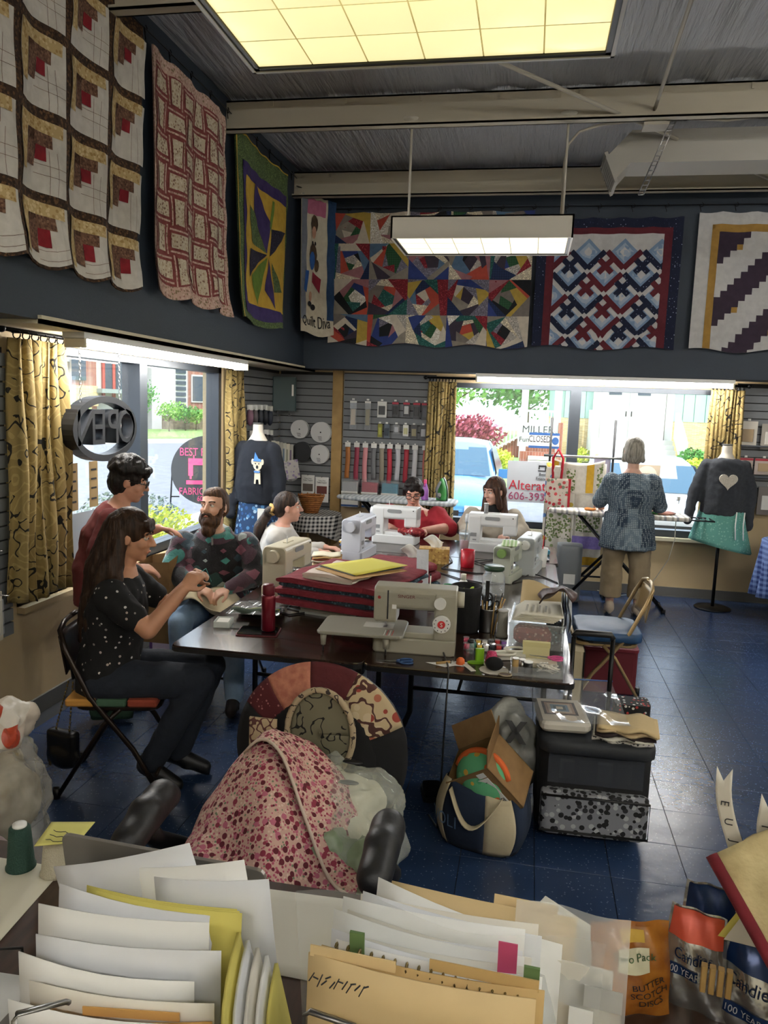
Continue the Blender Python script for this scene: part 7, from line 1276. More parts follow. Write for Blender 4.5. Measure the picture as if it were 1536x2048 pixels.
GBx = thing('paper_sack', 'brown paper sack on the sill beside the bearded man', 'bag', (-2.2, 4.35, .66)); MB().add([(-.1, -.08, -.3), (.1, -.08, -.3), (.1, .08, -.3), (-.1, .08, -.3), (-.11, -.09, .2), (.1, -.1, .22), (.11, .09, .26), (-.1, .08, .22)], [(0, 1, 5, 4), (1, 2, 6, 5), (2, 3, 7, 6), (3, 0, 4, 7), (0, 3, 2, 1)]).build('sack', kb, GBx)
# ---------------------------------------------------------------- the desk in the foreground
dwood = pat('desk_walnut', lambda t: t.ramp(t.noise(5, 4, t.co('Object', (12, 2, 1))), [(.3, H('#2f2018')), (.7, H('#453024'))]), .35, coat=.2)
DK = thing('office_desk', 'dark wood desk covered with papers in the foreground', 'desk', (0, 0, 0)); MB().rb((-.4, .97, .74), (2.1, 1.24, .035), .01, .004).build('desktop', dwood, DK); MB().box((-1.4, 1.5, .0), (.6, 1.53, .72)).build('modesty_panel', dwood, DK)
for x in (-1.4, .55): MB().box((x, .4, 0), (x+.05, 1.5, .722)).build('side_panel', dwood, DK)
ZD = .758
def sheet(name, label, cat, pts, m, th=.0015, curl=.0, lines=0, ink=None):
    P = [V(p) for p in pts]; T = thing(name, label, cat, P[0]); 
    f = lambda u, v: (P[0].lerp(P[1], u)).lerp(P[3].lerp(P[2], u), v)-P[0]+V((0, 0, curl*math.sin(pi*u)*v))
    MB().grid(f, 8, 8, thick=-th).build('sheet', m, T)
    n_ = (P[1]-P[0]).cross(P[3]-P[0]).normalized(); 
    for k in range(lines):
        v = .12+.8*k/lines; MB().grid(lambda a, b: f(.08+.8*a, v+.004*b)+n_*.0012, 4, 1).build('ruled_line', ink or mat('rule_grey', '#8a8f99', .8), T)
    return T
led = sheet('ledger_sheet', 'ruled ledger sheet with handwriting at the desk left', 'paper', [(-1.3, 1.0, ZD), (-.98, 1.0, ZD), (-1.02, 1.52, ZD), (-1.36, 1.52, ZD)], mat('ledger_paper', '#d8d3bf', .8), lines=16)
for k in range(6): MB().tube([(.05+.035*k+.012*math.sin(q_*2.1+k), .08+.02*math.cos(q_*2.7+k*2), .003) for q_ in range(6)], .0012, 4).build('handwriting', inkm, led)
sheet('paper_sheet', 'loose white paper under the ledger sheet', 'paper', [(-1.2, .8, ZD), (-.7, .82, ZD), (-.72, 1.2, ZD), (-1.2, 1.18, ZD)], whitep)
sheet('paper_sheet', 'white sheet spread behind the laptop', 'paper', [(-.8, 1.32, ZD), (-.2, 1.3, ZD), (-.16, 1.57, ZD), (-.72, 1.55, ZD)], mat('ivory_paper', '#dcd8ca', .8))
sheet('poster_sheet', 'large cream sheet jutting over the back edge of the desk', 'paper', [(-.2, 1.1, ZD+.002), (.22, 1.1, ZD+.002), (.24, 1.56, ZD+.002), (.1, 1.68, ZD+.002)], mat('cream_sheet', '#dcd8c8', .8))
sheet('printed_sheet', 'printed letter at the lower right of the desk', 'paper', [(.02, .85, ZD+.004), (.28, .9, ZD+.004), (.25, 1.22, ZD+.004), (.0, 1.18, ZD+.004)], whitep, lines=9, curl=.02, ink=inkm)
LT = thing('laptop', 'silver laptop seen from behind its open lid', 'laptop', (-.63, 1.25, ZD), rad(-3)); alu = mat('laptop_silver', '#8f8a84', .35, .6); MB().rb((0, -.12, .009), (.42, .26, .018), .02).build('base', alu, LT)
MB().at((0, .02, .012), 0, rad(98)).prism(rrect(0, .13, .42, .265, .015), -.008, .0, .001).build('lid', alu, LT)
# upright files: left sorter
def upright(T, x, y, w_, h, z, rz, lean, m, nm='sheet', tab=None, sag=0, th=.0012, roll=0):
    M_ = Matrix.Translation((x, y, z)) @ Euler((rad(lean), rad(roll), rad(rz))).to_matrix().to_4x4()
    mb = MB(); mb.T = M_; mb.grid(lambda u, v: ((u-.5)*w_, -.012*math.sin(pi*u)*v*(1+sag), h*v-sag*.04*u*v), 6, 5, thick=th)
    if tab: mb.box((tab[0], -.001, h-.003), (tab[1], .001, h+.012))
    return mb.build(nm, m, T)
wpap = [whitep, mat('cool_paper', '#dfe1e4', .8), mat('warm_paper', '#e2ddd0', .8)]; yellp = mat('yellow_legal', '#d8cc6a', .8); man = mat('manila', '#d2b888', .75); man2 = mat('manila_orange', '#cf9f5c', .75)
FL = thing('file_sorter', 'wire file sorter packed with white papers at front left', 'file sorter', (-.61, .95, ZD))
for k, (x, y, w_, h, rz, ln, mi) in enumerate(((.03, .21, .31, .31, -5, 7, 1), (.12, .2, .24, .3, -3, 6, 0), (.15, .19, .22, .285, -2, 6, 1), (0, .15, .3, .265, 2, 5, 1), (-.01, .12, .3, .255, 4, 3, 0), (.02, .09, .31, .235, 6, 1, 1), (.0, .06, .29, .225, 5, 0, 0), (.04, .04, .3, .2, 4, -2, 2), (.02, .01, .29, .19, 3, -3, 0))): upright(FL, x, y, w_, h, 0, rz, -ln, wpap[mi], 'paper', sag=.5 if k % 3 == 0 else 0, roll=(-24, -14, -9)[k] if k < 3 else 0)
for k in range(3): upright(FL, .03+.006*k, .165-.004*k, .28, .255, 0, 0, -5, yellp, 'yellow_pad')
upright(FL, .04, .025, .3, .175, 0, 8, 3, man2, 'folder', (-.05, .1)); upright(FL, .05, -.02, .3, .15, 0, 10, 5, man2, 'folder', (-.1, .05)); upright(FL, -.02, -.06, .3, .17, 0, 6, 6, wpap[1], 'paper'); upright(FL, -.07, -.09, .27, .19, 0, 4, 8, wpap[0], 'paper'); upright(FL, -.03, -.12, .22, .14, 0, 2, 8, mat('grey_sheet', '#bfc0bf', .8), 'paper')
wirem = mat('zinc_wire', '#8a8a88', .3, .9)
MB().tube([(-.02, -.14, 0), (-.02, -.13, .28), (-.02, -.125, .285), (.01, -.06, .255), (.012, -.055, .25)], .004, 6).tube([(-.18, -.15, .005), (.2, -.15, .005), (.2, .22, .005), (-.18, .22, .005)], .004, 6, True).build('wire_frame', wirem, FL)
# right sorter with manila folder and wire front
FR = thing('file_sorter', 'wire file sorter with a manila folder in front at centre', 'file sorter', (-.1, .84, ZD), rad(-3)); 
MB().box((-.16, -.02, .12), (.16, .28, .14)).box((-.16, -.02, 0), (-.15, .28, .14)).box((.15, -.02, 0), (.16, .28, .14)).build('stand', black, FR)
upright(FR, 0, .03, .295, .255, .14, 0, -3, man, 'manila_folder', (-.145, -.03), th=.002); upright(FR, .01, .05, .295, .25, .14, 0, -4, mat('manila_dark', '#bfa068', .75), 'manila_folder', (.0, .14), th=.002)
T_ = upright(FR, -.005, .02, .001, .001, .14, 0, -3, inkm, 'ink_dot')
sc2 = MB(); sc2.T = Matrix.Translation((0, .025, .14)) @ Euler((rad(-3) * -1, 0, 0)).to_matrix().to_4x4()
for k in range(14): sc2.tube([(-.135+.0055*k, -.002, .243+.008*math.sin(k*2)), (-.128+.0055*k, -.002, .252+.004*math.cos(k*3))], .001, 4)
sc2.build('scribble', inkm, FR)
for k in range(9): upright(FR, rnd(-.015, .02), .08+.018*k, .28, .235-.004*k+rnd(-.012, .012), .14, rnd(-2, 2), -5-k, wpap[k % 3], 'paper', sag=.3 if k % 2 else 0)
for x in (-.1, .13): 
    mb = MB(); mb.T = Matrix.Translation((0, .1, .14)) @ Euler((rad(5), 0, 0)).to_matrix().to_4x4(); mb.box((x, -.004, .2), (x+.02, .0, .275)); mb.build('green_band', mat('olive_band', '#5f7a4a', .7), FR)
sp_ = MB()
for k in range(16): sp_.tube([(-.115+.016*k, .062+.006*math.cos(t), .395-.0035*k*.4+.006*math.sin(t)) for t in [2*pi*q_/8 for q_ in range(8)]], .0016, 4, True)
sp_.build('spiral_binding', mat('brass_wire', '#8a7a50', .3, .9), FR)
mb = MB(); mb.T = Matrix.Translation((.01, .18, .14)) @ Euler((rad(10), 0, 0)).to_matrix().to_4x4(); mb.grid(lambda u, v: (-.2+.42*u, -.02+.01*math.sin(u*9)*v, .02+.28*v+.008*math.sin(u*7)), 14, 8); mb.build('clear_sleeve', clear, FR); mb = MB(); mb.T = Matrix.Translation((.01, .18, .14)) @ Euler((rad(10), 0, 0)).to_matrix().to_4x4(); mb.box((.085, -.03, .235), (.11, -.028, .29)); mb.build('pink_tab', mat('pink_tape', '#c44f78', .6), FR)
upright(FR, .03, .24, .3, .21, .14, -3, -16, wpap[0], 'rolled_paper', sag=1); upright(FR, .05, .25, .3, .2, .14, -2, -20, man, 'manila_folder', (.02, .12))
MB().tube([(-.135, -.0, .14), (-.135, -.003, .345), (-.128, -.003, .352), (-.07, -.003, .345), (-.055, -.003, .335), (-.03, -.003, .29), (0, -.003, .275), (.03, -.003, .29), (.05, -.003, .325), (.065, -.003, .33), (.125, -.003, .325), (.132, -.003, .318), (.135, 0, .14)], .004, 6).build('wire_front', wirem, FR)
ZP = thing('labelled_zip_bag', 'clear zip bag with a shop label beside the manila folders', 'bag', (.11, 1.08, .92), rad(-6)); mb = MB().at((0, 0, 0), 0, rad(-14)); mb.grid(lambda u, v: (-.09+.17*u, -.01+.008*math.sin(u*8+v*5), -.16+.36*v), 10, 12); mb.build('bag_film', film('zip_film', (.86, .87, .86), .3, .12), ZP); MB().at((0, -.02, .0), 0, rad(-14)).box((.0, -.002, -.03), (.035, 0, .07)).build('label', whitep, ZP); l_ = text('label_print', 'Best Friends Fabric\n& More', .0088, (.0165, -.024, .02), (rad(76), rad(90), 0), inkm, ZP, .0003); MB().at((0, -.02, .0), 0, rad(-14)).box((.02, -.002, .075), (.075, 0, .105)).build('zip_tab', mat('tab_grey', '#a9a9a4', .6), ZP); MB().box((-.07, .02, -.15), (.06, .024, .12)).build('contents', mat('warm_paper', '#e2ddd0', .8), ZP)
for k in range(5): pd = thing('legal_pad', ['yellow legal pad tucked between the two sorters', 'white pad leaning beside the yellow legal pad', 'second white pad beside the yellow legal pad', 'cream pad at the edge between the sorters', 'yellow pad nearest the manila folder'][k], 'notepad', (-.335+.014*k, .98, ZD), rad(-72)); upright(pd, 0, 0, .3, .24-.012*k, 0, 0, 12, yellp if k in (0, 4) else wpap[k % 3], 'pad', th=.006)
MB().box((-.36, .75, ZD), (-.28, 1.0, ZD+.16)).build('black_file_box', black, label='black file box between the two paper sorters', cat='box')
# cones, sticky note, card, phone and pen cup
def cone(loc, m, label, capm, h=.1):
    T = thing('thread_cone', label, 'thread', loc); MB().lathe([(.034, 0), (.034, .006), (.031, .01), (.024, h), (.02, h+.004)], (0, 0, 0), 26).build('thread', m, T); MB().lathe([(.016, h), (.016, h+.01), (.006, h+.011)], (0, 0, 0), 20).build('core', capm, T)
cone((-1.12, 1.5, ZD), mat('forest_thread', '#12382c', .7, bp=(260, .4)), 'dark green thread cone on the desk corner', white); cone((-1.03, 1.5, ZD), mat('ivory_thread', '#b9b29c', .7, bp=(260, .4)), 'ivory thread cone under the sticky note', white, .085)
sn = sheet('sticky_note', 'yellow sticky note with handwriting on the ivory cone', 'note', [(-1.04, 1.44, ZD+.1), (-.95, 1.47, ZD+.105), (-.95, 1.54, ZD+.115), (-1.05, 1.52, ZD+.112)], mat('sticky_yellow', '#d8d27a', .8))
for k in range(3): MB().tube([(.015+.01*q_, .02+.014*k+.003*math.sin(q_*2+k), .007+.003*k) for q_ in range(5)], .0008, 4).build('handwriting', inkm, sn)
bc = thing('business_card', 'white card with a red emblem leaning on the laptop', 'card', (-.93, 1.5, ZD+.002), rad(-14)); MB().at((0, 0, 0), 0, rad(40)).box((-.03, 0, 0), (.06, .07, .001)).build('card', whitep, bc); MB().at((0, 0, .0012), 0, rad(40)).prism(disc(.01, .03, .014, .01, 16), .001, .002).build('emblem', mat('emblem_red', '#c24a4a', .7), bc)
PC = thing('pen_cup', 'black wire pen cup at the lower left corner', 'cup', (-.86, .92, ZD))
for k in range(6): MB().tube([(.06*math.cos(t), .06*math.sin(t), .005+.022*k) for t in [2*pi*q_/20 for q_ in range(20)]], .0025, 5, True).build('wire_ring', blackm, PC)
for k in range(14): t = 2*pi*k/14; MB().cyl((.06*math.cos(t), .06*math.sin(t), 0), (.06*math.cos(t), .06*math.sin(t), .115), .0018, n=5).build('wire_rod', blackm, PC)
MB().prism(disc(0, 0, .06, .06, 20), 0, .003).build('base', blackm, PC); MB().tube([(.02, .04, .11), (.04, .1, .2), (.05, .16, .16), (.03, .2, .02)], .003, 5).build('cable', black, PC)
# candy bags and neighbours on the right
def pouch(label, loc, rz, rx, w_, h, m, parts, name='candy_bag', taper=.0):
    T = thing(name, label, 'bag', loc, rz); M_ = Euler((rx, 0, 0)).to_matrix().to_4x4()
    sf = lambda u, v, s_: M_ @ V(((u-.5)*w_*(1-taper*v), s_*(.022*math.sin(pi*u)**.7*math.sin(pi*min(1, v*1.08))**.7)+.004*math.sin(u*13+v*9), h*v))
    mb = MB(); mb.grid(lambda u, v: sf(u, v, -1), 16, 18); mb.grid(lambda u, v: sf(1-u, v, 1), 16, 18); mb.build('foil', m, T)
    for nm, (u0, u1, v0, v1), pm in parts: mb = MB(); mb.grid(lambda u, v: sf(u0+(u1-u0)*u, v0+(v1-v0)*v, -1)+M_ @ V((0, -.0025, 0)), 8, 8); mb.build(nm, pm, T)
    return T, sf, M_
def wrap(T, sf, M_, body, size, u, v, m, rot=0, fs=(1, 1)):
    me = text_mesh(body, size, .0003, 'CENTER', False, fs); w_ = .16; h_ = .2
    for q_ in me.vertices: x, y = q_.co.x*math.cos(rot)-q_.co.y*math.sin(rot), q_.co.x*math.sin(rot)+q_.co.y*math.cos(rot); q_.co = sf(u+x/w_, v+y/h_, -1)+M_ @ V((0, -.005, 0))
    me.materials.append(m); link('lettering', me, T)
amb = pat('amber_film', mottle(H('#8a4f1e'), H('#b3762f'), 16), .2, coat=.6); navyf = mat('navy_foil', '#16305e', .25, .3); silv = mat('silver_foil', '#b5b5b5', .22, .8, bp=(14, .5, .02)); corl = mat('coral_foil', '#c9523c', .35, .2)
cA = pouch('amber candy bag with a folded top at lower right', (.25, 1.36, ZD), rad(14), rad(-12), .15, .17, amb, (('cream_label', (.3, .7, .5, .75), mat('label_cream', '#d5d2b4', .6)), ('yellow_emblem', (.35, .65, .8, .92), mat('emblem_yellow', '#d0a83a', .6)))); wrap(*cA, 'Two Pack', .022, .5, .66, mat('label_green', '#3f6a3a', .6), 0); wrap(*cA, 'BUTTER\nSCOTCH\nDISCS', .02, .7, .28, inkm, rad(10))
cB = pouch('silver and coral candy bag beside the amber one', (.36, 1.4, ZD), rad(-20), rad(-8), .13, .19, silv, (('coral_top', (0.05, .95, .7, .98), corl), ('navy_ribbon', (.15, .6, .35, .45), navyf)), taper=.25); wrap(*cB, '100 YEARS', .02, .4, .4, white, rad(0)); wrap(*cB, 'Candies', .03, .5, .56, navyf)
cC = pouch('navy and silver candy bag at the far lower right', (.45, 1.36, ZD), rad(-36), rad(-14), .14, .18, silv, (('navy_panel', (.05, .95, .62, .98), navyf), ('navy_ribbon', (.2, .8, .15, .28), navyf)), taper=.2); wrap(*cC, 'Candies', .034, .5, .5, navyf); wrap(*cC, '100 YEARS', .02, .5, .21, white)
pouch('second silver candy bag behind the coral one', (.41, 1.5, ZD), rad(-10), rad(-4), .12, .19, silv, (('navy_panel', (.05, .95, .6, .98), navyf),), taper=.2)
TD = thing('tape_dispenser', 'dark blue tape dispenser at the right of the candy bags', 'dispenser', (.545, 1.42, ZD), rad(-18)); tdm = mat('dark_blue_plastic', '#1e3550', .4); MB().rb((0, 0, .02), (.07, .2, .04), .015, .006).rb((0, .05, .06), (.05, .09, .06), .015, .006).build('body', tdm, TD); MB().cyl((-.026, .05, .085), (.026, .05, .085), .03, n=20).build('tape_roll', mat('tape_green_grey', '#4a5f58', .3), TD)
sheet('orange_sheet', 'orange paper under the quilted pot holder', 'paper', [(.36, 1.5, ZD+.003), (.62, 1.5, ZD+.003), (.62, 1.74, ZD+.003), (.5, 1.74, ZD+.003)], mat('orange_paper', '#d8602f', .8))
KB = thing('kraft_carton', 'open brown carton at the right edge of the desk', 'box', (.62, 1.3, ZD), rad(-8))
for a, b_ in (((-.1, -.16, 0), (.1, -.154, .3)), ((-.1, .154, 0), (.1, .16, .3)), ((-.1, -.16, 0), (-.094, .16, .3)), ((.094, -.16, 0), (.1, .16, .3)), ((-.1, -.16, 0), (.1, .16, .006))): MB().box(a, b_).build('panel', kb, KB)
PH = thing('pot_holder', 'quilted cream pot holder with a dark red binding', 'pot holder', (.525, 1.27, 1.075), rad(-10)); M_ = Euler((rad(52), rad(0), 0)).to_matrix() @ Euler((0, 0, rad(34))).to_matrix()
ph = lambda u, v: M_ @ V((-.12+.26*u, -.14+.28*v, .02*math.sin(pi*u)+.006*math.sin(u*16)*math.sin(v*16)))
MB().grid(ph, 20, 20, thick=.012).build('quilted_pad', pat('cream_quilted', mottle(H('#c9b98a'), H('#b5a476'), 14), .9, bp=(40, .4, .01)), PH)
MB().tube([ph(0, k/12) for k in range(13)], .011, 8).build('binding', cloth('dark_red_binding', '#6e1420', '#5e101a'), PH); MB().tube([ph(k/12, 0) for k in range(13)], .011, 8).build('binding', cloth('dark_red_binding', '#6e1420', '#5e101a'), PH)
RBN = thing('ribbon_pair', 'two white award-style ribbons with black letters at the right edge', 'ribbon', (.45, 1.36, .99), rad(-10)); rbm = mat('ribbon_white', '#d5d0c2', .6)
for k, (x0, x1, h, tip, lets) in enumerate(((-.02, -.075, .24, 1, 'EUJLI'), (.02, .0, .205, -1, 'TSRIT'))):
    f = lambda u, v: V((x0+(x1-x0)*v+(u-.5)*(.032-.006*v)+.006*math.sin(v*6), .02*math.sin(v*3), h*v+(.025*abs(u-.5)*2 if v > .97 else 0)))
    MB().grid(f, 6, 16, thick=.0015).build('ribbon', rbm, RBN)
    for q_, ch_ in enumerate(lets): text('letter', ch_, .02, f(.5, .82-.15*q_)+V((0, -.004, 0)), (pi/2, rad(90), 0), inkm, RBN, .0003)
MB().add([(-.06, .01, -.06), (.05, .01, -.06), (.0, .012, .06)], [(0, 1, 2)]).add([(-.05, .004, -.06), (.045, .004, -.06), (.0, .006, .045)], [(0, 1, 2)], mi=1).build('paper_triangle', [yellp, wpap[2]], RBN)
for k in range(4): MB().rb((-.08+.014*k, -.03, -.12), (.01, .014, .05), .002).build('clothespin', oak, RBN)
HS = thing('display_stand', 'slim steel stand holding the pot holder above the desk', 'stand', (.56, 1.35, ZD)); MB().cyl((0, 0, 0), (0, 0, .33), .006, n=8).build('post', wirem, HS); MB().prism(disc(0, 0, .06, .06, 20), 0, .006).build('base', wirem, HS); MB().tube([(0, 0, .33), (-.06, -.02, .34), (-.13, 0, .32)], .004, 6).build('arm', wirem, HS)
# ---------------------------------------------------------------- goods on the slat walls
peg = mat('chrome_peg', '#b5b5b5', .25, .9); tagw = mat('tag_white', '#dcdcd6', .7)
def goods(label, name, cat, loc, rz, fn, group, pegl=.06):
    T = thing(name, label, cat, loc, rz, group); fn(T); MB().cyl((0, .012, 0), (0, -pegl, .0), .0028, n=6).build('peg', peg, T); return T
def packet(w_, h, card, inner=None, iw=.7, ih=.55, head=None, th=.012):
    def fn(T):
        MB().rb((0, -.03, -h/2-.005), (w_, th, h), .003).build('card', card, T)
        if inner: MB().rb((0, -.03-th/2-.004, -h*.58), (w_*iw, .012, h*ih), .006).build('product', inner, T)
        if head: MB().box((-w_/2, -.03-th/2-.002, -.03), (w_/2, -.03-th/2, -.008)).build('header_print', head, T)
        MB().box((-.012, -.05, .0), (.012, -.035, .018)).build('price_tag', tagw, T)
    return fn
dkc = mat('charcoal_card', '#4a4b4d', .6); redc = mat('red_header', '#a83040', .6)
YW = 8.185
for k, (x, w_, h, card, inner, lab) in enumerate(((-1.88, .075, .31, clear, mat('cream_roll', '#b9b2a4', .5), 'clear packet of cream cord in the upper row'), (-1.72, .065, .31, clear, mat('olive_roll', '#8f8a76', .5), 'clear packet of olive cord in the upper row'), (-1.565, .1, .17, tagw, mat('black_reel', '#1a1a1c', .4), 'round black reel on a white card'), (-1.42, .07, .16, dkc, black, 'charcoal card of black buckles'), (-1.3, .07, .15, dkc, mat('oval_white', '#b9bab8', .4), 'charcoal card with an oval loop'), (-1.19, .075, .17, dkc, mat('grey_inner', '#3a3b3d', .5), 'charcoal card with red header'), (-1.1, .075, .18, dkc, mat('grey_inner2', '#55565a', .5), 'charcoal card with a white square clip'))): goods(lab, 'notion_packet', 'packet', (x, YW, 1.91), 0, packet(w_, h, card, inner, head=redc if k > 2 else tagw), 'notion packets on the slat wall')
for k, (x, w_, h, card, inner, lab) in enumerate(((-1.58, .05, .14, mat('lime_card', '#8a8a3a', .6), mat('lime_inner', '#a8a84a', .5), 'narrow lime packet in the middle row'), (-1.505, .06, .15, mat('slate_card', '#55606a', .6), mat('slate_inner', '#26303a', .5), 'slate packet with a white base'), (-1.4, .07, .1, clear, mat('silver_bits', '#9a9da0', .3, .6), 'clear packet of silver snaps'), (-1.3, .06, .12, tagw, mat('pale_lime', '#b9b88a', .6), 'pale green packet of elastic'), (-1.21, .07, .14, dkc, mat('gold_bits', '#8a8264', .4), 'charcoal card of gold pins'), (-1.11, .07, .14, dkc, mat('silver_panel', '#a9abad', .4), 'charcoal card with silver needles'))): goods(lab, 'notion_packet', 'packet', (x, YW, 1.67), 0, packet(w_, h, card, inner), 'notion packets on the slat wall')
for k, (x, c, lab) in enumerate(((-1.93, '#9a5f28', 'orange zipper packet at the row start'), (-1.83, '#8a2c42', 'wine red zipper packet in the lower row'), (-1.735, '#c9878c', 'pale pink zipper packet in the lower row'), (-1.64, '#6a6d70', 'grey zipper packet in the lower row'), (-1.55, '#8a8270', 'taupe zipper packet in the lower row'), (-1.465, '#a81f34', 'bright red wide zipper packet'), (-1.375, '#b9bac0', 'silver white zipper packet'), (-1.285, '#9a1f30', 'dark red zipper packet'), (-1.19, '#c4c4c6', 'long white zipper packet'), (-1.075, '#c26a5c', 'coral zipper on an oval hanger'), (-.985, '#a9adb3', 'pale grey zipper on an oval hanger'))):
    L = .34+.02*(k % 3)+(.28 if k == 8 else 0)
    goods(lab, 'zipper_packet', 'zipper', (x, YW, 1.455), 0, lambda T, c=c, L=L, k=k: (MB().grid(lambda u, v: (-.026+.052*u+.004*math.sin(v*5+k), -.03-.008*math.sin(pi*u), -.05-L*v), 6, 12, thick=-.004).build('zipper_tape', mat('zip_'+c.strip('#'), c, .45), T), MB().rb((0, -.032, -.025), (.062 if k < 9 else .075, .006, .05), .02 if k > 8 else .004).build('header_card', tagw, T), MB().box((-.008, -.05, .0), (.008, -.04, .016)).build('price_tag', tagw, T)), 'zippers on the slat wall')
for k, (x, c, lab) in enumerate(((-1.88, '#a9aaac', 'clear box of white bias tape on the lower pegs'), (-1.66, '#a5283c', 'clear box of red bias tape on the lower pegs'), (-1.44, '#2f7f96', 'clear box of teal bias tape on the lower pegs'))):
    goods(lab, 'bias_tape_pack', 'packet', (x, YW, 1.05), 0, lambda T, c=c: (MB().rb((0, -.06, -.075), (.17, .1, .11), .008).build('tape_stack', mat('tape_'+c.strip('#'), c, .6, bp=(60, .4)), T), MB().rb((0, -.06, -.062), (.185, .11, .15), .01).build('pack_film', clear, T), MB().box((-.09, -.118, -.14), (.09, -.116, -.12)).build('label_strip', tagw, T)), 'bias tape packs on the slat wall', .1)
for k, (x, lab) in enumerate(((-1.88, 'white and blue carton below the white bias tape'), (-1.65, 'white and blue carton below the red bias tape'))): T = thing('notion_carton', lab, 'box', (x, 8.14, .8), 0); MB().rb((0, 0, .03), (.19, .09, .15), .003).build('carton', tagw, T); MB().box((-.095, -.047, -.04), (.095, -.045, -.02)).build('blue_band', bs, T)
# reels of ribbon on the corner panel
def reel(x, z, r, m, lab):
    T = thing('ribbon_reel', lab, 'reel', (x, 8.17, z), 0, 'ribbon reels on the corner slat wall'); hub = mat('hub_black', '#161616', .5)
    MB().cyl((0, -.005, 0), (0, -.05, 0), r*.94, n=32).build('ribbon', mat('reel_ribbon', '#b9b9b6', .6), T); MB().cyl((0, -.05, 0), (0, -.054, 0), r, n=36).cyl((0, 0, 0), (0, -.005, 0), r, n=36).build('flange', m, T); MB().cyl((0, -.054, 0), (0, -.057, 0), r*.07, n=14).build('hub_hole', hub, T)
    for k in range(4): MB().box((-.03+.004*k, -.0555, -.45*r-.012*k), (.012+.006*(k % 2), -.0545, -.45*r-.012*k+.004)).build('print_line', inkm, T)
rw_ = mat('reel_white', '#c9c9c8', .5); reel(-2.47, 1.575, .1, rw_, 'white ribbon reel at upper left of the corner panel'); reel(-2.23, 1.55, .112, rw_, 'white ribbon reel in clear wrap at upper right'); reel(-2.44, 1.33, .108, mat('reel_black', '#1c1d20', .5), 'black ribbon reel below the white one'); reel(-2.24, 1.31, .103, rw_, 'white ribbon reel at lower right of the corner panel'); reel(-2.56, 1.07, .075, rw_, 'small white reel of lace trim')
for x, z, w_, h, lab, c in ((-2.21, .92, .15, .28, 'white pattern leaflet with a red sofa picture', '#6e3a34'), (-2.37, .94, .15, .27, 'grey pattern leaflet beside the sofa leaflet', '#6a5f58')): goods(lab, 'pattern_leaflet', 'leaflet', (x, YW, z+h/2), 0, lambda T, w_=w_, h=h, c=c: (MB().box((-w_/2, -.036, -h), (w_/2, -.03, 0)).build('leaflet', whitep, T), MB().box((-w_*.38, -.039, -h*.66), (w_*.38, -.0365, -h*.36)).build('picture', mat('picture_'+c.strip('#'), c, .6), T), text('title', 'Take One\nTable Topper', .02, (0, -.0385, -h*.18), (pi/2, 0, 0), inkm, T, .0003)), 'pattern leaflets')
for k, (x, lab) in enumerate(((-2.57, 'white card of snap tape near the mannequin'), (-2.44, 'stack of white elastic cards under the reels'), (-2.36, 'second stack of white elastic cards'))): goods(lab, 'elastic_card', 'packet', (x, YW, .86-.02*k), 0, lambda T, k=k: [MB().rb((.006*j, -.03-.012*j, -.06-.02*j), (.1, .01, .1), .003).build('card', tagw, T) for j in range(2+k % 2)], 'elastic cards')
# left wall panel: bags of webbing, yarns, patterns
XW = -2.715
def lg(label, name, cat, y, z, fn, group, pl=.08): return goods(label, name, cat, (XW, y, z), pi/2, fn, group, pl)
for k, (y, z, c, lab) in enumerate(((7.12, 1.83, '#6a4a5a', 'mauve binding pack by the curtain'), (7.25, 1.83, '#50484c', 'brown binding pack in the top row'), (7.4, 1.83, '#1c222c', 'navy binding pack in the top row'), (7.55, 1.83, '#141a24', 'black binding pack in the top row'), (7.7, 1.82, '#1c2434', 'dark blue binding pack near the teal box'), (7.2, 1.58, '#3a3c40', 'charcoal binding pack in the second row'), (7.32, 1.58, '#5a4a40', 'taupe binding pack in the second row'), (7.44, 1.58, '#5f3a44', 'rose binding pack in the second row'), (7.6, 1.58, '#14161c', 'black binding pack in the second row'), (7.72, 1.57, '#22252c', 'slate binding pack in the second row'))):
    lg(lab, 'binding_pack', 'packet', y, z, lambda T, c=c, k=k: (put('folded_tape', blob([('e', (0, -.05, -.12), (.045, .035, .09))], .012, 1), mat('bind_'+c.strip('#'), c, .5), T), MB().rb((0, -.05, -.03), (.05, .05, .05), .005).build('header_card', tagw, T)), 'binding packs on the left slat wall')
TBx = thing('teal_case', 'dark teal case hung in the corner under the soffit', 'case', (-2.62, 8.02, 1.95), rad(20)); MB().rb((0, 0, 0), (.26, .1, .36), .02).build('case', mat('dark_teal_plastic', '#1f3a3c', .5), TBx); MB().box((.08, -.055, -.02), (.1, -.051, .1)).build('label', tagw, TBx)
for x in (-.06, .06): MB().box((x-.01, -.02, -.24), (x+.01, .0, -.18)).build('hook', black, TBx)
for k in range(6): T = goods(['row of clear pattern packets behind the mannequin, front one', 'second clear pattern packet behind the mannequin', 'third clear pattern packet behind the mannequin', 'fourth clear pattern packet behind the mannequin', 'fifth clear pattern packet with flower prints', 'rearmost pattern packet by the black reel'][k], 'pattern_packet', 'packet', (-2.67+.02*k, 7.7+.06*k, 1.46-.01*k), rad(30), lambda T, k=k: (MB().rb((0, -.02, -.13), (.13, .006, .26), .003).build('sleeve', mat('sleeve_%d' % (k % 3), ('#a9a89c', '#b9b4a4', '#98968c')[k % 3], .4), T), MB().box((-.045, -.026, -.2), (.045, -.0235, -.06)).build('picture', mat('sleeve_pic%d' % (k % 3), ('#5f6f80', '#8a8a78', '#6a5a70')[k % 3], .6), T)), 'clear pattern packets', .03)
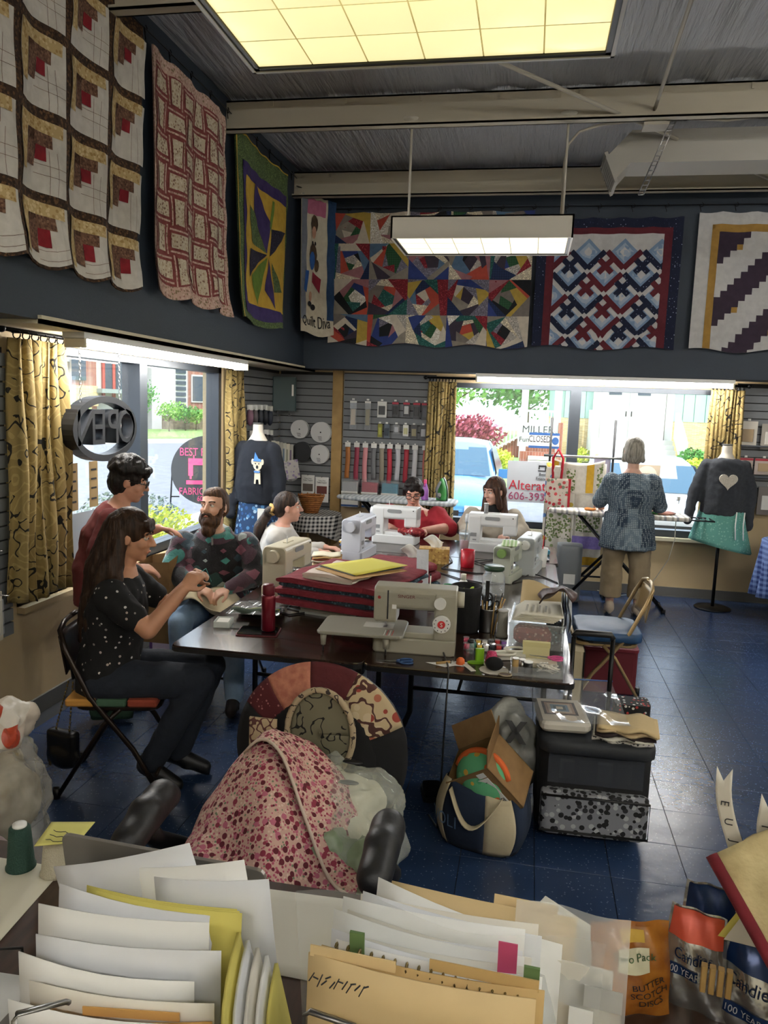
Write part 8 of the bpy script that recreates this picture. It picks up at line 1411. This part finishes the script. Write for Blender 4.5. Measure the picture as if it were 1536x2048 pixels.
T = thing('flower_pattern_sheet', 'pale lavender flower pattern sheet under the clear packets', 'packet', (-2.47, 7.9, 1.05), rad(24)); MB().at((0, 0, 0), 0, 0, rad(-10)).rb((0, 0, .1), (.17, .006, .2), .003).build('sheet', pat('lavender_sheet', speck(H('#b5b0ac'), [H('#85749a'), H('#9a93a0'), H('#8a8f7a')], 30, .4), .6), T)
# display at far left edge
DS = []
for k, (y, z, w_, h, c, lab) in enumerate(((3.32, 1.98, .26, .24, '#7a7670', 'clear blister pack at the top of the left display'), (3.12, 1.98, .24, .25, '#6a6660', 'clear blister pack behind the top one'), (3.3, 1.62, .13, .3, '#a4a29c', 'tall grey package in the left display'), (3.14, 1.62, .15, .2, '#3a3836', 'black tool card in the left display'), (3.32, 1.3, .2, .26, '#3c3634', 'dark blister pack in the middle of the left display'), (3.12, 1.32, .2, .3, '#2c2a2a', 'black tool pack in the middle row'), (3.36, 1.08, .2, .3, '#4a3c38', 'brown blister pack in the lower row'), (3.14, 1.08, .2, .3, '#34302e', 'dark pack in the lower row'), (3.4, .84, .15, .26, '#c0b6a0', 'yellow lined card low in the left display'), (3.2, .84, .16, .26, '#b59a4a', 'gold paper pack low in the left display'), (2.92, 1.9, .25, .3, '#45413e', 'dark pack at the far left edge'), (2.9, 1.5, .25, .3, '#38322e', 'brown tool pack at the far left edge'), (2.9, 1.1, .25, .3, '#302c2c', 'black pack at the far left edge'))):
    lg(lab, 'blister_pack', 'packet', y, z, lambda T, w_=w_, h=h, c=c, k=k: (MB().rb((0, -.06, -h/2), (w_, .008, h), .004).build('card', mat('pack_'+c.strip('#'), c, .45), T), MB().rb((0, -.075, -h*.5), (w_*.8, .025, h*.7), .012).build('blister', clear, T), MB().box((-w_*.3, -.0655, -h*.25), (w_*.3, -.0645, -h*.12)).build('print', mat('pack_print%d' % (k % 3), ('#b9b6ae', '#a8485a', '#8a8880')[k % 3], .6), T)), 'blister packs on the left display', .16)
# right slat wall
for k, (x, z, w_, h, c, lab) in enumerate(((2.12, 1.84, .17, .25, '#c9c4b8', 'white craft pack with a printed ring'), (2.33, 1.82, .17, .25, '#9a948a', 'grey craft pack with a white arc'), (2.12, 1.48, .15, .16, '#b5a8a0', 'red topped pack of white trim'), (2.29, 1.48, .16, .16, '#b0a39c', 'second red topped pack of white trim'), (2.15, 1.2, .16, .3, '#8f8f8a', 'grey line-drawing pattern sheet'), (2.36, 1.2, .18, .28, '#6a6460', 'dark pack beside the pattern sheet'))): goods(lab, 'craft_pack', 'packet', (x, 8.18, z), 0, packet(w_, h, mat('craft_'+c.strip('#'), c, .5), mat('craft_in%d' % (k % 3), ('#a08a6a', '#d8d4ca', '#c9c9c4')[k % 3], .5), .6, .5, head=redc if k in (2, 3) else None), 'craft packs on the right slat wall')
for z in (1.6, 1.3): MB().box((2.02, 8.1, z-.012), (2.9, 8.19, z)).build('wall_shelf', dkgrey, label='dark narrow shelf on the right slat wall at %s' % ('upper height' if z > 1.5 else 'lower height'), cat='shelf')
# bottles by the irons
for loc, c, lab in (((-1.0, 7.66, .932), '#9a5fb0', 'purple spray bottle with a pink trigger on the back board'), ((1.42, 7.6, .905), '#a9a6b8', 'clear lilac spray bottle on the iron rest')):
    T = thing('spray_bottle', lab, 'bottle', loc); MB().lathe([(.034, 0), (.038, .01), (.036, .1), (.02, .15), (.014, .17)], (0, 0, 0), 20).build('body', mat('spray_'+c.strip('#'), c, .3) if loc[0] < 0 else clear, T); MB().rb((0, -.01, .19), (.026, .06, .03), .008).cyl((0, 0, .165), (0, 0, .18), .015).build('trigger_head', pinkm if loc[0] < 0 else white, T); MB().tube([(0, -.03, .18), (0, -.04, .15), (0, -.03, .14)], .004, 5).build('trigger', pinkm if loc[0] < 0 else white, T)
put('red_fabric_scrap', blob([('e', (1.3, 7.6, .945), (.12, .08, .014))], .01, 2, .01, 14), cloth('rose_scrap', '#a8786a', '#8f5f55'), label='crumpled rose fabric scrap on the striped ironing board', cat='fabric')
put('orange_fabric_piece', blob([('e', (.62, 7.58, .945), (.06, .05, .014))], .01, 2, .01, 14), cloth('orange_scrap', '#d08a4a', '#c0783a'), label='small orange fabric piece under the ironing hands', cat='fabric')
put('machine_fabric', blob([('e', (-.86, 6.14, .85), (.07, .05, .03)), ('e', (-.95, 6.16, .845), (.07, .05, .025))], .01, 1, .02, 20), pat('red_white_scrap', speck(H('#8a2a30'), [H('#c9b9b0'), H('#5a2030'), H('#b04a44')], 40, .4), .9), label='red printed fabric under the needle of the red shirt woman', cat='fabric')
MB().tube([(1.42, 7.62, .9), (1.42, 7.6, .7), (1.38, 7.6, .5), (1.3, 7.7, .3), (1.2, 7.8, .1), (1.0, 8.0, .02), (.8, 8.15, .02)], .004, 6).build('iron_cord', mat('cord_white', '#c9c6ba', .5), label='white iron cord looping down to the floor', cat='cord')
